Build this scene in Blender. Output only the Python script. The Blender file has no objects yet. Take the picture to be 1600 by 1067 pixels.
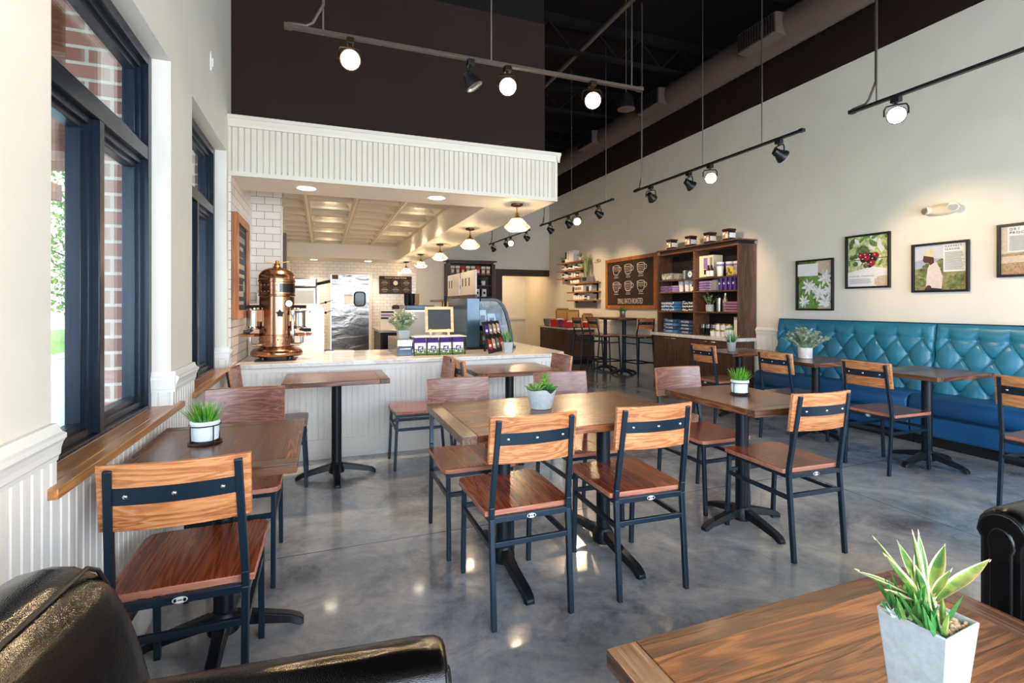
import bpy, bmesh, math, random
from mathutils import Vector, Matrix
R = math.radians
random.seed(11)
SC = bpy.context.scene
COL = SC.collection

# ---------------------------------------------------------------- materials
def hexc(h, a=1.0):
    h = h.lstrip('#')
    out = []
    for i in (0, 2, 4):
        c = int(h[i:i+2], 16) / 255.0
        out.append(c / 12.92 if c <= 0.04045 else ((c + 0.055) / 1.055) ** 2.4)
    return (out[0], out[1], out[2], a)

class NT:
    def __init__(self, name):
        self.m = bpy.data.materials.new(name)
        self.m.use_nodes = True
        self.t = self.m.node_tree
        self.t.nodes.clear()
        self.out = self.n('ShaderNodeOutputMaterial')
        self.p = self.n('ShaderNodeBsdfPrincipled')
        self.t.links.new(self.p.outputs[0], self.out.inputs[0])
    def n(self, typ, **kw):
        nd = self.t.nodes.new(typ)
        for k, v in kw.items():
            setattr(nd, k, v)
        return nd
    def l(self, a, b):
        self.t.links.new(a, b)
    def set(self, nd, **kw):
        for k, v in kw.items():
            nd.inputs[k.replace('_', ' ')].default_value = v
        return nd
    def coord(self, scale=(1, 1, 1), rand=True, kind='Object'):
        tc = self.n('ShaderNodeTexCoord')
        src = tc.outputs[kind]
        if rand:
            oi = self.n('ShaderNodeObjectInfo')
            mul = self.n('ShaderNodeMath', operation='MULTIPLY')
            mul.inputs[1].default_value = 37.0
            self.l(oi.outputs['Random'], mul.inputs[0])
            add = self.n('ShaderNodeVectorMath', operation='ADD')
            self.l(src, add.inputs[0]); self.l(mul.outputs[0], add.inputs[1])
            src = add.outputs[0]
        mp = self.n('ShaderNodeMapping')
        mp.inputs['Scale'].default_value = scale
        self.l(src, mp.inputs[0])
        return mp.outputs[0]
    def noise(self, vec, scale=5, detail=4, rough=0.5, dist=0.0):
        nd = self.n('ShaderNodeTexNoise')
        self.l(vec, nd.inputs['Vector'])
        nd.inputs['Scale'].default_value = scale
        nd.inputs['Detail'].default_value = detail
        nd.inputs['Roughness'].default_value = rough
        nd.inputs['Distortion'].default_value = dist
        return nd.outputs[0]
    def ramp(self, fac, stops):
        nd = self.n('ShaderNodeValToRGB')
        el = nd.color_ramp.elements
        while len(el) < len(stops):
            el.new(0.5)
        for e, (p, c) in zip(el, stops):
            e.position = p
            e.color = c if len(c) == 4 else (*c, 1)
        self.l(fac, nd.inputs[0])
        return nd.outputs[0]
    def mix(self, fac, a, b, mode='MIX'):
        nd = self.n('ShaderNodeMix', data_type='RGBA', blend_type=mode)
        for sock, v in ((nd.inputs[0], fac), (nd.inputs[6], a), (nd.inputs[7], b)):
            if hasattr(v, 'is_output'):
                self.l(v, sock)
            else:
                sock.default_value = v
        return nd.outputs[2]
    def math(self, op, a, b=0.0):
        nd = self.n('ShaderNodeMath', operation=op)
        for i, v in enumerate((a, b)):
            if hasattr(v, 'is_output'):
                self.l(v, nd.inputs[i])
            else:
                nd.inputs[i].default_value = v
        return nd.outputs[0]
    def bump(self, h, strength=0.2, dist=0.01):
        nd = self.n('ShaderNodeBump')
        nd.inputs['Strength'].default_value = strength
        nd.inputs['Distance'].default_value = dist
        self.l(h, nd.inputs['Height'])
        self.l(nd.outputs[0], self.p.inputs['Normal'])

def plain(name, col, rough=0.5, metal=0.0, var=0.0, bump=0.0, vscale=30, coat=0.0, spec=None, emit=None, es=1.0, trans=0.0, ior=1.45):
    k = NT(name)
    c = hexc(col) if isinstance(col, str) else (*col, 1)
    k.p.inputs['Base Color'].default_value = c
    k.p.inputs['Roughness'].default_value = rough
    k.p.inputs['Metallic'].default_value = metal
    k.p.inputs['Coat Weight'].default_value = coat
    k.p.inputs['IOR'].default_value = ior
    if spec is not None:
        k.p.inputs['Specular IOR Level'].default_value = spec
    if trans:
        k.p.inputs['Transmission Weight'].default_value = trans
    if emit:
        k.p.inputs['Emission Color'].default_value = hexc(emit)
        k.p.inputs['Emission Strength'].default_value = es
    if var or bump:
        v = k.coord()
        nz = k.noise(v, vscale, 5, 0.6)
        if var:
            lo = tuple(x * (1 - var) for x in c[:3]); hi = tuple(min(1, x * (1 + var)) for x in c[:3])
            k.l(k.ramp(nz, [(0.3, lo), (0.7, hi)]), k.p.inputs['Base Color'])
        if bump:
            k.bump(nz, bump, 0.01)
    return k.m

def wood(name, dark, mid, light, along='X', scale=1.0, rough=0.35, plank=0.0, across='Y', ring=9.0, bump=0.15, pores=0.6, coat=0.0, contrast=1.0):
    k = NT(name)
    tc = k.n('ShaderNodeTexCoord')
    oi = k.n('ShaderNodeObjectInfo')
    sep = k.n('ShaderNodeSeparateXYZ')
    k.l(tc.outputs['Object'], sep.inputs[0])
    ax = {'X': 0, 'Y': 1, 'Z': 2}
    A = sep.outputs[ax[along]]
    B = sep.outputs[ax[across]]
    Cx = sep.outputs[[i for i in range(3) if i not in (ax[along], ax[across])][0]]
    rnd = k.math('MULTIPLY', oi.outputs['Random'], 23.0)
    off = rnd
    if plank:
        idx = k.math('FLOOR', k.math('DIVIDE', B, plank))
        wn = k.n('ShaderNodeTexWhiteNoise', noise_dimensions='1D')
        k.l(k.math('ADD', idx, k.math('FLOOR', rnd)), wn.inputs['W'])
        off = k.math('ADD', rnd, k.math('MULTIPLY', wn.outputs['Value'], 17.0))
    com = k.n('ShaderNodeCombineXYZ')
    k.l(k.math('ADD', k.math('MULTIPLY', A, 0.42 * scale), off), com.inputs[0])
    k.l(k.math('ADD', k.math('MULTIPLY', B, 6.0 * scale), off), com.inputs[1])
    k.l(k.math('MULTIPLY', Cx, 5.0 * scale), com.inputs[2])
    warp = k.noise(com.outputs[0], 1.6, 3, 0.55, 0.4)
    rings = k.math('SINE', k.math('MULTIPLY', warp, ring * 9.5))
    rings = k.math('ADD', k.math('MULTIPLY', rings, 0.5), 0.5)
    com2 = k.n('ShaderNodeCombineXYZ')
    k.l(k.math('ADD', k.math('MULTIPLY', A, 7.0 * scale), off), com2.inputs[0])
    k.l(k.math('MULTIPLY', B, 190.0 * scale), com2.inputs[1])
    k.l(k.math('MULTIPLY', Cx, 190.0 * scale), com2.inputs[2])
    fine = k.noise(com2.outputs[0], 1.0, 3, 0.6)
    broad = k.noise(com.outputs[0], 1.0, 2, 0.5)
    v = k.math('ADD', k.math('MULTIPLY', rings, 0.24 * contrast), k.math('ADD', k.math('MULTIPLY', broad, 0.55), k.math('MULTIPLY', fine, 0.42)))
    col = k.ramp(v, [(0.28, hexc(dark)), (0.58, hexc(mid)), (0.92, hexc(light))])
    if plank:
        tone = k.ramp(wn.outputs['Value'], [(0.0, (0.62, 0.6, 0.6)), (1.0, (1.25, 1.2, 1.15))])
        col = k.mix(1.0, col, tone, 'MULTIPLY')
        fr = k.math('FRACT', k.math('DIVIDE', B, plank))
        gap = k.math('LESS_THAN', k.math('ABSOLUTE', k.math('SUBTRACT', fr, 0.5)), 0.486)
        gcol = k.mix(gap, (0.25, 0.22, 0.2, 1), (1, 1, 1, 1))
        col = k.mix(1.0, col, gcol, 'MULTIPLY')
    k.l(col, k.p.inputs['Base Color'])
    k.p.inputs['Roughness'].default_value = rough
    k.p.inputs['Coat Weight'].default_value = coat
    k.p.inputs['Coat Roughness'].default_value = 0.15
    k.bump(k.math('ADD', k.math('MULTIPLY', fine, pores), k.math('MULTIPLY', rings, 0.3)), bump, 0.004)
    return k.m

def brick(name, c1, c2, mortar, w, h, msize=0.006, rough=0.3, bump=0.3, var=0.3, offset=0.5):
    """running-bond courses on vertical faces in either direction (x+y across, z up)"""
    k = NT(name)
    tc = k.n('ShaderNodeTexCoord')
    sep = k.n('ShaderNodeSeparateXYZ')
    k.l(tc.outputs['Object'], sep.inputs[0])
    com = k.n('ShaderNodeCombineXYZ')
    k.l(k.math('ADD', sep.outputs[0], sep.outputs[1]), com.inputs[0])
    k.l(sep.outputs[2], com.inputs[1])
    b = k.n('ShaderNodeTexBrick', offset=offset)
    k.l(com.outputs[0], b.inputs['Vector'])
    b.inputs['Color1'].default_value = hexc(c1)
    b.inputs['Color2'].default_value = hexc(c2)
    b.inputs['Mortar'].default_value = hexc(mortar)
    b.inputs['Scale'].default_value = 1.0
    b.inputs['Mortar Size'].default_value = msize
    b.inputs['Mortar Smooth'].default_value = 0.3
    b.inputs['Bias'].default_value = 0.0
    b.inputs['Brick Width'].default_value = w
    b.inputs['Row Height'].default_value = h
    k.l(b.outputs['Color'], k.p.inputs['Base Color'])
    k.p.inputs['Roughness'].default_value = rough
    inv = k.math('SUBTRACT', 1.0, b.outputs['Fac'])
    k.bump(inv, bump, 0.004)
    return k.m

M = {}
M['cream'] = plain('cream wall paint', '#e2dccf', 0.6, var=0.03, vscale=3)
M['white'] = plain('white trim paint', '#eae8e2', 0.38, var=0.02, vscale=6)
M['fascia'] = plain('warm fascia paint', '#d6ccbc', 0.45, var=0.02, vscale=6)
M['coffer'] = plain('coffer panel', '#cfc4ae', 0.6, var=0.03, vscale=6)
M['soffit'] = plain('soffit paint', '#e6dfd2', 0.55)
M['dark'] = plain('dark brown paint', '#2a1d17', 0.75, var=0.1, vscale=2, spec=0.2)
M['darker'] = plain('near black ceiling paint', '#140f0d', 0.8, var=0.15, vscale=3, spec=0.2)
M['duct'] = plain('dark painted duct', '#594941', 0.5, var=0.1, vscale=4)
M['blackmetal'] = plain('black powder coated steel', '#1f2f3d', 0.3, 0.4, bump=0.03, vscale=220)
M['iron'] = plain('black cast iron', '#131b23', 0.38, 0.3, bump=0.08, vscale=160)
M['navyframe'] = plain('dark blue black window aluminium', '#17222f', 0.28, 0.3)
M['chrome'] = plain('chrome', '#d5d6d6', 0.14, 1.0)
M['steel'] = plain('brushed stainless steel', '#b9b6b0', 0.28, 1.0, var=0.08, vscale=40)
M['copper'] = plain('polished copper', '#ab7d60', 0.22, 1.0, var=0.22, vscale=7)
M['brass'] = plain('brass', '#a98248', 0.3, 1.0)
M['bronze'] = plain('dark bronze', '#4a382a', 0.35, 0.9)
M['black'] = plain('black plastic', '#131416', 0.4)
M['blackgloss'] = plain('black gloss', '#101216', 0.12)
M['rubber'] = plain('dark grey rubber', '#23262b', 0.6)
M['marble'] = None
M['concretepot'] = plain('pale concrete', '#a9afb1', 0.75, var=0.12, bump=0.18, vscale=60)
M['whitepot'] = plain('white glazed pot', '#dfe6ea', 0.45, var=0.05, bump=0.1, vscale=120)
M['soil'] = plain('dark soil', '#2c2119', 0.9, bump=0.5, vscale=200)
M['pebble'] = plain('cream pebbles', '#cdb08f', 0.6, var=0.2, vscale=80)
M['grass1'] = plain('bright green leaf', '#63a02c', 0.45, var=0.3, vscale=40)
M['grass2'] = plain('deep green leaf', '#3f7d3a', 0.45, var=0.35, vscale=40)
M['olive'] = plain('grey green leaf', '#a3b488', 0.55, var=0.3, vscale=60)
M['eucal'] = plain('pale dusty green leaf', '#c6d4ca', 0.6, var=0.25, vscale=60)
def mk_agave():
    k = NT('striped agave leaf')
    v = k.coord((1, 1, 1))
    n = k.noise(v, 16, 3, 0.5, 0.3)
    k.l(k.ramp(n, [(0.3, hexc('#2f5f33')), (0.46, hexc('#5f8c3f')), (0.58, hexc('#9db558')), (0.72, hexc('#d8dca8'))]), k.p.inputs['Base Color'])
    k.p.inputs['Roughness'].default_value = 0.4
    return k.m
M['agave'] = mk_agave()
M['succ'] = plain('succulent leaf', '#7f9a52', 0.45, var=0.3, vscale=50)
M['leaftip'] = plain('cream leaf', '#d9cfa5', 0.5, var=0.2, vscale=60)
M['reed'] = plain('yellow green reed', '#7c8a3a', 0.5, var=0.4, vscale=40)
M['purple'] = plain('purple print', '#4b2a7c', 0.4, var=0.1)
M['violet'] = plain('light violet print', '#8d6fb5', 0.5)
M['lilac'] = plain('lilac cotton', '#a78fb8', 0.85, var=0.12, vscale=90)
M['mauve'] = plain('mauve cotton', '#94647f', 0.85, var=0.12, vscale=90)
M['navy'] = plain('navy cotton', '#27426e', 0.85, var=0.15, vscale=90)
M['steelblue'] = plain('washed blue cotton', '#4674a8', 0.85, var=0.15, vscale=90)
M['greycotton'] = plain('grey cotton', '#8b8a86', 0.85, var=0.15, vscale=90)
M['blackcotton'] = plain('black cotton', '#25262b', 0.85, var=0.15, vscale=90)
M['yellowcotton'] = plain('yellow cotton', '#c8b04a', 0.85, var=0.15, vscale=90)
M['red'] = plain('red card', '#c02a2c', 0.5, var=0.05)
M['kraft'] = plain('kraft card', '#b08a5e', 0.8, var=0.08)
M['paper'] = plain('white paper', '#e9e5de', 0.7)
M['ink'] = plain('dark ink', '#2b2928', 0.8)
M['greyink'] = plain('grey ink', '#9c968e', 0.8)
M['chalk'] = plain('chalk white', '#e9ddcf', 0.9)
M['board'] = plain('chalkboard brown', '#38271e', 0.75, var=0.12, vscale=12)
M['slate'] = plain('chalkboard slate', '#232c35', 0.6, var=0.15, vscale=10)
M['jar'] = plain('dark jar', '#2a1b1c', 0.25)
M['plum'] = plain('plum lid', '#3a1622', 0.3)
M['amber'] = plain('amber glass', '#3a1f12', 0.1)
M['goldlid'] = plain('gold lid', '#b39a5a', 0.35, 0.8)
M['greenlid'] = plain('green carton', '#6f9a4a', 0.5)
M['carton'] = plain('printed carton', '#dcd8c8', 0.55, var=0.05, vscale=30)
M['cup'] = plain('white cup', '#e4e6e6', 0.25)
M['vase'] = plain('pale steel bottle', '#b9b0a0', 0.25, 0.8)
M['fabricwhite'] = plain('white print', '#e6e6e8', 0.8)
M['plate'] = plain('almond plastic', '#ddd3bd', 0.4)
M['offwhite'] = plain('white plastic', '#e4e2dc', 0.35)
M['casedark'] = plain('blue grey case panel', '#3b5468', 0.22, 0.2, var=0.15, vscale=4)
M['caseblack'] = plain('case black trim', '#161b22', 0.3, 0.3)
M['beanfield'] = plain('print beans', '#a98a6a', 0.8, var=0.45, vscale=70)
M['printsand'] = plain('print sand', '#cdb9a0', 0.8, var=0.15, vscale=40)
M['printsky'] = plain('print pale sky', '#c9cbd0', 0.8, var=0.05, vscale=6)
M['printhill'] = plain('print blue hill', '#a9aeb6', 0.8, var=0.08, vscale=12)
M['printbush'] = plain('print bushes', '#8a8458', 0.8, var=0.55, vscale=28)
M['printgreen'] = plain('print dark foliage', '#687344', 0.8, var=0.7, vscale=26)
M['printleaf'] = plain('print leaf', '#6f9446', 0.8, var=0.3, vscale=40)
M['printlime'] = plain('print lime', '#c3c88a', 0.8, var=0.5, vscale=30)
M['printwhite'] = plain('print white', '#ece9e6', 0.8, var=0.05, vscale=60)
M['printred'] = plain('print berry red', '#a3222a', 0.7, var=0.3, vscale=50)
M['printskin'] = plain('print brown skin', '#54352a', 0.8)
M['printshirt'] = plain('print shirt', '#d9cdc2', 0.8, var=0.08, vscale=30)
M['printhat'] = plain('print hat', '#d6cba8', 0.8, var=0.06, vscale=30)
M['grassland'] = plain('mown grass', '#6f8f3a', 0.9, var=0.35, vscale=8)
M['asphalt'] = plain('pale asphalt', '#9fb0b8', 0.85, var=0.12, vscale=5)
M['kerb'] = plain('concrete kerb', '#c2c0b8', 0.85, var=0.1)
M['treefol'] = plain('tree foliage', '#7d9448', 0.7, var=0.4, vscale=6)
M['bark'] = plain('tree bark', '#6b5a48', 0.9, var=0.2)
M['grille'] = plain('speaker grille', '#3f332d', 0.6)
M['bulb'] = plain('lit lamp face', '#fff1dc', 0.4, emit='#ffe3ba', es=14.0)
M['can'] = plain('lit downlight lens', '#fff6e6', 0.4, emit='#fff0da', es=9.0)
M['filament'] = plain('lit filament bulb', '#ffe9c4', 0.4, emit='#ffe2b4', es=20.0)
M['reflector'] = plain('lamp reflector', '#cfcac2', 0.2, 0.9)
M['screenwhite'] = plain('cool white board', '#eef2f8', 0.4)
M['railgrey'] = plain('grey bronze rail', '#5b4f47', 0.4, 0.5)
M['heater'] = plain('seat badge white', '#dcdcd8', 0.4)

def glassmat(name, tint='#ffffff', rough=0.0, mixv=1.45):
    k = NT(name)
    tr = k.n('ShaderNodeBsdfTransparent'); tr.inputs[0].default_value = hexc(tint)
    gl = k.n('ShaderNodeBsdfGlossy'); gl.inputs['Roughness'].default_value = rough
    fr = k.n('ShaderNodeFresnel'); fr.inputs[0].default_value = mixv
    mx = k.n('ShaderNodeMixShader')
    sc = k.math('MINIMUM', k.math('ADD', fr.outputs[0], 0.0), 0.6)
    k.l(sc, mx.inputs[0]); k.l(tr.outputs[0], mx.inputs[1]); k.l(gl.outputs[0], mx.inputs[2])
    k.l(mx.outputs[0], k.out.inputs[0])
    k.t.nodes.remove(k.p)
    return k.m
M['pane'] = glassmat('window glass', '#f4fafb')
def mk_shade():
    k = NT('clear ribbed lamp glass')
    tr = k.n('ShaderNodeBsdfTransparent'); tr.inputs[0].default_value = hexc('#fcf8f0')
    tl = k.n('ShaderNodeBsdfTranslucent'); tl.inputs[0].default_value = hexc('#ffffff')
    gl = k.n('ShaderNodeBsdfGlossy'); gl.inputs['Roughness'].default_value = 0.06
    fr = k.n('ShaderNodeFresnel'); fr.inputs[0].default_value = 1.3
    m1 = k.n('ShaderNodeMixShader'); m1.inputs[0].default_value = 0.16
    k.l(tr.outputs[0], m1.inputs[1]); k.l(tl.outputs[0], m1.inputs[2])
    m2 = k.n('ShaderNodeMixShader')
    k.l(fr.outputs[0], m2.inputs[0]); k.l(m1.outputs[0], m2.inputs[1]); k.l(gl.outputs[0], m2.inputs[2])
    k.l(m2.outputs[0], k.out.inputs[0]); k.t.nodes.remove(k.p)
    return k.m
M['shadeglass'] = mk_shade()
M['caseglass'] = glassmat('display case glass', '#e6eff4', 0.0, 1.3)

M['seatedge'] = wood('raw seat edge', '#8a4c34', '#b0715a', '#c58e78', 'X', 1.3, 0.35, across='Z', ring=5)
M['tabletop'] = wood('reclaimed dark oak top', '#27110a', '#68381f', '#9a6240', 'X', 1.2, 0.27, plank=0.118, across='Y', ring=7, bump=0.25, coat=0.12, contrast=1.3)
M['endboard'] = wood('reclaimed end board', '#2b1a12', '#5c3c29', '#7d5a43', 'Y', 1.0, 0.24, across='X', ring=5, bump=0.25, coat=0.2)
M['tableedge'] = wood('dark table edge', '#1f1512', '#4a332a', '#6a4e42', 'X', 1.2, 0.4, across='Z', ring=4)
M['chairback'] = wood('chair back oak', '#7c4224', '#ba7646', '#dda672', 'X', 1.5, 0.35, across='Z', ring=7, bump=0.2, coat=0.15)
M['chairfront'] = wood('chair back front with window sheen', '#4a231a', '#7c4736', '#a87a6c', 'X', 1.5, 0.3, across='Z', ring=6, bump=0.3, coat=0.2)  # purple-brown window reflection put into the front face colour of the oak
M['seat'] = wood('chair seat stained', '#47190c', '#823819', '#ac5c32', 'Y', 1.3, 0.24, across='X', ring=8, bump=0.08, coat=0.3)
M['sillwood'] = wood('oak sill', '#7a4722', '#b0743c', '#d09a5e', 'Y', 1.0, 0.32, across='X', ring=7, coat=0.2)
M['coffeewood'] = wood('weathered coffee table boards', '#1c0d07', '#603419', '#a06b42', 'X', 1.1, 0.36, plank=0.14, across='Y', ring=7, bump=0.7, coat=0.05, contrast=1.0)
M['walnut'] = wood('walnut laminate', '#241611', '#4e3427', '#72503e', 'Z', 1.4, 0.4, across='Y', ring=5, bump=0.08)
M['walnutx'] = wood('walnut laminate front', '#241611', '#4e3427', '#72503e', 'Z', 1.4, 0.4, across='X', ring=5, bump=0.08)
M['walnuth'] = wood('walnut shelf', '#2d1a12', '#5f3c2a', '#84593f', 'Y', 1.2, 0.4, across='X', ring=5, bump=0.08)
M['cabinside'] = plain('dark cabinet interior', '#121014', 0.6, var=0.15, vscale=5)
M['framewood'] = wood('warm oak frame', '#7a431f', '#a8652f', '#c58447', 'Z', 1.4, 0.4, across='Y', ring=6)
M['signwood'] = wood('pine sign frame', '#a58256', '#cdb083', '#e2cda6', 'X', 1.6, 0.5, across='Z', ring=5)
M['darkwood'] = wood('dark door casing', '#21110c', '#3f241a', '#573628', 'Z', 1.0, 0.4, across='X', ring=5)
M['rafter'] = wood('porch timber', '#5a2d1c', '#8a5038', '#b47d5c', 'X', 1.0, 0.6, across='Y', ring=6)
M['tile'] = brick('white subway tile dark grout', '#e6e0d8', '#ded7cd', '#8b8078', 0.15, 0.075, 0.0025, 0.14, 0.35)
M['tileback'] = brick('white subway tile back', '#e4ddd0', '#dcd4c5', '#9a8f7c', 0.15, 0.075, 0.003, 0.16, 0.35)
M['brickwall'] = brick('red brick', '#8f5a4e', '#a87668', '#cfc6ba', 0.2, 0.0765, 0.009, 0.8, 0.5)

def mk_concrete():
    k = NT('polished concrete floor')
    v = k.coord(rand=False)
    n1 = k.noise(v, 0.9, 6, 0.62, 0.6)
    n2 = k.noise(v, 3.1, 8, 0.7, 1.0)
    n3 = k.noise(v, 26, 6, 0.7)
    mixv = k.math('ADD', k.math('MULTIPLY', n1, 0.55), k.math('ADD', k.math('MULTIPLY', n2, 0.4), k.math('MULTIPLY', n3, 0.14)))
    col = k.ramp(mixv, [(0.42, hexc('#666b74')), (0.51, hexc('#9297a0')), (0.585, hexc('#aeb0b2')), (0.69, hexc('#d0cdc7'))])
    sep = k.n('ShaderNodeSeparateXYZ')
    tc = k.n('ShaderNodeTexCoord'); k.l(tc.outputs['Object'], sep.inputs[0])
    def joint(sock, off, pitch):
        fr = k.math('FRACT', k.math('DIVIDE', k.math('ADD', sock, off), pitch))
        return k.math('LESS_THAN', k.math('ABSOLUTE', k.math('SUBTRACT', fr, 0.5)), 0.0035 / pitch)
    j = k.math('MAXIMUM', joint(sep.outputs[1], 1.5 - 2.84 + 6.0, 3.0), joint(sep.outputs[0], 4.5 - 3.45 + 9.0, 9.0))
    col = k.mix(j, col, (0.08, 0.08, 0.08, 1))
    k.l(col, k.p.inputs['Base Color'])
    rr = k.n('ShaderNodeMapRange'); rr.inputs['To Min'].default_value = 0.1; rr.inputs['To Max'].default_value = 0.3
    k.l(n2, rr.inputs[0]); k.l(rr.outputs[0], k.p.inputs['Roughness'])
    k.p.inputs['Coat Weight'].default_value = 0.6
    k.p.inputs['Coat Roughness'].default_value = 0.07
    k.bump(n2, 0.03, 0.01)
    return k.m
M['concrete'] = mk_concrete()

def mk_marble():
    k = NT('pale quartz')
    v = k.coord(rand=False)
    n = k.noise(v, 2.5, 8, 0.6, 2.5)
    col = k.ramp(n, [(0.40, hexc('#e0dbd5')), (0.49, hexc('#d3ccc5')), (0.53, hexc('#e4e0da')), (0.8, hexc('#eae6e0'))])
    k.l(col, k.p.inputs['Base Color'])
    k.p.inputs['Roughness'].default_value = 0.1
    return k.m
M['marble'] = mk_marble()

def mk_leather(name, c1, c2, rough, bs, coat=0.2, sc=90):
    k = NT(name)
    v = k.coord()
    n = k.noise(v, 3.5, 5, 0.6, 0.5)
    g = k.n('ShaderNodeTexVoronoi'); g.inputs['Scale'].default_value = sc * 6
    k.l(v, g.inputs['Vector'])
    w = k.noise(v, 9, 6, 0.65, 1.5)
    k.l(k.ramp(n, [(0.3, hexc(c1)), (0.75, hexc(c2))]), k.p.inputs['Base Color'])
    k.p.inputs['Roughness'].default_value = rough
    k.p.inputs['Coat Weight'].default_value = coat
    k.p.inputs['Coat Roughness'].default_value = 0.12
    k.bump(k.math('ADD', k.math('MULTIPLY', g.outputs['Distance'], 0.25), w), bs, 0.012)
    return k.m
M['leather'] = mk_leather('black brown leather', '#040405', '#080808', 0.13, 0.12, 0.0)
M['leather'].node_tree.nodes['Principled BSDF'].inputs['Specular IOR Level'].default_value = 0.4
M['teal'] = mk_leather('teal leather', '#1b6783', '#2a7f9b', 0.33, 0.08, 0.1)
M['piping'] = plain('dark piping', '#0d0d0f', 0.35)
M['tealdark'] = plain('dark teal piping', '#0c3a50', 0.35)
M['tealbase'] = mk_leather('blue vinyl base', '#124f80', '#175d90', 0.42, 0.12, 0.0)

def mk_stainless_door():
    k = NT('wavy stainless door')
    v = k.coord((1.2, 1, 2.6), rand=False)
    n = k.noise(v, 1.6, 3, 0.5, 1.2)
    k.p.inputs['Base Color'].default_value = hexc('#85827e')
    k.p.inputs['Metallic'].default_value = 1.0
    k.p.inputs['Roughness'].default_value = 0.2
    k.bump(n, 0.16, 0.06)
    return k.m
M['wavy'] = mk_stainless_door()

# ---------------------------------------------------------------- mesh builder
class MB:
    def __init__(self):
        self.bm = bmesh.new()
        self.mi = 0
    def face(self, vs):
        try:
            f = self.bm.faces.new(vs)
            f.material_index = self.mi
            return f
        except ValueError:
            return None
    def poly(self, pts):
        return self.face([self.bm.verts.new(p) for p in pts])
    def box(self, c, s, rz=0.0, rx=0.0, ry=0.0):
        m = Matrix.Translation(Vector(c)) @ Matrix.Rotation(rz, 4, 'Z') @ Matrix.Rotation(ry, 4, 'Y') @ Matrix.Rotation(rx, 4, 'X')
        h = [x / 2 for x in s]
        v = [self.bm.verts.new(m @ Vector((sx * h[0], sy * h[1], sz * h[2]))) for sz in (-1, 1) for sy in (-1, 1) for sx in (-1, 1)]
        for q in ((0, 2, 3, 1), (4, 5, 7, 6), (0, 1, 5, 4), (2, 6, 7, 3), (0, 4, 6, 2), (1, 3, 7, 5)):
            self.face([v[i] for i in q])
        return self
    def bb(self, x0, x1, y0, y1, z0, z1):
        return self.box(((x0+x1)/2, (y0+y1)/2, (z0+z1)/2), (abs(x1-x0), abs(y1-y0), abs(z1-z0)))
    def bar(self, p, q, w, d=None, up=(0, 0, 1)):
        d = d or w
        p, q = Vector(p), Vector(q)
        t = (q - p).normalized()
        u = Vector(up)
        if abs(t.dot(u)) > 0.95:
            u = Vector((0, 1, 0))
        a = t.cross(u).normalized(); b = a.cross(t).normalized()
        r = []
        for e in (p, q):
            r.append([self.bm.verts.new(e + a * (sx * w / 2) + b * (sy * d / 2)) for sx, sy in ((-1, -1), (1, -1), (1, 1), (-1, 1))])
        for i in range(4):
            self.face([r[0][i], r[0][(i+1) % 4], r[1][(i+1) % 4], r[1][i]])
        self.face(r[0][::-1]); self.face(r[1])
        return self
    def loft(self, rings, cap=True, closed=False):
        vr = [[self.bm.verts.new(p) for p in r] for r in rings]
        n = len(vr[0])
        rng = range(len(vr)) if closed else range(len(vr) - 1)
        for i in rng:
            j = (i + 1) % len(vr)
            for k in range(n):
                self.face([vr[i][k], vr[i][(k+1) % n], vr[j][(k+1) % n], vr[j][k]])
        if cap and not closed:
            self.face(vr[0][::-1]); self.face(vr[-1])
        return self
    def tube(self, pts, r, n=8, closed=False):
        pts = [Vector(p) for p in pts]
        m = len(pts)
        rings = []
        prev = None
        for i in range(m):
            if closed:
                t = (pts[(i+1) % m] - pts[i-1]).normalized()
            else:
                t = (pts[min(i+1, m-1)] - pts[max(i-1, 0)]).normalized()
            if prev is None:
                a = t.cross(Vector((0, 0, 1)) if abs(t.z) < 0.9 else Vector((1, 0, 0))).normalized()
            else:
                a = (prev - t * prev.dot(t)).normalized()
            prev = a
            b = t.cross(a)
            rr = r[i] if isinstance(r, (list, tuple)) else r
            rings.append([pts[i] + a * (rr * math.cos(2*math.pi*k/n)) + b * (rr * math.sin(2*math.pi*k/n)) for k in range(n)])
        return self.loft(rings, closed=closed)
    def cyl(self, p, q, r, n=20, r2=None):
        return self.tube([p, q], [r, r if r2 is None else r2], n)
    def lathe(self, prof, c=(0, 0, 0), n=28, cap=True, sx=1.0, sy=1.0):
        c = Vector(c)
        rings = [[c + Vector((r*sx*math.cos(2*math.pi*k/n), r*sy*math.sin(2*math.pi*k/n), z)) for k in range(n)] for r, z in prof]
        return self.loft(rings, cap=cap)
    def prism(self, poly, axis, d0, d1):
        """poly in the other two axes, in order (x,y)/(x,z)/(y,z)"""
        def P(a, b, d):
            return (d, a, b) if axis == 'x' else ((a, d, b) if axis == 'y' else (a, b, d))
        return self.loft([[P(a, b, d0) for a, b in poly], [P(a, b, d1) for a, b in poly]])
    def ball(self, c, r, n=10, m=6, rot=None):
        rr = r if isinstance(r, (tuple, list)) else (r, r, r)
        rings = []
        for i in range(m + 1):
            a = -math.pi/2 + math.pi * i / m
            q = max(math.cos(a), 0.02)
            ring = []
            for k in range(n):
                v = Vector((rr[0]*q*math.cos(2*math.pi*k/n), rr[1]*q*math.sin(2*math.pi*k/n), rr[2]*math.sin(a)))
                if rot is not None:
                    v = rot @ v
                ring.append(Vector(c) + v)
            rings.append(ring)
        return self.loft(rings)
    def grid(self, f, nu, nv):
        v = [[self.bm.verts.new(f(i/nu, j/nv)) for j in range(nv+1)] for i in range(nu+1)]
        for i in range(nu):
            for j in range(nv):
                self.face([v[i][j], v[i+1][j], v[i+1][j+1], v[i][j+1]])
        return self
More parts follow.
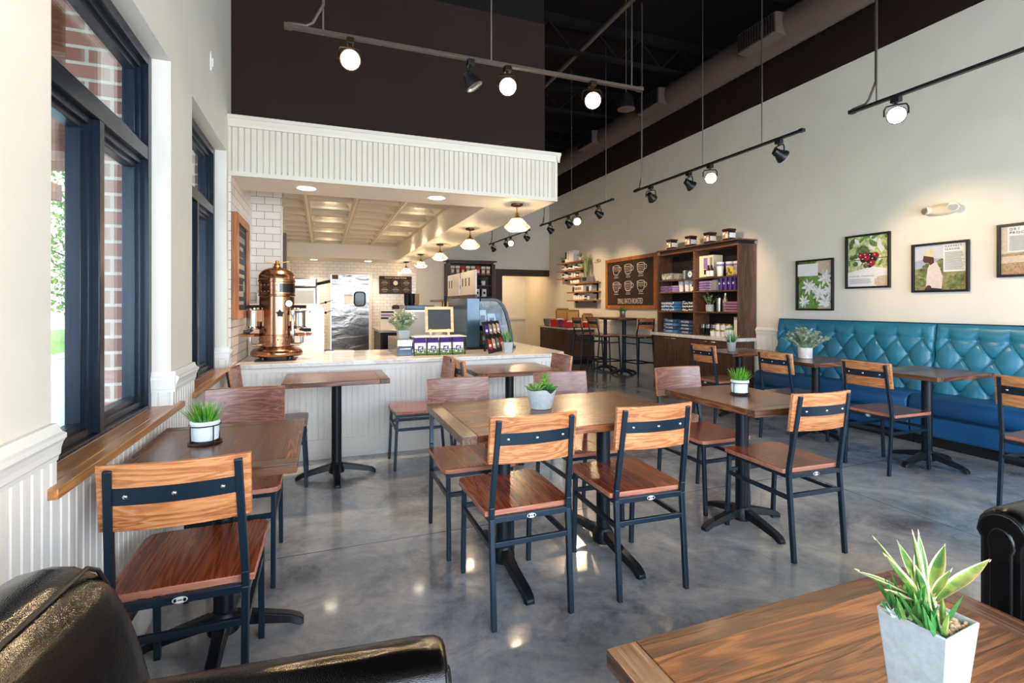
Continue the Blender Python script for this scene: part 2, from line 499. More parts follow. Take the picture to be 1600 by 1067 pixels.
    def blade(self, p, d, ln, w, bend, seg=4, tipw=0.05, up=Vector((0, 0, 1))):
        """a tapering leaf strip starting at p along d, drooping by bend"""
        p = Vector(p); d = Vector(d).normalized()
        side = d.cross(up)
        if side.length < 0.05:
            side = Vector((1, 0, 0))
        side.normalize()
        L, Rr = [], []
        cur = p.copy(); dr = d.copy()
        for i in range(seg + 1):
            t = i / seg
            ww = w * (tipw + (1 - tipw) * (math.sin(math.pi * min(0.5 + 0.5*t, 1.0)) if t > 0.0 else 0.8))
            L.append(self.bm.verts.new(cur - side*ww/2)); Rr.append(self.bm.verts.new(cur + side*ww/2))
            dr = (dr + Vector((0, 0, -bend/seg))).normalized()
            cur = cur + dr * (ln/seg)
        for i in range(seg):
            self.face([L[i], Rr[i], Rr[i+1], L[i+1]])
        return self
    def leaf(self, p, d, ln, w, th, curl=0.0, seg=6):
        """a thick pointed fleshy leaf"""
        p = Vector(p); d = Vector(d).normalized()
        side = d.cross(Vector((0, 0, 1)))
        if side.length < 0.05:
            side = Vector((1, 0, 0))
        side.normalize()
        cur = p.copy(); dr = d.copy()
        rings = []
        for i in range(seg + 1):
            t = i/seg
            prof = (0.55 + 0.9*t) if t < 0.5 else max(0.04, 1.0 * (1 - ((t-0.5)/0.5)**1.6))
            up = side.cross(dr).normalized()
            ww, hh = w/2*prof, th/2*prof
            rings.append([cur - side*ww + up*hh*0.7, cur - up*hh, cur + side*ww + up*hh*0.7, cur + up*hh*0.1])
            dr = (dr + Vector((0, 0, curl/seg))).normalized()
            cur = cur + dr*(ln/seg)
        return self.loft(rings)
    def striped_leaf(self, p, d, ln, w, th, curl=0.0, seg=10):
        """a stiff leaf with a pale margin (material 1) along both edges"""
        p = Vector(p); d = Vector(d).normalized()
        side = d.cross(Vector((0, 0, 1)))
        if side.length < 0.05:
            side = Vector((1, 0, 0))
        side.normalize()
        cur = p.copy(); dr = d.copy(); rows = []
        for i in range(seg + 1):
            t = i/seg
            prof = (0.5 + 0.95*t) if t < 0.5 else max(0.03, 0.975*(1 - ((t-0.5)/0.5)**1.7))
            up = side.cross(dr).normalized()
            ww, hh = w/2*prof, th/2*prof
            rows.append([self.bm.verts.new(cur + side*(ww*u) + up*(hh*v)) for u, v in ((-1, 0.9), (-0.74, 0.45), (0, -0.25), (0.74, 0.45), (1, 0.9), (0.7, 0.1), (0, -1), (-0.7, 0.1))])
            dr = (dr + Vector((0, 0, curl/seg))).normalized()
            cur = cur + dr*(ln/seg)
        for i in range(seg):
            for k in range(8):
                self.mi = 1 if k in (0, 3, 4, 7) else 0
                self.face([rows[i][k], rows[i][(k+1) % 8], rows[i+1][(k+1) % 8], rows[i+1][k]])
        self.mi = 0
        self.face(rows[0][::-1]); self.face(rows[-1])
        return self
    def build(self, name, mats, parent=None, smooth=40, bevel=0.0, seg=2, sub=0, loc=None, rotz=None, doubles=False):
        if doubles:
            bmesh.ops.remove_doubles(self.bm, verts=self.bm.verts, dist=1e-5)
        bmesh.ops.recalc_face_normals(self.bm, faces=self.bm.faces)
        me = bpy.data.meshes.new(name)
        self.bm.to_mesh(me); self.bm.free()
        for m in (mats if isinstance(mats, (list, tuple)) else [mats]):
            me.materials.append(M[m] if isinstance(m, str) else m)
        if smooth:
            for p in me.polygons:
                p.use_smooth = True
            me.set_sharp_from_angle(angle=R(smooth))
        o = bpy.data.objects.new(name, me)
        COL.objects.link(o)
        if parent is not None:
            o.parent = parent
        if loc is not None:
            o.location = loc
        if rotz is not None:
            o.rotation_euler = (0, 0, rotz)
        if bevel:
            b = o.modifiers.new('edge', 'BEVEL'); b.width = bevel; b.segments = seg; b.limit_method = 'ANGLE'; b.angle_limit = R(40)
        if sub:
            s = o.modifiers.new('smooth', 'SUBSURF'); s.levels = sub; s.render_levels = sub
        return o

def tag(o, label=None, cat=None, group=None, kind=None):
    if label: o['label'] = label
    if cat: o['category'] = cat
    if group: o['group'] = group
    if kind: o['kind'] = kind
    return o

def thing(name, label, cat, loc=(0, 0, 0), rotz=0.0, group=None, kind=None):
    o = bpy.data.objects.new(name, None)
    COL.objects.link(o)
    o.empty_display_size = 0.1
    o.location = loc
    o.rotation_euler = (0, 0, rotz)
    return tag(o, label, cat, group, kind)

def dup(root, loc, rotz=0.0, label=None, group=None):
    r = root.copy(); COL.objects.link(r)
    r.location = loc; r.rotation_euler = (0, 0, rotz)
    if label: r['label'] = label
    if group: r['group'] = group
    for ch in list(root.children):
        c = ch.copy(); COL.objects.link(c); c.parent = r
        for g in list(ch.children):
            d = g.copy(); COL.objects.link(d); d.parent = c
    return r

def first_or_dup(state, make, loc, rotz, label, group=None):
    """the first call builds the thing, later calls copy it"""
    if state.get('o') is None:
        o = make()
        state['o'] = o
        o.location = loc; o.rotation_euler = (0, 0, rotz)
        o['label'] = label
        if group: o['group'] = group
        return o
    return dup(state['o'], loc, rotz, label, group)

def struct(name, mb, mats, parent=None, **kw):
    o = mb.build(name, mats, parent, **kw)
    if parent is None:
        o['kind'] = 'structure'
    return o

def text(body, size, parent, mat, loc, rot=(R(90), 0, 0), align='CENTER', name='lettering', ext=0.0006, sx=1.0, space=1.0):
    cu = bpy.data.curves.new(name, 'FONT')
    cu.body = body; cu.size = size; cu.align_x = align; cu.align_y = 'CENTER'
    cu.extrude = ext; cu.space_character = space; cu.resolution_u = 3
    tmp = bpy.data.objects.new(name, cu)
    COL.objects.link(tmp)
    dg = bpy.context.evaluated_depsgraph_get()
    dg.update()
    me = bpy.data.meshes.new_from_object(tmp.evaluated_get(dg))
    bpy.data.objects.remove(tmp); bpy.data.curves.remove(cu)
    mtx = Matrix.Translation(Vector(loc)) @ Matrix.Rotation(rot[2], 4, 'Z') @ Matrix.Rotation(rot[1], 4, 'Y') @ Matrix.Rotation(rot[0], 4, 'X') @ Matrix.Diagonal((sx, 1, 1, 1))
    me.transform(mtx)
    me.materials.clear(); me.materials.append(M[mat])
    o = bpy.data.objects.new(name, me)
    COL.objects.link(o)
    o.parent = parent
    return o

def beads(mb, axis, a0, a1, pos, nrm, z0, z1, pitch=0.05, groove=0.006, depth=0.006):
    """beadboard face at plane <axis-normal>=pos facing nrm (+1/-1); a runs along the other axis"""
    prof = [(a0, 0)]
    a = a0 + pitch/2
    while a < a1 - groove:
        prof += [(a - groove, 0), (a - groove*0.4, -depth), (a, -depth*0.2), (a + groove*0.4, -depth), (a + groove, 0)]
        a += pitch
    prof.append((a1, 0))
    def P(u, d, z):
        return (pos + nrm*d, u, z) if axis == 'x' else (u, pos + nrm*d, z)
    lo = [mb.bm.verts.new(P(u, d, z0)) for u, d in prof]
    hi = [mb.bm.verts.new(P(u, d, z1)) for u, d in prof]
    for i in range(len(prof) - 1):
        mb.face([lo[i], lo[i+1], hi[i+1], hi[i]])
    return mb
ORD = ['first', 'second', 'third', 'fourth', 'fifth', 'sixth', 'seventh', 'eighth', 'ninth', 'tenth', 'eleventh', 'twelfth']
# ================================================================ the room
WX, RX, BY, FY, CZ = -0.68, 5.70, 12.30, -2.0, 5.2
mb = MB(); mb.bb(-0.9, 6.0, FY-0.2, 14.3, -0.1, 0.0); struct('floor', mb, 'concrete')
mb = MB(); mb.bb(-0.9, 5.9, FY-0.1, BY+0.12, CZ, CZ+0.1); struct('ceiling', mb, 'darker')

# left wall with its window openings
OPEN = [(-1.3, 0.95), (1.694, 2.829), (3.245, 4.32)]  # the first opening is unseen, added to admit daylight
Z0, Z1 = 0.79, 2.468
mb = MB()
ys = [FY]
for a, b in OPEN: ys += [a, b]
ys.append(BY+0.12)
for i in range(0, len(ys), 2):
    mb.bb(-0.86, WX, ys[i], ys[i+1], 0, CZ)
for a, b in OPEN:
    mb.bb(-0.86, WX, a, b, 0, Z0)
    mb.bb(-0.86, WX, a, b, Z1, CZ)
struct('wall_left', mb, 'cream', doubles=False)
# beadboard wainscot, base and chair rail of the left wall
mb = MB()
ye = [FY] + [v for ab in OPEN for v in ab] + [4.38]
for i in range(len(ye)-1):
    beads(mb, 'x', ye[i], ye[i+1], WX+0.012, 1, 0.13, 0.885 if i % 2 == 0 else 0.79, 0.046, depth=0.0045)
mb.bb(WX, WX+0.005, FY, 4.38, 0.13, 0.79)
struct('trim_1', mb, 'white', smooth=0)
mb = MB(); mb.bb(WX, WX+0.022, FY, 4.38, 0, 0.13); mb.bb(WX, WX+0.016, FY, 4.38, 0.13, 0.145); struct('baseboard_left', mb, 'white')
RAIL = [(0, 0.885), (0.015, 0.885), (0.017, 0.897), (0.021, 0.902), (0.022, 0.918), (0.027, 0.935), (0.034, 0.946), (0.034, 0.957), (0.024, 0.962), (0.018, 0.972), (0.014, 0.985), (0, 0.985)]
mb = MB()
for a, b in ((FY, -1.3), (0.95, 1.694), (2.829, 3.245), (4.32, 4.38)):
    mb.prism([(WX + x, z) for x, z in RAIL], 'y', a, b)
for y, s in ((2.829, -1), (4.32, -1)):          # the rail returns into the far reveals
    mb.loft([[(x, y + s*d*0.6, z) for d, z in RAIL] for x in (-0.757, WX+0.02)])
struct('trim_2', mb, 'white', smooth=0)
mb = MB()
beads(mb, 'y', -0.757, WX+0.012, 2.829-0.006, -1, 0.82, 0.885, 0.046)
beads(mb, 'y', -0.757, WX+0.012, 4.32-0.006, -1, 0.82, 0.885, 0.046)
struct('trim_3', mb, 'white', smooth=0)

def window(name, y0, y1, ym, label):
    w = thing(name, label, 'window', (-0.82, (y0+y1)/2, Z0), kind='structure')
    oy = (y0+y1)/2
    def bb(mb, xa, xb, a, b, za, zb): mb.bb(xa+0.82, xb+0.82, a-oy, b-oy, za-Z0, zb-Z0)
    zt0, zt1 = 1.975, 2.035
    fr = MB()
    for a, b in ((y0, y0+0.05), (y1-0.05, y1)): bb(fr, -0.86, -0.757, a, b, 0.82, Z1)
    bb(fr, -0.86, -0.757, y0+0.0505, y1-0.0505, 0.82, 0.835); bb(fr, -0.86, -0.757, y0+0.0505, y1-0.0505, Z1-0.05, Z1)
    fr.build('frame', 'navyframe', w, bevel=0.003)
    mm = MB(); bb(mm, -0.86, -0.7575, ym-0.022, ym+0.022, 0.8355, zt0-0.0005); mm.build('mullion', 'navyframe', w, bevel=0.003)
    tt = MB(); bb(tt, -0.86, -0.7575, y0+0.0505, y1-0.0505, zt0, zt1); tt.build('transom', 'navyframe', w, bevel=0.003)
    for a, b, za, zb in ((y0+0.05, ym-0.022, 0.835, zt0), (ym+0.022, y1-0.05, 0.835, zt0), (y0+0.05, y1-0.05, zt1, Z1-0.05)):
        s = MB()
        for d, x0, x1 in ((0.028, -0.85, -0.78), (0.05, -0.84, -0.795)):
            bb(s, x0, x1, a, a+d, za, zb); bb(s, x0, x1, b-d, b, za, zb)
            bb(s, x0, x1, a+d, b-d, za, za+d); bb(s, x0, x1, a+d, b-d, zb-d, zb)
        so = s.build('sash', 'navyframe', w, bevel=0.002)
        g = MB(); bb(g, -0.823, -0.817, a+0.04, b-0.04, za+0.04, zb-0.04); g.build('pane', 'pane', so)
    sl = MB()
    bb(sl, -0.757, WX, y0+0.002, y1-0.002, 0.792, 0.822)
    bb(sl, WX, -0.645, y0-0.05, y1+0.11, 0.792, 0.822)
    tag(sl.build('sill', 'sillwood', w, bevel=0.003), 'oak sill board')
    return w
window('window_1', 1.694, 2.829, 2.259, 'tall dark blue framed window above the near oak sill, trees and brick outside')
window('window_2', 3.245, 4.32, 3.78, 'narrow looking dark framed window beside the counter end')
window('window_added', -1.3, 0.95, -0.2, 'dark framed window added beside the viewer to admit daylight, outside the picture')  # unseen window, added to let more daylight into the room

# outdoors beyond the left windows
mb = MB(); mb.bb(-14, -0.9, -6, 22, -0.35, -0.3); struct('ground_outside', mb, 'asphalt')
mb = MB(); mb.bb(-24, -7.5, -12, 40, -0.3, -0.22); o = struct('lawn', mb, 'grassland')
mb = MB(); mb.bb(-7.5, -7.3, -12, 40, -0.3, -0.16); struct('kerb', mb, 'kerb', bevel=0.02)
mb = MB(); mb.bb(-2.0, -0.9, -6, 22, -0.3, -0.12); struct('footpath', mb, 'kerb')
mb = MB()
for a, b in ((1.0, 1.6), (2.95, 3.2), (4.42, 5.6)):
    mb.bb(-1.13, -0.862, a, b, -0.1, 3.4)
struct('wall_brick_outside', mb, 'brickwall')
mb = MB(); mb.bb(-3.4, -0.9, -2, 8, 3.0, 3.08); struct('roof_porch', mb, 'rafter')
for i, y in enumerate((0.2, 1.4, 2.6, 3.8, 5.0, 6.2)):
    mb = MB(); mb.bb(-3.4, -0.92, y-0.07, y+0.07, 2.8, 3.0)
    tag(mb.build('porch_rafter', 'rafter'), kind='structure')
mb = MB(); mb.bb(-3.3, -3.1, -2, 8, 2.62, 2.82); tag(mb.build('porch_beam', 'rafter'), kind='structure')
for y in (3.4, 6.4):
    mb = MB(); mb.bb(-3.3, -3.1, y-0.1, y+0.1, -0.3, 2.62)
    pts = [(-3.2, y+0.1 + 0.9*math.sin(a), 2.62 - 0.9 + 0.9*(1-math.cos(a)) if False else 1.72 + 0.9*math.sin(a)) for a in [0]]
    tag(mb.build('porch_post', 'rafter'), kind='structure')
    mb = MB()
    arc = [(-3.2, y+0.1 + 1.0*(1-math.cos(t)), 1.62 + 1.0*math.sin(t)) for t in [i*math.pi/16 for i in range(9)]]
    mb.tube(arc, 0.06, 6)
    tag(mb.build('porch_brace', 'rafter'), kind='structure')
mb = MB(); mb.cyl((-1.6, -1.5, 2.72), (-1.6, 6.5, 2.72), 0.022, 8)
tag(mb.build('porch_rail_rod', 'iron'), kind='structure')
def tree(x, y, h, seed, label):
    rnd = random.Random(seed)
    t = thing('tree', label, 'tree', (x, y, -0.25), group='trees outside the window')
    mb = MB()
    mb.tube([(0, 0, 0), (0.05, 0.03, h*0.3), (0.1, -0.05, h*0.6), (0.0, 0.1, h*0.95)], [0.16, 0.12, 0.08, 0.02], 8)
    for i in range(12):
        z = h*(0.2 + 0.06*i); a = rnd.uniform(0, 6.28); ln = rnd.uniform(0.7, 1.5)
        mb.tube([(0.05, 0, z), (ln*math.cos(a)*0.6, ln*math.sin(a)*0.6, z+0.35), (ln*math.cos(a), ln*math.sin(a), z+0.9)], [0.05, 0.03, 0.01], 5)
    mb.build('trunk', 'bark', t)
    mb = MB()
    for i in range(2400):
        a = rnd.uniform(0, 6.283); zz = rnd.uniform(0.14, 1.05)*h; rr = 1.6*math.sqrt(rnd.random())*(1.1 - 0.45*zz/h)
        p = Vector((rr*math.cos(a), rr*math.sin(a), zz))
        d = Vector((rnd.uniform(-1, 1), rnd.uniform(-1, 1), rnd.uniform(-0.6, 1))).normalized()
        s = d.cross(Vector((rnd.uniform(-1, 1), rnd.uniform(-1, 1), 1))).normalized()
        L = rnd.uniform(0.16, 0.34)
        mb.poly([p, p + d*L*0.5 + s*L*0.28, p + d*L, p + d*L*0.5 - s*L*0.28])
    mb.build('foliage', 'treefol', t, smooth=0)
tree(-6.2+(-3.5), 26.0, 9.0, 1, 'tall thin leaved tree behind the lawn seen through the near window')
tree(-10.6, 21.0, 8.0, 2, 'smaller leafy tree standing nearer the kerb outside the near window')
tree(-11.5, 33.0, 11.0, 3, 'tree furthest beyond the lawn outside the near window')
tree(-8.9, 30.0, 9.5, 4, 'bushy tree between the others beyond the lawn outside the near window')

# right wall, dark above its paint line
mb = MB(); mb.bb(RX, RX+0.15, FY, 14.2, 0, 4.105); struct('wall_right', mb, 'cream')
mb = MB(); mb.bb(RX-0.006, RX+0.15, FY, BY, 4.105, CZ); struct('wall_right_upper', mb, 'dark')
mb = MB(); beads(mb, 'x', FY, BY, RX-0.012, -1, 0.14, 0.9, 0.046); struct('trim_4', mb, 'white', smooth=0)
mb = MB(); mb.bb(RX-0.02, RX, FY, BY, 0, 0.14); struct('baseboard_right', mb, 'white', bevel=0.003)
mb = MB(); mb.prism([(RX - x, z+0.01) for x, z in RAIL], 'y', FY, BY-0.01); struct('trim_5', mb, 'white', smooth=0)

# back wall: tiled behind the kitchen, plain to the hallway opening
mb = MB()
mb.bb(2.13, 4.36, BY, BY+0.12, 0, 4.105); mb.bb(4.36, RX, BY, BY+0.12, 2.07, 4.105)
mb.bb(-0.68, 0.12, BY, BY+0.12, 0, 4.105); mb.bb(0.12, 1.09, BY, BY+0.12, 2.08, 4.105); mb.bb(1.09, 2.13, BY, BY+0.12, 0, 4.105)
mb.mi = 1; mb.bb(-0.68, RX, BY, BY+0.12, 4.105, CZ)
struct('wall_back', mb, ['cream', 'dark'])
mb = MB(); mb.bb(-0.68, 0.12, BY-0.012, BY, 0, 2.4); mb.bb(1.09, 2.13, BY-0.012, BY, 0, 2.4); mb.bb(0.12, 1.09, BY-0.012, BY, 2.08, 2.4)
struct('wall_back_tile', mb, 'tileback')
mb = MB(); mb.bb(2.13, 2.16, BY-0.025, BY, 0, 2.42); struct('trim_6', mb, 'cream')
mb = MB()
mb.bb(4.18, 4.36, BY-0.03, BY+0.13, 0, 2.24); mb.bb(4.361, RX, BY-0.03, BY+0.13, 2.07, 2.24)
struct('trim_7', mb, 'darkwood', bevel=0.006)
# hallway beyond
mb = MB(); mb.bb(4.2, RX, 14.0, 14.12, 0, 2.6); struct('wall_hall_back', mb, 'cream')
mb = MB(); mb.bb(4.2, 4.3, BY+0.13, 14.0, 0, 2.6); struct('wall_hall_left', mb, 'cream')
mb = MB(); mb.bb(4.2, RX, BY+0.12, 14.1, 2.5, 2.6); struct('ceiling_hall', mb, 'soffit')
mb = MB(); mb.bb(4.9, RX, 13.965, 14.0, 0.88, 0.96); mb.bb(4.9, RX, 13.98, 14.0, 0, 0.14); struct('trim_8', mb, 'cream', bevel=0.004)
d = thing('door_2', 'cream hallway door in its cream casing', 'door', (4.6, 13.99, 0), kind='structure')
mb = MB(); mb.bb(-0.28, 0.16, -0.03, 0.0, 0, 1.98); mb.build('door_leaf', 'cream', d, bevel=0.004)
mb = MB(); mb.bb(0.17, 0.28, -0.045, 0.0, 0, 2.08); mb.bb(-0.3, 0.169, -0.045, 0.0, 1.985, 2.08); mb.build('door_casing', 'cream', d, bevel=0.004)
mb = MB()
for z in (0.4, 1.0, 1.7): mb.cyl((0.165, -0.045, z-0.05), (0.165, -0.045, z+0.05), 0.012, 8)
mb.build('hinge', 'bronze', d)
# kitchen swing door
d = thing('door_1', 'wavy stainless steel kitchen swing door with a rounded black framed window', 'door', (0.605, BY-0.012, 0), kind='structure')
mb = MB(); mb.bb(-0.42, 0.42, -0.03, 0.02, 0.02, 2.01); mb.build('door_leaf', 'wavy', d)
mb = MB()
mb.bb(-0.485, -0.425, -0.06, 0.06, 0, 2.075); mb.bb(0.425, 0.485, -0.06, 0.06, 0, 2.075); mb.bb(-0.424, 0.424, -0.06, 0.06, 2.015, 2.075)
mb.build('door_casing', 'cream', d, bevel=0.004)
def rrect(cx, cz, w, h, r, n=5):
    out = []
    for (sx, sz, a0) in ((1, 1, 0), (-1, 1, 90), (-1, -1, 180), (1, -1, 270)):
        for i in range(n+1):
            a = R(a0 + 90*i/n)
            out.append((cx + sx*(w/2-r) + r*math.cos(a), cz + sz*(h/2-r) + r*math.sin(a)))
    return out
mb = MB(); mb.tube([(x, -0.036, z) for x, z in rrect(0.21, 1.45, 0.24, 0.32, 0.07)], 0.017, 8, closed=True); mb.build('porthole_frame', 'rubber', d)
mb = MB(); mb.prism(rrect(0.21, 1.45, 0.23, 0.31, 0.065), 'y', -0.034, -0.03); mb.build('porthole', 'blackgloss', d)
mb = MB(); mb.bb(-0.13, 0.05, -0.034, -0.03, 1.33, 1.56); mb.build('notice', 'paper', d)
text('CAUTION', 0.045, d, 'ink', (-0.04, -0.036, 1.53))
mb = MB(); mb.bb(-0.4, -0.27, -0.045, -0.03, 1.9, 2.0); mb.build('hinge_plate', 'bronze', d)

# front wall behind the viewer, with two storefront openings
mb = MB()
for a, b in ((-0.86, -0.5), (2.35, 2.75), (5.4, 5.85)): mb.bb(a, b, FY-0.15, FY, 0, CZ)
mb.bb(-0.5, 5.4, FY-0.15, FY, 2.75, CZ); mb.bb(-0.5, 2.35, FY-0.15, FY, 0, 0.25); mb.bb(2.75, 5.4, FY-0.15, FY, 0, 0.25)
struct('wall_front', mb, 'cream')

# bulkhead over the counter, its beadboard and mouldings
SZ = 2.307
mb = MB()
mb.bb(WX, 2.105, 4.402, 4.94, SZ, 2.75); mb.bb(1.56, 2.105, 4.94, BY, SZ, 2.75); mb.bb(WX, 1.56, 11.31, BY, SZ, 2.75)
struct('ceiling_bulkhead', mb, 'soffit')
mb = MB()
beads(mb, 'y', WX, 2.118, 4.396, -1, SZ+0.03, 2.7, 0.044)
beads(mb, 'x', 4.39, BY, 2.111, 1, SZ+0.03, 2.7, 0.044)
struct('trim_9', mb, 'fascia', smooth=0)
mb = MB()
mb.bb(WX, 2.118, 4.386, 4.42, SZ-0.004, SZ+0.03); mb.bb(2.09, 2.122, 4.386, BY, SZ-0.004, SZ+0.03)
mb.bb(2.09, 2.122, 4.384, 4.41, SZ, 2.72)
mb.prism([(4.392, 2.68), (4.38, 2.68), (4.376, 2.70), (4.362, 2.735), (4.355, 2.74), (4.355, 2.765), (4.6, 2.765), (4.6, 2.75), (4.402, 2.74)], 'x', WX, 2.145)
mb.prism([(2.115, 2.68), (2.127, 2.68), (2.131, 2.70), (2.144, 2.735), (2.15, 2.74), (2.15, 2.765), (2.0, 2.765), (2.0, 2.75), (2.1, 2.74)], 'y', 4.357, BY)
struct('trim_10', mb, 'fascia', smooth=0)
mb = MB(); mb.bb(WX, 2.05, 4.52, BY, 2.765, 4.07); mb.mi = 1; mb.bb(WX, 2.044, 4.526, BY, 4.07, CZ)
struct('wall_upper_dark', mb, ['dark', 'darker'])
# coffered ceiling panels
mb = MB()
P0 = 0.584
xs = [-0.68, -0.19, 0.395, 0.98, 1.56]
for i in range(4):
    x0, x1 = xs[i], xs[i+1]
    for j in range(11):
        y0 = 4.94 + j*0.579; y1 = y0 + 0.579
        zb, zt = 2.60, 2.70
        rim, sl = 0.04, 0.085
        q = [[(x0, y0, zb), (x1, y0, zb), (x1, y1, zb), (x0, y1, zb)],
             [(x0+rim, y0+rim, zb), (x1-rim, y0+rim, zb), (x1-rim, y1-rim, zb), (x0+rim, y1-rim, zb)],
             [(x0+rim+0.012, y0+rim+0.012, zb+0.03), (x1-rim-0.012, y0+rim+0.012, zb+0.03), (x1-rim-0.012, y1-rim-0.012, zb+0.03), (x0+rim+0.012, y1-rim-0.012, zb+0.03)],
             [(x0+rim+sl, y0+rim+sl, zt), (x1-rim-sl, y0+rim+sl, zt), (x1-rim-sl, y1-rim-sl, zt), (x0+rim+sl, y1-rim-sl, zt)]]
        vr = [[mb.bm.verts.new(p) for p in r] for r in q]
        for a in range(3):
            for k in range(4):
                mb.face([vr[a][k], vr[a][(k+1) % 4], vr[a+1][(k+1) % 4], vr[a+1][k]])
        mb.face(vr[3])
struct('ceiling_coffered', mb, 'coffer', smooth=0)
for x in (-0.19, 0.395, 0.98):
    mb = MB(); mb.bb(x-0.012, x+0.012, 4.94, 11.31, 2.588, 2.602); tag(mb.build('ceiling_tee', 'soffit'), kind='structure')
# tiled end wall and tiled pier left of the machine
mb = MB(); mb.bb(WX, -0.662, 4.40, 5.65, 0.0, SZ); struct('wall_left_tile', mb, 'tile')
mb = MB(); mb.bb(WX, -0.39, 5.65, 5.95, 0, 2.6); struct('pillar_tile', mb, 'tile')
mb = MB(); mb.bb(-0.40, -0.382, 5.642, 5.66, 0, SZ); struct('trim_11', mb, 'plate')
mb = MB(); mb.bb(-0.384, -0.352, 5.70, 5.78, 0, 2.05); struct('trim_12', mb, 'darkwood')
# roof joists and duct work under the dark ceiling
for i, y in enumerate((4.2, 6.1, 8.0, 9.9)):
    mb = MB()
    mb.bb(2.06, RX-0.01, y-0.04, y+0.04, 5.08, 5.2); mb.bb(2.06, RX-0.01, y-0.04, y+0.04, 4.72, 4.76)
    x = 2.1
    k = 0
    while x < RX-0.4:
        mb.bar((x, y, 4.75 if k % 2 else 5.1), (x+0.36, y, 5.1 if k % 2 else 4.75), 0.025)
        x += 0.36; k += 1
    tag(mb.build('ceiling_joist', 'darker'), kind='structure')
mb = MB(); mb.cyl((3.3, 1.5, 4.78), (3.3, BY, 4.78), 0.03, 10); tag(mb.build('ceiling_sprinkler_pipe', 'duct'), kind='structure')

def spiral_duct(name, label, p, q, r, vents=()):
    t = thing(name, label, 'duct', p)
    d = Vector(q) - Vector(p); L = d.length
    mb = MB()
    n = int(L/0.11)
    rings = []; nn = 28
    for i in range(n*2+1):
        y = L*i/(n*2); rr = r + (0.006 if i % 2 else 0.0)
        rings.append([(rr*math.cos(2*math.pi*k/nn), y, rr*math.sin(2*math.pi*k/nn)) for k in range(nn)])
    mb.loft(rings)
    mb.build('duct_body', 'duct', t, smooth=50)
    for y in vents:
        b = MB()
        b.prism([(-r-0.1, -0.13), (-r+0.12, -0.15), (-r+0.12, 0.12), (-r-0.1, 0.10)], 'y', y-0.28, y+0.28)
        vo = b.build('vent_box', 'duct', t, bevel=0.004)
        g = MB()
        for k in range(14):
            yy = y - 0.25 + 0.5*k/13
            g.box((-r-0.105, yy, -0.015), (0.02, 0.012, 0.2))
        g.build('vent_grille', 'darker', vo)
    return t
spiral_duct('ceiling_duct', 'long dark spiral duct running high along the cream wall', (5.05, 0.6, 4.5), (5.05, BY-0.02, 4.5), 0.2, vents=(3.9, 6.0, 8.0, 10.1))
t = thing('ceiling_duct', 'short fat dark duct branch above the long spiral duct', 'duct', (4.75, 2.55, 4.86))
mb = MB()
rings = []
for i in range(15):
    x = -2.2 + 2.6*i/14; rr = 0.27 + (0.006 if i % 2 else 0)
    rings.append([(x, rr*math.cos(2*math.pi*k/28), rr*math.sin(2*math.pi*k/28)) for k in range(28)])
mb.loft(rings); mb.build('duct_body', 'duct', t, smooth=50)
# ================================================================ seating and tables
def plank_curved(mb, w, z0, z1, y0, th, sag, back_mi=0, front_mi=1, tilt=0.0, n=12, cw=0.385):
    """curved backrest plank: concave towards +y"""
    def yc(x, z): return y0 - sag*(1 - (2*x/cw)**2) - tilt*(z - z0)
    fr, bk = [], []
    for i in range(n+1):
        x = -w/2 + w*i/n
        bk.append([mb.bm.verts.new((x, yc(x, z), z)) for z in (z0, z1)])
        fr.append([mb.bm.verts.new((x, yc(x, z) + th, z)) for z in (z0, z1)])
    for i in range(n):
        mb.mi = back_mi; mb.face([bk[i][0], bk[i][1], bk[i+1][1], bk[i+1][0]])
        mb.mi = front_mi; mb.face([fr[i][0], fr[i+1][0], fr[i+1][1], fr[i][1]])
        mb.mi = back_mi
        mb.face([bk[i][1], fr[i][1], fr[i+1][1], bk[i+1][1]]); mb.face([bk[i][0], bk[i+1][0], fr[i+1][0], fr[i][0]])
    for i in (0, n):
        mb.face([bk[i][0], fr[i][0], fr[i][1], bk[i][1]])
    return yc

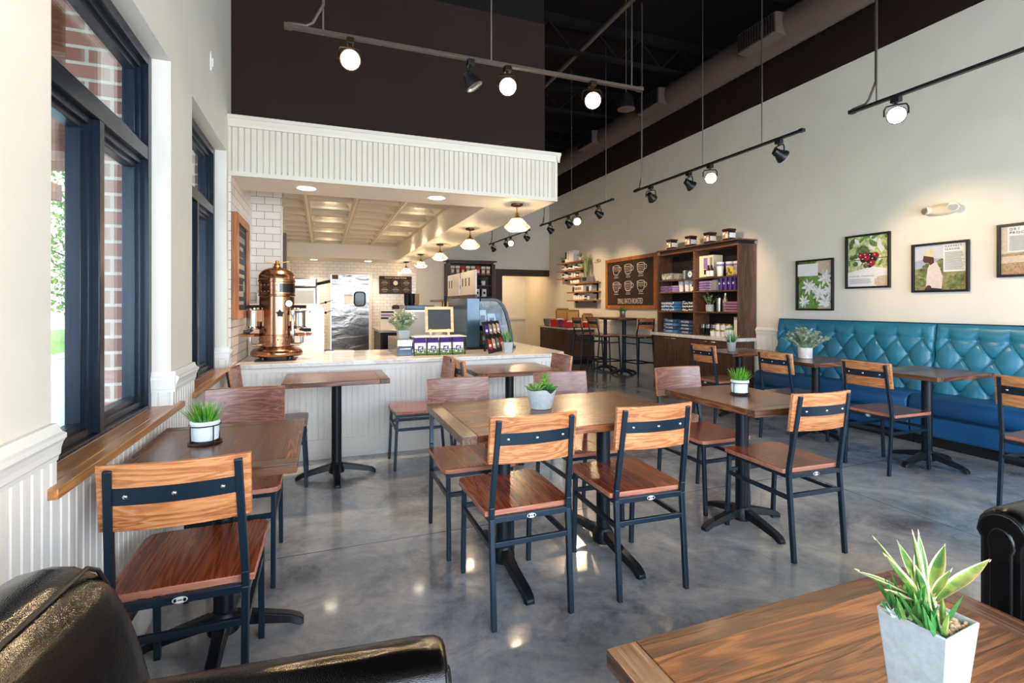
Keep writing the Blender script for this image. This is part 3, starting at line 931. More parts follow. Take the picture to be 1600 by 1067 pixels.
def make_chair(name='dining_chair', hs=0.463, top=0.853, cat='chair', bar=False):
    t = thing(name, 'x', cat)
    hw = 0.172
    tb = 0.022
    for s in (-1, 1):
        l = MB()
        xs_, xt = s*hw, s*(hw - 0.012)
        pts = [(xs_*(1.06 if bar else 1.0), -0.236 - (0.03 if bar else 0), 0), (xs_, -0.203, hs-0.03), (xs_, -0.207, hs+0.02), (xt, -0.262, top-0.008)]
        for a, b in zip(pts[:-1], pts[1:]):
            l.bar(a, b, tb, tb, up=(0, 1, 0))
        l.build('leg', 'blackmetal', t, smooth=0, bevel=0.003)
        l = MB()
        l.bar((xs_*(1.06 if bar else 1.0), 0.235 + (0.02 if bar else 0), 0), (xs_, 0.215, hs-0.025), tb, tb, up=(0, 1, 0))
        l.build('leg', 'blackmetal', t, smooth=0, bevel=0.003)
    f = MB()
    zr = hs-0.0345
    for y in (-0.203, 0.215): f.bar((-hw, y, zr), (hw, y, zr), 0.02, 0.024)
    for s in (-1, 1): f.bar((s*hw, -0.203, zr), (s*hw, 0.215, zr), 0.02, 0.024)
    f.build('seat_frame', 'blackmetal', t, smooth=0, bevel=0.002)
    zs = 0.33 if not bar else 0.26
    yr = -0.236 + 0.033*zs/(hs-0.03) - (0.02 if bar else 0)
    yf = 0.226 + (0.012 if bar else 0)
    for a, b in (((-hw, yr, zs), (hw, yr, zs)), ((-hw, yf, zs), (hw, yf, zs)), ((-hw, yr, zs-0.012), (-hw, yf, zs-0.012)), ((hw, yr, zs-0.012), (hw, yf, zs-0.012))):
        s = MB(); s.bar(a, b, 0.016, 0.022); s.build('stretcher', 'blackmetal', t, smooth=0, bevel=0.002)
    if bar:
        for s in (-1, 1):
            q = MB(); q.bar((s*hw, -0.215, 0.60), (s*hw, 0.22, 0.60), 0.014, 0.02); q.build('stretcher', 'blackmetal', t, smooth=0, bevel=0.002)
    # seat board, slightly rounded at its front
    st = MB()
    w0, w1 = 0.196, 0.203
    pol = [(-w0, -0.192)] + [(-w1, 0.20), (-w1+0.012, 0.232), (-w1+0.04, 0.243), (w1-0.04, 0.243), (w1-0.012, 0.232), (w1, 0.20)] + [(w0, -0.192)]
    st.prism(pol, 'z', hs-0.024, hs)
    st.bm.normal_update()
    for f_ in st.bm.faces:
        if abs(f_.normal.z) < 0.5: f_.material_index = 1
    st.build('seat', ['seat', 'seatedge'], t, smooth=30, bevel=0.004)
    bk = MB()
    plank_curved(bk, 0.385, top-0.19, top+0.004, -0.229, 0.02, 0.03, 0, 1, tilt=0.13)
    bk.build('backrest', ['chairback', 'chairfront'], t, smooth=30, bevel=0.003)
    bd = MB()
    yc = plank_curved(bd, 0.336, top-0.112, top-0.062, -0.2415, 0.004, 0.03, 0, 0, tilt=0.13)
    band = bd.build('back_band', 'blackmetal', t, smooth=30)
    for x in (-0.12, 0, 0.12):
        yy = -0.2415 - 0.03*(1-(2*x/0.385)**2) - 0.13*(0.025)
        bo = MB(); bo.ball((x, yy-0.001, top-0.087), (0.007, 0.004, 0.007), 8, 4)
        bo.build('bolt', 'chrome', band)
    bg = MB()
    bg.prism([(0.02*math.cos(2*math.pi*i/20), zr + 0.0095*math.sin(2*math.pi*i/20)) for i in range(20)], 'y', -0.2155, -0.2125)
    b = bg.build('badge', 'heater', t, smooth=0)
    bm_ = MB()
    for sx in (-1, 1):
        bm_.prism([(sx*0.0125 + 0.0045*math.cos(2*math.pi*i/10), zr + 0.0055*math.sin(2*math.pi*i/10)) for i in range(10)], 'y', -0.2162, -0.2150)
    bm_.bb(-0.006, 0.006, -0.2162, -0.2150, zr-0.0015, zr+0.0015)
    bm_.build('badge_mark', 'black', b, smooth=0)
    return t

CH = {}
chairs = [
 (-0.395, 1.952, 0, 'oak backed chair at the near side of the window wall table beside the leather armchair', 'window wall chairs'),
 (-0.385, 2.79, 180, 'oak backed chair on the far side of the window wall table, its front facing us', 'window wall chairs'),
 (0.812, 2.137, 0, 'oak backed chair on the near side of the large table, at its window end', 'chairs around the large middle table'),
 (1.402, 2.122, -2.6, 'oak backed chair on the near side of the large table, at its settee end', 'chairs around the large middle table'),
 (0.775, 2.745, 180, 'chair across the large middle table with its back to the counter, nearer the windows', 'chairs around the large middle table'),
 (1.475, 2.765, 180, 'oak chair across the large middle table mostly hidden behind the white succulent pot', 'chairs around the large middle table'),
 (2.405, 2.095, -2.5, 'oak backed chair at the near side of the small wire framed grass pot table', 'chairs at the small grass pot table'),
 (2.385, 2.715, 180, 'oak chair across the small grass pot table, its backrest facing us, painted with window sheen', 'chairs at the small grass pot table'),
 (0.765, 4.185, 90, 'chair side on before the white counter, facing the bare table near the copper machine', 'chairs along the counter'),
 (-0.345, 4.055, -90, 'chair squeezed between the window wall and the bare table by the copper machine', 'chairs along the counter'),
 (1.29, 4.035, -90, 'chair back to back with another before the counter, facing the second bare table', 'chairs along the counter'),
 (1.778, 4.085, 90, 'chair at the far end of the second bare counter table, by the counter corner', 'chairs along the counter'),
 (4.265, 2.735, -90, 'chair facing the teal settee at its bare table, seen whole from behind', 'chairs along the settee'),
 (4.265, 3.59, -90, 'chair facing the teal settee at the table with the marbled white plant pot', 'chairs along the settee'),
 (4.265, 4.55, -90, 'chair facing the settee at the table beside the walnut shelf cabinet', 'chairs along the settee'),
 (4.305, 1.745, -90, 'chair by the settee, cut off at the picture edge above the black armchair', 'chairs along the settee'),
]
for x, y, rz, lab, grp in chairs:
    first_or_dup(CH, make_chair, (x, y, 0), R(rz), lab, grp)
BS = {}
for x, y, rz, lab in (
 (5.455, 7.865, 0, 'tall bar stool with a low oak back beside the walnut shelf cabinet'),
 (5.02, 8.34, -90, 'tall bar stool at the bar table, nearer of the two before the low walnut cabinet'),
 (4.96, 8.86, -90, 'tall bar stool at the bar table, deeper of the two before the low walnut cabinet')):
    first_or_dup(BS, lambda: make_chair('bar_stool', 0.75, 1.06, 'bar stool', True), (x, y, 0), R(rz), lab, 'bar stools at the high table')

def base_foot(mb, L, a, z=0.0):
    c, s = math.cos(a), math.sin(a)
    rings = []
    for d, hh, w, zb in ((0.0, 0.05, 0.06, 0.045), (0.06, 0.045, 0.06, 0.05), (0.16, 0.038, 0.052, 0.032), (L-0.05, 0.032, 0.05, 0.016), (L-0.015, 0.032, 0.05, 0.0), (L, 0.018, 0.04, 0.0)):
        px, py = c*d, s*d
        nx, ny = -s*w/2, c*w/2
        rings.append([(px-nx, py-ny, zb), (px+nx, py+ny, zb), (px+nx*0.8, py+ny*0.8, zb+hh), (px-nx*0.8, py-ny*0.8, zb+hh)])
    mb.loft(rings)

def make_table(w, d, cols, h=0.76, th=0.036, name='cafe_table', cat='table', foot=0.29, legs=4, fx=None):
    """w along local x with the grain"""
    t = thing(name, 'x', cat)
    eb = 0.07
    mb = MB(); mb.bb(-w/2+eb, w/2-eb, -d/2, d/2, h-th, h); mb.build('tabletop', 'tabletop', t, smooth=0, bevel=0.003)
    for s in (-1, 1):
        mb = MB(); mb.bb(s*(w/2-eb)+s*0.0006, s*w/2, -d/2, d/2, h-th, h); mb.build('end_board', 'endboard', t, smooth=0, bevel=0.003)
    for cx, angs in cols:
        mb = MB(); mb.cyl((cx, 0, 0.06), (cx, 0, h-th-0.01), 0.037, 24); mb.build('column', 'iron', t)
        mb = MB(); mb.lathe([(0.05, h-th-0.02), (0.11, h-th-0.008), (0.11, h-th)], (cx, 0, 0), 24); mb.build('top_plate', 'iron', t)
        mb = MB(); mb.lathe([(0.058, 0.03), (0.058, 0.07), (0.045, 0.10), (0.038, 0.11)], (cx, 0, 0), 24)
        for a in angs: 
            m2 = MB.__new__(MB); m2.bm = mb.bm; m2.mi = 0
            n0 = len(mb.bm.verts)
            base_foot(mb, foot, R(a))
            mb.bm.verts.ensure_lookup_table()
            for v in list(mb.bm.verts)[n0:]: v.co.x += cx
        mb.build('foot_base', 'iron', t, bevel=0.004)
    return t
X4 = (0, 90, 180, 270)
TB = {}
tables = [
 (-0.362, 2.24, 90, 'dark oak table against the beadboard window wall with a wire framed grass pot'),
 (0.10, 4.06, 0, 'bare dark oak table before the counter under the copper coffee machine'),
 (1.515, 4.08, 0, 'bare dark oak table before the counter under the glass pastry case'),
 (2.345, 2.325, 90, 'small dark oak table with a grass pot between the large table and the settee'),
 (4.655, 2.665, 0, 'bare dark oak table before the teal settee, nearest of the settee tables'),
 (4.615, 3.63, 0, 'dark oak settee table carrying the marbled white pot of grey green leaves'),
 (4.635, 4.64, 0, 'dark oak settee table beside the walnut cabinet with a small grass pot'),
]
for x, y, rz, lab in tables:
    first_or_dup(TB, lambda: make_table(0.73, 0.56, [(0, X4)]), (x, y, 0), R(rz), lab, 'small cafe tables')
t = make_table(1.205, 0.75, [(-0.29, (90, 270)), (0.285, (90, 270))], foot=0.36)
t.location = (1.135, 2.368, 0); t['label'] = 'large dark oak table in the middle of the floor holding the white succulent pot'
t = make_table(1.25, 0.6, [(-0.34, X4), (0.34, X4)], h=1.062, name='bar_table', foot=0.27)
t.location = (5.36, 8.52, 0); t.rotation_euler = (0, 0, R(90)); t['label'] = 'high bar table on two black columns against the wainscot below the cup chalkboard'

# low coffee table in front
t = thing('coffee_table', 'low weathered plank coffee table with a square concrete planter on it', 'coffee table', (1.255, 0.77, 0))
cw, cd, chh = 1.15, 0.70, 0.42
mb = MB(); mb.bb(-cw/2+0.09, cw/2-0.09, -cd/2, cd/2, chh-0.045, chh); mb.build('tabletop', 'coffeewood', t, smooth=0, bevel=0.003)
for s in (-1, 1):
    mb = MB(); mb.bb(s*(cw/2-0.089), s*cw/2, -cd/2, cd/2, chh-0.045, chh); mb.build('end_board', 'endboard', t, smooth=0, bevel=0.003)
for sx in (-1, 1):
    for sy in (-1, 1):
        mb = MB(); mb.box((sx*(cw/2-0.07), sy*(cd/2-0.07), (chh-0.045)/2), (0.07, 0.07, chh-0.045)); mb.build('leg', 'endboard', t, smooth=0, bevel=0.004)

# black leather armchairs
def make_armchair():
    t = thing('armchair', 'x', 'armchair', group='black leather armchairs')
    def arm_prof(w, h, r):
        p = [(-w/2, 0.08), (-w/2, h-r*1.3)]
        for i in range(9):
            a = math.pi - math.pi*i/8
            p.append(((r)*math.cos(a), h - r + r*math.sin(a)))
        p += [(w/2, h-r*1.3), (w/2, 0.08)]
        return p
    for s in (-1, 1):
        mb = MB()
        pr = arm_prof(0.125, 0.628, 0.077)
        rings = []
        for x, k in ((-0.30, 1), (-0.05, 1), (0.36, 1), (0.40, 0.97), (0.42, 0.88)):
            rings.append([(x, s*0.355 + a*k, 0.34 + (z-0.34)*(1 - (1-k)*0.4)) for a, z in pr])
        mb.loft(rings)
        a = mb.build('arm', 'leather', t, smooth=50, bevel=0.008)
        mb = MB()
        mb.tube([(0.412, s*0.355 + y*0.84, 0.34 + (z-0.34)*0.93) for y, z in pr], 0.008, 6)
        mb.build('piping', 'piping', a)
        mb = MB()
        inner = [(s*0.355 + y*0.5, 0.33 + (z-0.33)*0.8) for y, z in pr]
        mb.prism([(y, z) for y, z in inner], 'x', 0.41, 0.43)
        mb.build('arm_front_panel', 'leather', a, smooth=50, bevel=0.006)
    mb = MB()
    prof = [(-0.352, 0.08), (-0.377, 0.35), (-0.387, 0.66), (-0.372, 0.78), (-0.332, 0.845), (-0.262, 0.868), (-0.192, 0.85), (-0.147, 0.77), (-0.107, 0.62), (-0.082, 0.47), (-0.072, 0.36), (-0.072, 0.08)]
    cx, cz = -0.235, 0.42
    rings = []
    for y, k in ((-0.43, 0.80), (-0.42, 0.9), (-0.39, 0.97), (-0.34, 1.0), (0.0, 1.015), (0.34, 1.0), (0.39, 0.97), (0.42, 0.9), (0.43, 0.80)):
        rings.append([(cx + (x-cx)*k, y, cz + (z-cz)*k if z > 0.1 else z) for x, z in prof])
    mb.loft(rings)
    b = mb.build('backrest', 'leather', t, smooth=60, sub=1)
    mb = MB()
    mb.tube([(-0.190, y, 0.853 - 2.2*max(0, abs(y)-0.36)**1.2) for y in [-0.415 + 0.83*i/24 for i in range(25)]], 0.004, 6)
    mb.build('piping', 'piping', b)
    mb = MB()
    sp = [(-0.14, 0.30), (-0.13, 0.43), (-0.08, 0.45), (0.28, 0.455), (0.36, 0.44), (0.40, 0.40), (0.395, 0.32), (0.34, 0.29)]
    mb.loft([[(x, y, z if k == 1 else 0.37 + (z-0.37)*k) for x, z in sp] for y, k in ((-0.285, 0.75), (-0.27, 1), (0.27, 1), (0.285, 0.75))])
    mb.build('seat_cushion', 'leather', t, smooth=60, sub=1)
    mb = MB(); mb.bb(-0.35, 0.37, -0.33, 0.33, 0.07, 0.30); mb.build('base', 'leather', t, bevel=0.02)
    for sx in (-0.31, 0.34):
        for sy in (-0.34, 0.34):
            mb = MB(); mb.cyl((sx, sy, 0), (sx, sy, 0.085), 0.022, 10, 0.03); mb.build('leg', 'darkwood', t)
    return t
AC = {}
first_or_dup(AC, make_armchair, (-0.222, 0.69, 0), R(-6), 'black leather armchair in the near corner below the window wall, back and one arm showing')
first_or_dup(AC, make_armchair, (2.515, 0.625, 0), R(180), 'black leather armchair across the coffee table showing only its rolled arm front')

# teal buttoned settee
def make_settee(y0, y1, label):
    L = y1 - y0
    t = thing('settee', label, 'settee', (0, y0, 0), group='teal buttoned settee sections')
    mb = MB(); mb.bb(5.26, 5.66, 0.0, L, 0, 0.10); mb.build('kickboard', 'black', t)
    mb = MB()
    mb.prism([(5.20, 0.10), (5.185, 0.12), (5.175, 0.285), (5.66, 0.285), (5.66, 0.10)], 'y', 0.004, L-0.004)
    mb.build('base', 'tealbase', t, smooth=30, bevel=0.006)
    mb = MB(); mb.tube([(5.168, 0.01, 0.292), (5.168, L-0.01, 0.292)], 0.007, 6); mb.build('piping', 'tealdark', t)
    mb = MB()
    sp = [(5.20, 0.295), (5.165, 0.30), (5.15, 0.34), (5.152, 0.41), (5.172, 0.455), (5.22, 0.472), (5.50, 0.468), (5.56, 0.46), (5.56, 0.295)]
    mb.loft([[(5.36 + (x-5.36)*k, y, 0.38 + (z-0.38)*k) for x, z in sp] for y, k in ((0.002, 0.86), (0.008, 0.95), (0.025, 1), (L-0.025, 1), (L-0.008, 0.95), (L-0.002, 0.86))])
    mb.build('seat_cushion', 'tealbase', t, smooth=60)
    nx = round(L/0.218)
    px = L/nx
    zb, zt, z1, dz = 0.45, 1.118, 0.973, 0.163
    def surf(u, v):
        y = L*u; z = zb + (zt-zb)*v
        base = 5.50 + 0.085*(z-zb)/(zt-zb)
        uu = y/px; vv = (z1 - z)/(2*dz)
        a, b = uu + 0.5 + vv, uu + 0.5 - vv
        da, db = abs(a - round(a)), abs(b - round(b))
        puff = 0.0
        if vv >= -0.02:
            cr = math.exp(-(da/0.04)**2) + math.exp(-(db/0.04)**2)
            puff -= 0.010*min(cr, 1.2)
            puff += 0.011*min(1, vv/0.1)*math.sin(math.pi*(a % 1))**0.7*math.sin(math.pi*(b % 1))**0.7 if vv > 0 else 0
            row = round(vv*2)
        else:
            fade = max(0, 1 + vv/0.38)
            d0 = abs(uu + 0.5 - round(uu + 0.5))
            puff -= 0.010*math.exp(-(d0/0.05)**2)*fade
            puff += 0.008*math.sin(math.pi*((uu+0.5) % 1))*fade*min(1, -vv/0.1)
        r2 = min((((y - (k + 0.5*(1 - row % 2))*px))**2 + (z - (z1 - row*dz))**2) for row in range(-0, 6) for k in (int(uu)-1, int(uu), int(uu)+1))
        puff -= 0.016*math.exp(-r2/(0.02**2)) + 0.016*math.exp(-r2/(0.05**2))
        e = min(u*L, L - u*L, zt - z)
        edge = 0.04*math.exp(-max(e, 0)/0.018)
        return (base - puff - 0.02 + edge, y, z)
    mb = MB(); mb.grid(surf, 190, 84)
    # sides and rear of the back
    mb.bb(5.60, 5.66, 0.006, L-0.006, zb, zt+0.006)
    for yy in (0.004, L-0.012): mb.prism([(5.53, zb), (5.61, zt), (5.66, zt), (5.66, zb)], 'y', yy, yy+0.008)
    mb.prism([(5.60, zt-0.004), (5.604, zt+0.008), (5.66, zt+0.008), (5.66, zt-0.004)], 'y', 0.004, L-0.004)
    mb.build('backrest', 'teal', t, smooth=70)
    mb = MB(); mb.tube([(5.602, 0.004, zt+0.005), (5.602, L-0.004, zt+0.005)], 0.006, 6); mb.build('piping', 'tealdark', t)
    for row in range(4):
        z = z1 - row*dz
        for k in range(nx + (row % 2)):
            y = (k + 0.5*(1 - row % 2))*px
            if y < 0.03 or y > L-0.03: continue
            x = surf(y/L, (z-zb)/(zt-zb))[0]
            b = MB(); b.ball((x-0.007, y, z), (0.008, 0.014, 0.014), 10, 5); b.build('button', 'teal', t)
    return t
make_settee(3.122, 4.93, 'teal buttoned settee section running to the walnut cabinet end of the wall')
make_settee(1.30, 3.116, 'teal buttoned settee section under the framed dry process poster, at the picture edge')
# ================================================================ service counter and what stands on it
CT = 0.825
t = thing('service_counter', 'long white beadboard service counter with a pale quartz top', 'counter', (0, 0, 0))
mb = MB(); mb.bb(-0.66, 2.265, 4.56, 5.50, 0.01, CT-0.036); mb.bb(1.42, 2.265, 5.50, 10.0, 0.01, CT-0.036); mb.build('body', 'white', t)
mb = MB(); beads(mb, 'y', -0.66, 2.27, 4.556, -1, 0.15, 0.745, 0.046); beads(mb, 'x', 4.556, 10.0, 2.27, 1, 0.15, 0.745, 0.046); mb.build('front_panel', 'white', t, smooth=0)
mb = MB(); mb.bb(-0.66, 2.285, 4.538, 4.57, 0, 0.15); mb.bb(2.25, 2.285, 4.538, 10.0, 0, 0.15); mb.bb(-0.66, 2.28, 4.543, 4.57, 0.15, 0.162); mb.build('plinth', 'white', t, smooth=0)
mb = MB(); mb.bb(-0.66, 2.28, 4.541, 4.57, 0.745, CT-0.035); mb.bb(2.25, 2.28, 4.541, 10.0, 0.745, CT-0.035); mb.build('top_rail', 'white', t, smooth=0)
mb = MB(); mb.prism([(-0.66, 4.49), (2.12, 4.49), (2.31, 4.62), (2.33, 4.68), (2.33, 10.03), (1.39, 10.03), (1.39, 5.55), (-0.66, 5.55)], 'z', CT-0.035, CT); mb.build('countertop', 'marble', t, smooth=0, bevel=0.004)

t = thing('splash_panel', 'white splash panel with one rounded corner standing behind the copper machine', 'panel', (-0.32, 5.30, CT))
mb = MB(); mb.prism([(-0.335, 0), (0.335, 0), (0.335, 0.42)] + [(0.265 + 0.07*math.cos(R(a)), 0.42 + 0.07*math.sin(R(a))) for a in range(15, 91, 15)] + [(-0.335, 0.49)], 'y', -0.012, 0.012)
mb.build('panel_board', 'offwhite', t, smooth=30, bevel=0.003)

# copper espresso machine
t = thing('espresso_machine', 'tall copper column coffee machine with a domed lid on the counter end', 'coffee machine', (-0.375, 4.87, CT))
def Zc(z): return z - CT
mb = MB(); mb.lathe([(0.2, 0.035), (0.212, 0.055), (0.205, 0.08), (0.185, 0.098), (0.155, 0.112), (0.145, 0.122)], n=40); mb.build('base', 'copper', t, smooth=60)
for a in range(4):
    mb = MB(); mb.cyl((0.15*math.cos(R(45+90*a)), 0.15*math.sin(R(45+90*a)), 0), (0.15*math.cos(R(45+90*a)), 0.15*math.sin(R(45+90*a)), 0.04), 0.022, 12); mb.build('foot', 'black', t)
mb = MB(); mb.lathe([(0.143, 0.118), (0.143, 0.205)], n=40); lo = mb.build('lower_drum', 'copper', t, smooth=60)
for k in range(12):
    a = R(180 + 15*k + 7)
    b = MB(); b.ball((0.143*math.cos(a), 0.143*math.sin(a), 0.145 if k % 2 else 0.18), 0.007, 6, 4); b.build('rivet', 'brass', lo)
mb = MB(); mb.lathe([(0.147, 0.205), (0.149, 0.212), (0.147, 0.219), (0.141, 0.222), (0.141, 0.55), (0.148, 0.556), (0.149, 0.566), (0.143, 0.572)], n=40); mb.build('boiler_column', 'copper', t, smooth=40)
mb = MB(); mb.lathe([(0.144, 0.572), (0.144, 0.675), (0.151, 0.68), (0.151, 0.692), (0.146, 0.696)], n=40); up = mb.build('upper_drum', 'copper', t, smooth=40)
for k in range(9):
    for z in (0.595, 0.65):
        a = R(190 + 14*k)
        b = MB(); b.ball((0.144*math.cos(a), 0.144*math.sin(a), z), 0.006, 6, 4); b.build('rivet', 'copper', up)
mb = MB()
rings = []
for rr in (0.147, 0.150):
    pass
pts = [(math.cos(R(a)), math.sin(R(a))) for a in range(282, 349, 6)]
mb.loft([[(x*0.150, y*0.150, 0.588) for x, y in pts] + [(x*0.13, y*0.13, 0.588) for x, y in pts[::-1]], [(x*0.150, y*0.150, 0.662) for x, y in pts] + [(x*0.13, y*0.13, 0.662) for x, y in pts[::-1]]])
mb.build('dark_window', 'blackgloss', t, smooth=30)
mb = MB(); mb.lathe([(0.146, 0.694), (0.146, 0.735), (0.14, 0.745), (0.128, 0.765), (0.105, 0.785), (0.07, 0.80), (0.03, 0.808)], n=40); mb.build('dome', 'copper', t, smooth=60)
mb = MB(); mb.lathe([(0.028, 0.805), (0.034, 0.812), (0.024, 0.825), (0.028, 0.838), (0.016, 0.846)], n=16)
mb.box((-0.045, 0, 0.845), (0.09, 0.012, 0.008), ry=R(8)); mb.box((0.05, 0, 0.855), (0.1, 0.012, 0.006), ry=R(-10)); mb.ball((0, 0, 0.855), (0.016, 0.014, 0.018), 8, 5)
mb.build('finial', 'brass', t)
# brewing groups either side
for s in (-1, 1):
    g = MB(); g.bb(s*0.10, s*0.185, -0.09, 0.0, 0.33, 0.44); bx = g.build('group_housing', 'copper', t, bevel=0.006)
    g = MB(); g.cyl((s*0.185, -0.06, 0.29), (s*0.185, -0.06, 0.43), 0.048, 20); g.build('group_cylinder', 'steel', bx)
    g = MB(); g.lathe([(0.055, 0.27), (0.06, 0.282), (0.05, 0.295)], (s*0.185, -0.06, 0), 20); g.build('filter_collar', 'chrome', bx)
    g = MB(); g.tube([(s*0.19, -0.10, 0.265), (s*0.24, -0.15, 0.262), (s*0.28, -0.16, 0.262)] if s > 0 else [(s*0.185, -0.10, 0.265), (s*0.2, -0.17, 0.255), (s*0.24, -0.18, 0.255)], [0.01, 0.016, 0.014], 8); g.build('portafilter_handle', 'black', bx)
    g = MB(); g.tube([(s*0.1, -0.07, 0.47), (s*0.16, -0.08, 0.465), (s*0.24, -0.09, 0.462)], [0.008, 0.013, 0.015], 8); g.build('lever', 'black', bx)
    g = MB(); g.cyl((s*0.175, -0.06, 0.44), (s*0.175, -0.06, 0.475), 0.02, 12); g.build('lever_hub', 'chrome', bx)
    g = MB(); g.lathe([(0.02, 0.205), (0.075, 0.21), (0.085, 0.23), (0.082, 0.231), (0.07, 0.216), (0.01, 0.214)], (s*0.205, -0.07, 0), 24); tr = g.build('drip_tray', 'copper', t)
    g = MB(); g.tube([(s*0.205, -0.07, 0.206), (s*0.205, -0.07, 0.15), (s*0.18, -0.08, 0.135), (s*0.11, -0.09, 0.14)], 0.014, 8); g.build('drain_pipe', 'chrome', tr)
g = MB(); g.cyl((0.1, -0.112, 0.49), (0.103, -0.125, 0.49), 0.027, 20); ga = g.build('pressure_gauge', 'chrome', t)
g = MB(); g.cyl((0.103, -0.125, 0.49), (0.1035, -0.128, 0.49), 0.021, 20); g.build('dial', 'paper', ga)
g = MB(); g.prism([((0.036 if k % 2 == 0 else 0.022)*math.cos(R(36*k+90)) + 0.035, (0.036 if k % 2 == 0 else 0.022)*math.sin(R(36*k+90)) + 0.405) for k in range(10)], 'y', -0.165, -0.145); kn = g.build('star_knob', 'slate', t, bevel=0.004)
g = MB(); g.cyl((0.035, -0.15, 0.405), (0.035, -0.12, 0.405), 0.01, 8); g.build('knob_stem', 'brass', kn)
g = MB(); g.tube([(0.125, -0.10, 0.43), (0.132, -0.115, 0.40), (0.132, -0.115, 0.23), (0.14, -0.11, 0.19)], 0.012, 10); pp = g.build('steam_pipe', 'chrome', t)
for z in (0.41, 0.235):
    g = MB(); g.lathe([(0.02, z-0.02), (0.022, z), (0.02, z+0.02)], (0.132, -0.115, 0), 12); g.build('pipe_union', 'chrome', pp)
g = MB(); g.tube([(0.14, -0.115, 0.415), (0.24, -0.13, 0.42)], 0.007, 8); g.lathe([(0.008, -0.0), (0.026, 0.004), (0.026, 0.014), (0.008, 0.018)], (0.252, -0.13, 0.41), 12); g.build('steam_valve', 'chrome', pp)
g = MB(); g.tube([(0.235, -0.13, 0.28), (0.235, -0.14, 0.2), (0.228, -0.14, 0.14)], 0.005, 8); g.build('steam_wand', 'chrome', pp)
g = MB(); g.bb(-0.16, 0.16, -0.17, 0.16, 0.0, 0.006)
g.build('mat', 'black', t)

t = thing('magazine', 'folded purple and white leaflet lying flat on the counter', 'leaflet', (0.155, 5.44, CT), R(4))
mb = MB(); mb.prism([(-0.15, 0), (0.15, 0), (0.15, 0.006), (0.0, 0.012), (-0.11, 0.02), (-0.155, 0.012)], 'y', -0.07, 0.07); mb.build('pages', 'paper', t, smooth=0)
mb = MB(); mb.prism([(-0.157, 0.012), (-0.11, 0.021), (-0.05, 0.0165), (-0.05, 0.0175), (-0.11, 0.0225), (-0.159, 0.0135)], 'y', -0.071, 0.071); mb.build('cover', 'purple', t, smooth=0)

# dark drawer unit
t = thing('countertop_drawer', 'dark steel fronted drawer box on the counter under the dusty green plant', 'drawer box', (0.725, 5.14, CT))
mb = MB(); mb.bb(-0.07, 0.07, -0.36, 0.36, 0, 0.085); mb.build('lower_case', 'casedark', t, bevel=0.004)
mb = MB(); mb.bb(-0.07, 0.07, -0.36, 0.36, 0.086, 0.15); mb.build('upper_case', 'steel', t, bevel=0.004)
mb = MB(); mb.bb(-0.05, 0.05, -0.372, -0.36, 0.06, 0.07); mb.build('handle', 'chrome', t)

# coffee bags in a wire rack
t = thing('wire_rack', 'black wire display rack holding four purple topped coffee bags', 'display rack', (1.05, 4.79, CT))
mb = MB()
for z in (0.012, 0.06):
    mb.tube([(-0.245, -0.06, z), (0.245, -0.06, z), (0.245, 0.09, z), (-0.245, 0.09, z)], 0.003, 6, closed=True)
mb.build('basket_wire', 'black', t)
for x in (-0.245, -0.122, 0.0, 0.122, 0.245):
    mb = MB(); mb.cyl((x, -0.062, 0), (x, -0.062, 0.17), 0.0035, 6); mb.build('upright', 'black', t)
mb = MB(); mb.bb(-0.25, 0.26, -0.068, 0.20, 0.172, 0.178); mb.build('top_shelf', 'offwhite', t)
for x in (-0.24, 0.25):
    mb = MB(); mb.cyl((x, 0.19, 0), (x, 0.19, 0.172), 0.004, 6); mb.build('upright', 'black', t)
def make_bag():
    t = thing('coffee_bag', 'x', 'coffee bag', group='coffee bags in the wire rack')
    mb = MB()
    mb.loft([[(-0.052, -0.035, 0.004), (0.052, -0.035, 0.004), (0.052, 0.035, 0.004), (-0.052, 0.035, 0.004)], [(-0.055, -0.037, 0.06), (0.055, -0.037, 0.06), (0.055, 0.037, 0.06), (-0.055, 0.037, 0.06)], [(-0.054, -0.032, 0.118), (0.054, -0.032, 0.118), (0.054, 0.032, 0.118), (-0.054, 0.032, 0.118)]])
    mb.build('bag_body', 'printwhite', t, smooth=30)
    mb = MB()
    mb.loft([[(-0.0545, -0.0325, 0.118), (0.0545, -0.0325, 0.118), (0.0545, 0.0325, 0.118), (-0.0545, 0.0325, 0.118)], [(-0.054, -0.012, 0.163), (0.054, -0.012, 0.163), (0.054, 0.004, 0.163), (-0.054, 0.004, 0.163)]])
    mb.build('bag_top', 'purple', t, smooth=30)
    mb = MB()
    for k in range(9):
        h = 0.03 + 0.018*math.sin(k*1.9)
        mb.bb(-0.054 + 0.012*k, -0.054 + 0.012*k + 0.012, -0.0385, -0.0375, 0.006, 0.008 + h)
    mb.build('printed_hills', 'printleaf', t, smooth=0)
    mb = MB(); mb.box((0.002, -0.039, 0.062), (0.05, 0.0015, 0.05), ry=R(6)); em = mb.build('emblem', 'purple', t, smooth=0)
    mb = MB()
    for cx, cz, r in ((0.0, 0.066, 0.014), (0.012, 0.052, 0.009), (-0.008, 0.05, 0.006), (0.01, 0.076, 0.006)):
        mb.prism([(cx + r*math.cos(2*math.pi*k/12), cz + r*math.sin(2*math.pi*k/12)*0.8) for k in range(12)], 'y', -0.0408, -0.0398)
    mb.build('emblem_figure', 'printwhite', em, smooth=0)
    return t
BG = {}
for i, lab in enumerate(('purple topped coffee bag in the rack, next to the dark drawer box', 'second purple topped coffee bag in the rack from the dark drawer box', 'third purple topped coffee bag in the rack from the dark drawer box', 'purple topped coffee bag in the rack, nearest the pastry case')):
    first_or_dup(BG, make_bag, (1.05 - 0.184 + 0.1225*i, 4.795, CT), 0, lab)

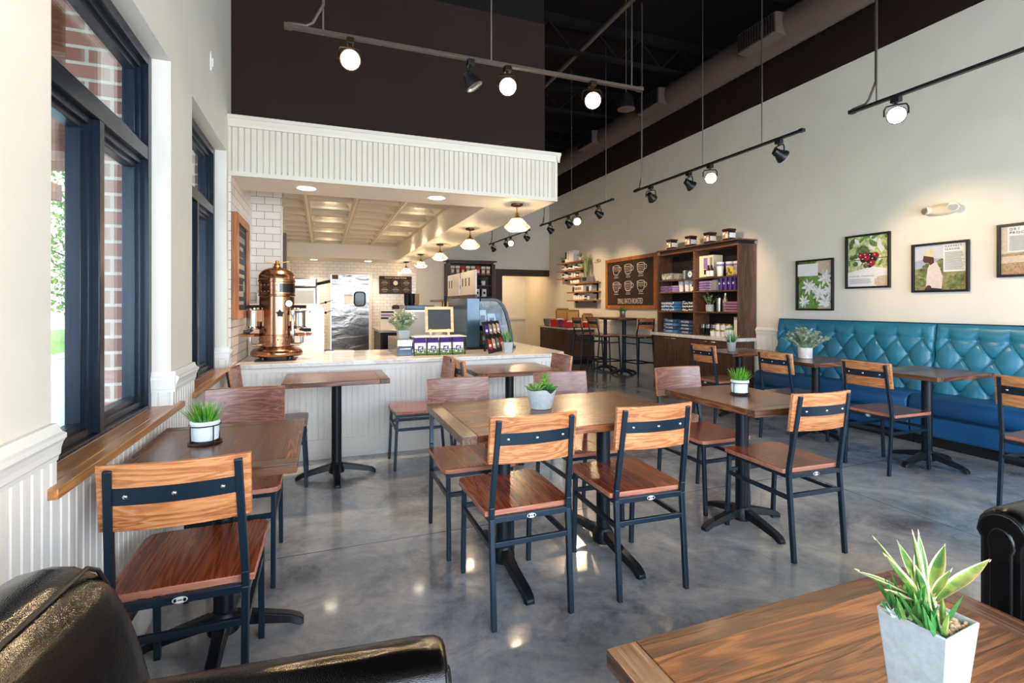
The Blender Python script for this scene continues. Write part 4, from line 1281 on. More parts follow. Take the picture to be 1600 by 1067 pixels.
# small chalk sign on its easel
t = thing('chalkboard_sign', 'small blank slate sign in a pale pine frame on top of the wire rack', 'sign', (1.09, 4.93, CT+0.178), R(-3))
tl = R(-9)
def tiltp(mb): 
    for v in mb.bm.verts:
        y, z = v.co.y, v.co.z
        v.co.y = y*math.cos(tl) - z*math.sin(tl); v.co.z = y*math.sin(tl) + z*math.cos(tl)
mb = MB(); mb.bb(-0.14, 0.14, -0.004, 0.004, 0.045, 0.27); tiltp(mb); mb.build('slate', 'slate', t)
mb = MB()
for x in (-0.128, 0.128): mb.bb(x-0.014, x+0.014, -0.011, 0.006, 0.03, 0.285)
for z in (0.043, 0.271): mb.bb(-0.1138, 0.1138, -0.0105, 0.0055, z-0.014, z+0.014)
tiltp(mb); mb.build('frame', 'signwood', t, bevel=0.002)
for x in (-0.09, 0.09):
    mb = MB(); mb.bar((x, -0.005, 0.0), (x, 0.008, 0.06), 0.018, 0.014); mb.bar((x, -0.03, 0.008), (x, 0.05, 0.008), 0.014, 0.016); mb.build('easel_leg', 'signwood', t)

# curved glass pastry case
t = thing('pastry_case', 'curved glass pastry display case with a blue grey end panel on the counter', 'display case', (0, 5.20, CT))
curve = [(1.60, 0.548), (1.74, 0.552), (1.79, 0.545), (1.83, 0.525), (1.875, 0.47), (1.91, 0.395), (1.94, 0.29), (1.965, 0.17), (1.98, 0.06), (1.985, 0.0)]
LEN = 0.85
mb = MB(); mb.bb(1.445, 1.59, 0, LEN, 0.0, 0.552); mb.build('end_panel', 'casedark', t, bevel=0.006)
mb = MB(); mb.bb(1.43, 2.0, -0.01, LEN+0.01, 0.0, 0.03); mb.build('base', 'caseblack', t, bevel=0.004)
for y in (0.0, LEN-0.03):
    mb = MB(); mb.loft([[(x, y+d, z) for d, (x, z) in ((0, (cx, cz)), (0.03, (cx, cz)), (0.03, (cx-nx, cz-nz)), (0, (cx-nx, cz-nz)))] for (cx, cz), (nx, nz) in zip(curve, [(0, 0.03), (0.0, 0.03), (0.01, 0.028), (0.018, 0.024), (0.026, 0.014), (0.028, 0.01), (0.03, 0.006), (0.03, 0.004), (0.03, 0.0), (0.03, 0)])])
    mb.build('curved_frame', 'caseblack', t, smooth=50)
mb = MB(); mb.loft([[(x-0.012, y, z-0.008 if z > 0.5 else z) for x, z in curve] + [(x-0.016, y, z-0.012 if z > 0.5 else z) for x, z in curve[::-1]] for y in (0.032, LEN-0.032)]); mb.build('curved_glass', 'caseglass', t, smooth=50)
mb = MB(); mb.prism([(1.59, 0.03), (1.59, 0.53)] + [(x-0.02, z-0.02) for x, z in curve[1:-1]] + [(1.955, 0.03)], 'y', 0.012, 0.016); mb.build('side_glass', 'caseglass', t)
for z, xe in ((0.24, 1.90), (0.0301, 1.95)):
    mb = MB(); mb.bb(1.595, xe, 0.04, LEN-0.04, z, z+0.012); mb.build('shelf', 'casedark', t)
mb = MB(); mb.bb(1.60, 1.86, 0.05, 0.1, 0.20, 0.24); mb.build('price_rail', 'caseblack', t)
for (x, y, w, h, m, lab) in ((1.66, 0.16, 0.09, 0.17, 'printwhite', 'white printed packet on the pastry case shelf, beside the end panel'), (1.765, 0.15, 0.09, 0.13, 'cup', 'pale packet on the pastry case shelf, between the white and blue ones'), (1.845, 0.17, 0.06, 0.13, 'steelblue', 'blue packet on the pastry case shelf, nearest the curved glass')):
    o = thing('snack_packet', lab, 'packet', (x, 5.20+y, CT+0.253), group='packets in the pastry case')
    mb = MB(); mb.loft([[(-w/2, -0.03, 0), (w/2, -0.03, 0), (w/2, 0.03, 0), (-w/2, 0.03, 0)], [(-w/2, -0.035, h*0.5), (w/2, -0.035, h*0.5), (w/2, 0.035, h*0.5), (-w/2, 0.035, h*0.5)], [(-w/2, -0.004, h), (w/2, -0.004, h), (w/2, 0.004, h), (-w/2, 0.004, h)]]); mb.build('packet_body', m, o, smooth=30)
    mb = MB(); mb.box((0, -0.037, h*0.5), (w*0.6, 0.002, h*0.3)); mb.build('packet_print', 'slate', o)
t = thing('snack_card', 'small cream card inside the pastry case behind the food board', 'card', (1.62, 5.36, CT+0.043))
mb = MB(); mb.bb(-0.02, 0.05, -0.003, 0.003, 0, 0.12); mb.build('card', 'kraft', t)

# food board leaning on the counter
t = thing('food_menu_board', 'black board of food pictures propped up at the counter corner', 'menu board', (1.675, 4.865, CT), R(52))
lean = R(-14)
def leanp(mb):
    for v in mb.bm.verts:
        y, z = v.co.y, v.co.z
        v.co.y = y*math.cos(lean) - z*math.sin(lean); v.co.z = max(0.0, y*math.sin(lean) + z*math.cos(lean))
mb = MB(); mb.bb(-0.25, 0.25, -0.004, 0.004, 0.0, 0.32); leanp(mb); bd = mb.build('board', 'black', t)
mb = MB(); mb.bar((0, 0.07, 0.28), (0, 0.14, 0.0), 0.04, 0.006); mb.build('prop', 'black', t)
rnd = random.Random(4)
mb = MB()
k = 0
for i in range(4):
    for j in range(2):
        cx = -0.18 + 0.12*i; cz = 0.24 - 0.15*j
        mb.mi = [0, 1, 3, 2, 2, 3, 2, 1][k]; k += 1
        w, h = 0.085, 0.1
        a = R(-14)
        pts = [(cx + px*math.cos(a) - pz*math.sin(a), cz + px*math.sin(a) + pz*math.cos(a)) for px, pz in ((-w/2, -h/2), (w/2, -h/2), (w/2, h/2), (-w/2, h/2))]
        mb.prism(pts, 'y', -0.0055, -0.0045)
        mb.mi = 4
        mb.prism([(x*0.7 + cx*0.3, z*0.25 + cz*0.75 - 0.012) for x, z in pts], 'y', -0.0062, -0.0052)
leanp(mb)
mb.build('food_pictures', ['purple', 'red', 'pebble', 'greycotton', 'printwhite'], bd, smooth=0)

# ================================================================ kitchen behind the counter
t = thing('kitchen_cabinet', 'steel topped cabinet against the kitchen wall beyond the tiled pier', 'cabinet', (-0.32, 7.55, 0))
mb = MB(); mb.bb(-0.33, 0.33, -0.4, 0.4, 0.08, 0.88); mb.build('body', 'steel', t); mb = MB(); mb.bb(-0.34, 0.35, -0.42, 0.42, 0.88, 0.92); mb.build('worktop', 'steel', t, bevel=0.003)
mb = MB(); mb.bb(-0.3, 0.3, -0.38, 0.38, 0, 0.08); mb.build('kickboard', 'black', t)
t = thing('coffee_brewer', 'boxy stainless brewer with black handles behind the splash panel', 'brewer', (-0.2, 7.5, 0.92))
mb = MB(); mb.bb(-0.2, 0.12, -0.16, 0.16, 0, 0.62); mb.build('body', 'steel', t, bevel=0.01)
mb = MB(); mb.bb(-0.2, 0.13, -0.18, 0.16, 0.625, 0.75); mb.build('hood', 'steel', t, bevel=0.02)
mb = MB(); mb.bb(0.125, 0.17, -0.17, -0.1, 0.2, 0.62); mb.build('side_column', 'steel', t, bevel=0.006)
mb = MB(); mb.bb(-0.17, 0.09, -0.166, -0.162, 0.3, 0.58); mb.build('notice_sheet', 'paper', t)
for z in (0.68,): 
    mb = MB(); mb.tube([(0.13, -0.2, z-0.01), (0.3, -0.22, z+0.03)], 0.022, 8); mb.build('handle', 'black', t)
for z in (0.28, 0.42):
    mb = MB(); mb.ball((0.24, -0.14, z), 0.018, 8, 6); mb.tube([(0.17, -0.14, z-0.02), (0.24, -0.14, z), (0.33, -0.15, z+0.03)], 0.006, 6); mb.build('lever', 'black', t)
t = thing('menu_card_holder', 'grey steel bin front against the tiled pier beside the copper machine', 'bin', (-0.56, 5.55, CT))
mb = MB(); mb.bb(-0.05, 0.1, -0.03, 0.03, 0.0, 0.60); mb.build('bin_front', 'steel', t, bevel=0.004)

t = thing('undercounter_fridge', 'black fronted undercounter fridge with steel edges by the tiled back wall', 'fridge', (1.12, 8.85, 0))
mb = MB(); mb.bb(-0.25, 0.25, -0.55, 0.55, 0.1, 0.86); mb.build('cabinet', 'black', t); mb = MB(); mb.bb(-0.27, 0.27, -0.57, 0.57, 0.86, 0.9); mb.build('worktop', 'steel', t, bevel=0.003)
mb = MB(); mb.bb(0.02, 0.06, -0.57, -0.55, 0.1, 0.86); mb.build('steel_edge', 'steel', t)
mb = MB(); mb.bb(-0.22, 0.0, -0.565, -0.552, 0.14, 0.83); d_ = mb.build('door', 'caseblack', t, bevel=0.004); mb = MB(); mb.tube([(-0.06, -0.58, 0.6), (-0.04, -0.6, 0.66), (-0.06, -0.58, 0.74)], 0.01, 6); mb.build('handle', 'chrome', d_)
for sx in (-0.2, 0.2):
    for sy in (-0.5, 0.5):
        mb = MB(); mb.cyl((sx, sy, 0), (sx, sy, 0.1), 0.025, 8); mb.build('foot', 'black', t)
t = thing('printed_carton', 'white carton with black and violet print on the undercounter fridge', 'carton', (1.0, 8.5, 0.9))
mb = MB(); mb.bb(-0.12, 0.12, -0.1, 0.1, 0, 0.32); mb.build('carton_body', 'offwhite', t, bevel=0.004)
for z, h, m in ((0.29, 0.03, 'ink'), (0.24, 0.03, 'violet'), (0.19, 0.03, 'ink')):
    mb = MB(); mb.bb(-0.11, 0.11, -0.103, -0.1, z-h/2, z+h/2); mb.build('print_band', m, t)
for i, (x, y) in enumerate(((1.16, 8.62), (1.27, 8.75), (1.2, 9.0), (1.32, 9.1))):
    t = thing('airpot', ('steel airpot nearest the printed carton on the fridge top', 'black airpot second from the printed carton on the fridge top', 'steel airpot third from the printed carton on the fridge top', 'black airpot farthest from the printed carton on the fridge top')[i], 'airpot', (x, y, 0.9), group='airpots on the fridge top')
    mb = MB(); mb.lathe([(0.07, 0), (0.075, 0.02), (0.075, 0.30), (0.06, 0.34)], n=20); mb.build('body', 'black' if i % 2 else 'steel', t)
    mb = MB(); mb.lathe([(0.062, 0.34), (0.065, 0.37), (0.05, 0.40), (0.02, 0.41)], n=20); mb.build('lid', 'black', t)
    mb = MB(); mb.tube([(0.07, 0, 0.05), (0.09, 0, 0.1), (0.09, 0, 0.22), (0.07, 0, 0.27)], 0.008, 6); mb.build('handle', 'black', t)
t = thing('equipment_stand', 'dark steel equipment stand beside the counter return', 'stand', (1.13, 6.6, 0))
mb = MB(); mb.bb(-0.25, 0.25, -0.4, 0.4, 0.08, 0.84); mb.build('body', 'caseblack', t); mb = MB(); mb.bb(-0.255, 0.255, -0.42, 0.42, 0.84, 0.88); mb.build('worktop', 'steel', t); mb = MB(); mb.bb(-0.23, 0.23, -0.38, 0.38, 0, 0.08); mb.build('kickboard', 'black', t)
t = thing('bar_espresso_machine', 'grey and white espresso machine with rounded side panels behind the plant', 'espresso machine', (1.13, 6.6, 0.88))
mb = MB(); mb.prism(rrect(0, 0.19, 0.44, 0.30, 0.06), 'y', -0.3, -0.27); mb.build('side_panel', 'offwhite', t, smooth=30, bevel=0.004)
mb = MB(); mb.bb(-0.19, 0.2, -0.27, 0.3, 0.06, 0.37); mb.build('body', 'steel', t, bevel=0.01)
mb = MB(); mb.bb(-0.16, 0.2, -0.27, 0.3, 0.37, 0.42); mb.build('cup_tray', 'casedark', t, bevel=0.006)
for sx in (-0.15, 0.15):
    for sy in (-0.24, 0.24):
        mb = MB(); mb.cyl((sx, sy, 0), (sx, sy, 0.07), 0.02, 8); mb.build('foot', 'chrome', t)
for i, (x, y) in enumerate(((1.0, 6.42), (1.06, 6.42), (1.12, 6.44))):
    t = thing('cup_stack', 'stack of dark paper cups on the espresso machine, %s from the tiled wall' % ORD[i], 'cup stack', (x, y, 1.30), group='paper cups on the espresso machine')
    mb = MB()
    for k in range(5): mb.lathe([(0.03, 0.024*k), (0.04, 0.024*k+0.05), (0.043, 0.024*k+0.052)], n=14)
    mb.build('cups', 'black' if i < 2 else 'kraft', t)
t = thing('tap_tower', 'chrome tap tower with two dark handles behind the slate sign', 'tap tower', (1.46, 6.25, CT))
mb = MB(); mb.bb(-0.06, 0.14, -0.06, 0.06, 0, 0.02); mb.build('base', 'chrome', t)
for i, x in enumerate((-0.01, 0.1)):
    mb = MB(); mb.cyl((x, 0, 0.02), (x, 0, 0.43 - 0.02*i), 0.022, 14); c_ = mb.build('column', 'chrome', t)
    mb = MB(); mb.cyl((x, -0.02, 0.42 - 0.02*i), (x, -0.03, 0.6 - 0.03*i), 0.014, 10, 0.02); mb.build('tap_handle', 'slate', c_)
    mb = MB(); mb.tube([(x, 0, 0.38), (x, -0.08, 0.38), (x, -0.09, 0.33)], 0.011, 8); mb.build('spout', 'chrome', c_)
for i, x in enumerate((1.66, 1.74)):
    t = thing('steel_cup', ('tall steel shaker standing nearer the tap tower', 'tall steel shaker standing nearer the pastry case')[i], 'shaker', (x, 6.7, CT), group='steel shakers on the counter return')
    mb = MB(); mb.lathe([(0.04, 0), (0.052, 0.40), (0.054, 0.42), (0.05, 0.42), (0.038, 0.01)], n=18); mb.build('cup_body', 'steel', t)
# ledge with the two standing menu screens
t = thing('pick_up_ledge', 'walnut ledge on posts along the counter return carrying two white screens', 'ledge', (2.2, 8.68, CT))
mb = MB(); mb.bb(-0.25, 0.12, -1.02, 1.0, 0.54, 0.58); mb.build('ledge_board', 'walnuth', t, bevel=0.003)
for y in (-0.98, 0.0, 0.96):
    mb = MB(); mb.bb(-0.02, 0.02, y-0.02, y+0.02, 0, 0.54); mb.build('post', 'black', t)
mb = MB(); mb.bb(-0.01, 0.0, -0.96, 0.94, 0.0, 0.54); mb.build('back_panel', 'tileback', t)
for y0, y1, n, lab in ((7.72, 8.67, 3, 'white standing screen with three slots on the walnut ledge, wider and nearer one'), (8.77, 9.64, 2, 'white standing screen on the walnut ledge, narrower one by the back wall')):
    t = thing('standing_screen', lab, 'screen', (2.3, (y0+y1)/2, CT+0.58), group='standing screens on the ledge')
    L = y1 - y0
    mb = MB(); mb.bb(-0.008, 0.008, -L/2, L/2, 0.07, 0.47); mb.build('screen_board', 'screenwhite', t)
    mb = MB(); mb.bb(-0.015, 0.015, -L/2, L/2, 0, 0.07); mb.build('foot_rail', 'bronze', t)
    for k in range(n):
        mb = MB(); y = L*(0.35 - 0.22*k); mb.bb(-0.01, -0.008, y-0.03, y+0.03, 0.22, 0.36); mb.build('slot', 'slate', t)

# today's selections board and the framed board on the tile
t = thing('selections_board', "dark brown TODAY'S SELECTIONS menu board on the tiled back wall", 'menu board', (1.64, BY-0.012, 1.79))
mb = MB(); mb.bb(-0.385, 0.385, -0.02, 0, -0.21, 0.21); mb.build('board', 'board', t, bevel=0.003)
text("TODAY'S SELECTIONS", 0.052, t, 'chalk', (0, -0.0225, 0.165))
mb = MB()
for i in range(3):
    for j in range(2):
        cx, cz = -0.255 + 0.255*i, 0.045 - 0.165*j
        if i == 1 and j == 0: continue
        for dz, w, h in ((0.045, 0.09, 0.008), (0.01, 0.15, 0.022), (-0.02, 0.18, 0.008), (-0.045, 0.1, 0.008)):
            mb.bb(cx-w/2, cx+w/2, -0.0222, -0.0205, cz+dz-h/2, cz+dz+h/2)
        for a, b, c_, d_ in ((-0.11, 0.11, 0.066, 0.069), (-0.11, 0.11, -0.069, -0.066), (-0.11, -0.107, -0.067, 0.067), (0.107, 0.11, -0.067, 0.067)):
            mb.bb(cx+a, cx+b, -0.0216, -0.0205, cz+c_, cz+d_)
mb.build('menu_lines', 'greyink', t, smooth=0)
mb = MB(); mb.prism([((0.065 if k % 2 == 0 else 0.045)*math.cos(R(22.5*k)), 0.045 + (0.065 if k % 2 == 0 else 0.045)*math.sin(R(22.5*k))) for k in range(16)], 'y', -0.0222, -0.0205); mb.build('star_badge', 'chalk', t, smooth=0)

t = thing('framed_menu', 'tall narrow oak framed chalk menu on the tiled end wall', 'framed board', (-0.662, 4.76, 1.61), R(90))
mb = MB(); mb.bb(-0.29, 0.29, -0.025, 0.0, -0.37, 0.37); mb.build('board', 'slate', t)
mb = MB()
for x in (-0.315, 0.315): mb.bb(x-0.035, x+0.035, -0.045, 0, -0.42, 0.42)
for z in (-0.385, 0.385): mb.bb(-0.2798, 0.2798, -0.0445, 0, z-0.035, z+0.035)
mb.build('frame', 'framewood', t, bevel=0.004)
mb = MB()
rnd = random.Random(2)
for k in range(9):
    z = 0.31 - 0.075*k
    w = rnd.uniform(0.2, 0.42); h = (0.006, 0.05, 0.03, 0.008, 0.04, 0.03, 0.008, 0.045, 0.03)[k]
    for q in range(max(1, int(w/0.05))):
        mb.bb(-w/2 + q*0.05, -w/2 + q*0.05 + 0.034, -0.0262, -0.025, z-h/2, z+h/2)
mb.prism([(0.12 + 0.04*math.cos(2*math.pi*k/16), -0.15 + 0.05*math.sin(2*math.pi*k/16)) for k in range(16)], 'y', -0.0262, -0.025)
mb.build('chalk_marks', 'greyink', t, smooth=0)
t = thing('switch_plate', 'small white switch plate high on the window wall', 'switch plate', (WX, 3.76, 2.88), R(90))
mb = MB(); mb.bb(-0.035, 0.035, -0.008, 0, -0.06, 0.06); mb.build('plate', 'offwhite', t, bevel=0.002)
mb = MB(); mb.bb(-0.012, 0.012, -0.014, -0.008, -0.03, 0.03); mb.build('rocker', 'offwhite', t)
t = thing('outlet_plate', 'cream outlet plate on the back wall tiles beside the carton', 'outlet', (1.36, BY-0.012, 1.16))
mb = MB(); mb.bb(-0.04, 0.04, -0.008, 0, -0.06, 0.06); mb.build('plate', 'plate', t, bevel=0.002)
for z in (-0.025, 0.025):
    mb = MB(); mb.bb(-0.015, 0.015, -0.01, -0.008, z-0.014, z+0.014); mb.build('socket', 'kraft', t)
# ================================================================ walnut shelf cabinet and its goods
t = thing('shelf_cabinet', 'tall walnut shelf cabinet with a white counter band against the cream wall', 'shelf cabinet', (5.53, 6.28, 0))
def cb(mb, x0, x1, y0, y1, z0, z1): mb.bb(x0-5.53, x1-5.53, y0-6.28, y1-6.28, z0, z1)
mb = MB(); cb(mb, 5.33, 5.68, 5.41, 7.21, 0.09, 0.795); mb.build('base_body', 'walnut', t)
mb = MB(); cb(mb, 5.38, 5.68, 5.44, 7.18, 0, 0.09); mb.build('kickboard', 'black', t)
for i in range(4):
    mb = MB(); cb(mb, 5.31, 5.33, 5.415+0.448*i, 5.415+0.448*i+0.442, 0.10, 0.79); d_ = mb.build('door', 'walnut', t, bevel=0.002)
    mb = MB(); yy = 5.415+0.448*i + (0.36 if i % 2 == 0 else 0.08)
    mb.tube([(5.31-5.53, yy-0.05-6.28, 0.765), (5.295-5.53, yy-0.045-6.28, 0.765), (5.295-5.53, yy+0.045-6.28, 0.765), (5.31-5.53, yy+0.05-6.28, 0.765)], 0.004, 6); mb.build('handle', 'chrome', d_)
mb = MB(); cb(mb, 5.28, 5.685, 5.37, 7.25, 0.797, 0.845); mb.build('counter_band', 'marble', t, bevel=0.003)
for y0, y1 in ((5.38, 5.405), (6.258, 6.288), (7.15, 7.175)):
    mb = MB(); cb(mb, 5.365, 5.685, y0, y1, 0.846, 2.16); mb.build('upright', 'walnuth' if 6 < y0 < 7 else 'walnut', t, bevel=0.002)
mb = MB(); cb(mb, 5.66, 5.685, 5.405, 7.15, 0.846, 2.14); mb.build('back_panel', 'cabinside', t)
mb = MB(); cb(mb, 5.365, 5.66, 5.405, 7.15, 2.135, 2.16); mb.build('top_rail', 'walnuth', t)
mb = MB(); cb(mb, 5.385, 5.685, 5.41, 7.13, 2.16, 2.205); mb.build('cornice_band', 'cabinside', t)
mb = MB(); cb(mb, 5.345, 5.69, 5.36, 7.17, 2.205, 2.225); mb.build('cornice', 'walnuth', t, bevel=0.002)
SHELF = [0.846, 1.205, 1.518, 1.72]
for z in SHELF[1:]:
    for y0, y1 in ((5.405, 6.258), (6.288, 7.15)):
        mb = MB(); cb(mb, 5.372, 5.66, y0, y1, z-0.02, z); mb.build('shelf', 'walnuth', t, bevel=0.002)

def box_on(name, label, cat, x, y, z, sx, sy, sz, m, group=None, bevel=0.003, extra=()):
    o = thing(name, label, cat, (x, y, z), 0, group)
    mb = MB(); mb.bb(-sx/2, sx/2, -sy/2, sy/2, 0, sz); b = mb.build('body', m, o, bevel=bevel)
    for nm, em, (a, b2, c, d, e, f) in extra:
        q = MB(); q.bb(a, b2, c, d, e, f); q.build(nm, em, o)
    return o
def folded(name, label, x, y, z, m, w=0.2, h=0.045, group=None, word=None, sd=0, pm='fabricwhite'):
    o = thing(name, label, 'shirt', (x, y, z), 0, group)
    rd = random.Random(sd)
    mb = MB()
    pr = [(-0.13, h*0.1), (-0.125, h*0.8), (-0.06, h*1.0), (0.08, h*0.98), (0.13, h*0.8), (0.13, 0.0), (-0.12, 0.0)]
    rings = []
    for yy, k in ((-w/2, 0.8), (-w/2+0.012, 1.0), (-w/6, 0.97 + rd.uniform(-.05, .05)), (w/6, 1.02 + rd.uniform(-.05, .05)), (w/2-0.012, 1.0), (w/2, 0.8)):
        rings.append([(px, yy, pz*k) for px, pz in pr])
    mb.loft(rings); mb.build('cloth', m, o, smooth=60, bevel=0.004)
    if word:
        text(word, h*0.72, o, pm, (-0.132, 0, h*0.5), (R(90), 0, R(-90)), name='shirt_print', sx=0.9)
    return o
def pattern(o, w, h, z0, m, seed, x=-0.134):
    """printed motif on the front fold"""
    rd = random.Random(seed)
    mb = MB()
    n = int(w/0.022)
    for k in range(n):
        y = -w/2*0.9 + k*w*0.9/n + rd.uniform(0, 0.006)
        a = z0 + rd.uniform(0.0, 0.35)*h; b = a + rd.uniform(0.3, 0.6)*h
        mb.bb(x-0.001, x+0.002, y, y+0.010, a, min(b, z0+h*0.95))
    mb.build('print', m, o, smooth=0)
XF = 5.52
# lowest shelf: navy shirts, tumblers, tubs
for k in range(4):
    w_ = "IT'S COFFEE" if k % 2 else "O'CLOCK"
    folded('folded_shirt', 'navy lettered shirt, %s up in the stack beside the dark canister' % ORD[k], XF, 6.89, SHELF[0]+0.056*k, 'navy' if k % 2 else 'steelblue', 0.31, 0.056, 'navy shirts by the canister', w_, k)
for k in range(4):
    folded('folded_shirt', 'navy lettered shirt, %s up in the stack by the centre upright' % ORD[k], XF, 6.50, SHELF[0]+0.054*k, 'navy', 0.33, 0.054, 'navy shirts by the upright', "O'CLOCK" if k % 2 == 0 else "IT'S COFFEE", k+9)
def lathe_thing(name, label, cat, x, y, z, prof, m, group=None, extra=()):
    o = thing(name, label, cat, (x, y, z), 0, group)
    mb = MB(); mb.lathe(prof, n=20); mb.build('body', m, o)
    for nm, em, pr in extra:
        q = MB(); q.lathe(pr, n=20); q.build(nm, em, o)
    return o
lathe_thing('canister', 'slim dark canister at the chalkboard end of the lowest cabinet shelf', 'canister', XF-0.03, 7.1, SHELF[0], [(0.036, 0), (0.038, 0.01), (0.038, 0.2)], 'black', None, (('lid', 'steel', [(0.039, 0.2), (0.039, 0.225), (0.01, 0.23)]), ('label', 'printwhite', [(0.0385, 0.04), (0.0385, 0.12)])))
for k in range(3):
    lathe_thing('travel_mug', 'dark travel mug with a steel rim, %s from the centre upright on the lowest shelf' % ORD[k], 'mug', XF-0.03, 6.2-0.105*k, SHELF[0], [(0.03, 0), (0.034, 0.005), (0.038, 0.11)], 'caseblack', 'travel mugs', (('rim', 'chrome', [(0.039, 0.11), (0.041, 0.165), (0.036, 0.17)]),))
for k in range(6):
    r_, c_ = divmod(k, 3)
    lathe_thing('tub', 'white tub with a gold lid, %s along the %s row of the lowest shelf' % (ORD[c_], ('bottom', 'stacked')[r_]), 'tub', XF-0.02-0.02*(1-r_), (5.98 if r_ == 0 else 5.9)-0.108*c_, SHELF[0]+0.093*r_, [(0.043, 0), (0.048, 0.07)], 'cup', 'gold lidded tubs', (('lid', 'goldlid', [(0.05, 0.07), (0.05, 0.088), (0.046, 0.092), (0.01, 0.093)]),))
o = lathe_thing('sugar_bowl', 'round white jar with a green lid beside the gold lidded tubs', 'jar', XF-0.03, 5.66, SHELF[0], [(0.07, 0), (0.078, 0.05), (0.07, 0.1)], 'cup', None, (('lid', 'greenlid', [(0.068, 0.1), (0.06, 0.115), (0.02, 0.135)]),))
o = box_on('tea_carton', 'tall pale green topped carton at the near end of the lowest cabinet shelf', 'carton', XF+0.02, 5.49, SHELF[0], 0.15, 0.15, 0.29, 'carton', None, 0.003, (('carton_top', 'greenlid', (-0.076, 0.076, -0.076, 0.076, 0.28, 0.292)), ('printed_label', 'cup', (-0.0765, -0.0755, -0.05, 0.06, 0.05, 0.25))))
# second shelf
def stack(x, y, z, n, m, w, h, base, group, pat=None, pm='fabricwhite', sd=0):
    for k in range(n):
        o = folded('folded_shirt', '%s shirt, %s up in its stack on the %s' % (base[0], ORD[k], base[1]), x, y, z+h*k, m, w, h, group, None, sd+k)
        if pat: pattern(o, w, h, 0.003, pm, sd*7+k)
stack(XF, 6.93, SHELF[1], 3, 'steelblue', 0.36, 0.052, ('blue patterned', 'shelf over the navy shirts'), 'blue patterned shirts', True, 'fabricwhite', 3)
stack(XF, 6.43, SHELF[1], 3, 'blackcotton', 0.3, 0.052, ('black and white patterned', 'shelf over navy shirts'), 'black patterned shirts', True, 'fabricwhite', 5)
lathe_thing('canister', 'small black canister between the two patterned shirt stacks', 'canister', XF, 6.68, SHELF[1], [(0.03, 0), (0.033, 0.14)], 'black', None, (('lid', 'steel', [(0.034, 0.14), (0.034, 0.16), (0.01, 0.165)]),))
stack(XF, 5.55, SHELF[1], 4, 'mauve', 0.27, 0.038, ('mauve', 'shelf by the steel bottles'), 'mauve shirts', None, 'fabricwhite', 8)
for k, y in enumerate((5.74, 5.62, 5.53)):
    bx = XF - 0.04 if k == 0 else 5.62
    lathe_thing('steel_bottle', ('pale steel bottle standing in front beside the mauve shirts', 'pale steel bottle behind the mauve shirts, nearer the front bottle', 'pale steel bottle behind the mauve shirts, nearest the end panel')[k], 'bottle', bx, y, SHELF[1], [(0.035, 0), (0.038, 0.01), (0.038, 0.15), (0.03, 0.19), (0.017, 0.22), (0.017, 0.25)], 'vase', 'steel bottles', (('cap', 'steel', [(0.019, 0.25), (0.019, 0.27), (0.01, 0.275)]),))
lathe_thing('tumbler', 'grey insulated tumbler between the leafy plant and the steel bottle', 'tumbler', XF-0.04, 5.86, SHELF[1], [(0.035, 0), (0.044, 0.2)], 'steel', None, (('lid', 'black', [(0.046, 0.2), (0.046, 0.215), (0.01, 0.22)]),))
# third shelf
stack(XF, 6.96, SHELF[2], 3, 'lilac', 0.33, 0.036, ('purple patterned', 'shelf beside the chalkboard'), 'purple patterned shirts', True, 'purple', 11)
for k, (y, m, h) in enumerate(((6.74, 'cup', 0.165), (6.60, 'cup', 0.175), (6.48, 'cup', 0.165))):
    lathe_thing('cup', 'white tumbler, %s from the chalkboard beside the purple patterned shirts' % ORD[k], 'tumbler', XF, y, SHELF[2], [(0.036, 0), (0.05, h)], m, 'white tumblers', (('rim', 'cup', [(0.052, h), (0.052, h+0.008), (0.045, h+0.009)]),))
for k, y in enumerate((6.395, 6.33)):
    lathe_thing('syrup_bottle', 'brown syrup bottle with a cream label, %s one by the centre upright' % ('outer', 'inner')[k], 'bottle', XF-0.05, y, SHELF[2], [(0.026, 0), (0.028, 0.1), (0.012, 0.13), (0.012, 0.16)], 'amber', 'syrup bottles', (('label', 'printwhite', [(0.0285, 0.015), (0.0285, 0.075)]),))
stack(XF, 6.07, SHELF[2], 4, 'lilac', 0.24, 0.038, ('lilac', 'shelf with the purple tumblers'), 'lilac shirts', True, 'violet', 14)
stack(XF+0.02, 5.92, SHELF[2], 1, 'greycotton', 0.1, 0.18, ('grey', 'shelf between lilac stack and tumblers'), 'grey rolled shirt', None)
for k in range(5):
    o = lathe_thing('purple_tumbler', 'purple tumbler with a white emblem, %s from the lilac shirts' % ORD[k], 'tumbler', XF-0.04, 5.82-0.088*k, SHELF[2], [(0.03, 0), (0.038, 0.17)], 'purple', 'purple tumblers', (('lid', 'violet', [(0.04, 0.17), (0.04, 0.18), (0.02, 0.184)]),))
    mb = MB(); mb.prism([(0.012*math.cos(2*math.pi*q/12), 0.1 + 0.016*math.sin(2*math.pi*q/12)) for q in range(12)], 'x', -0.039, -0.034); mb.build('emblem', 'printwhite', o)
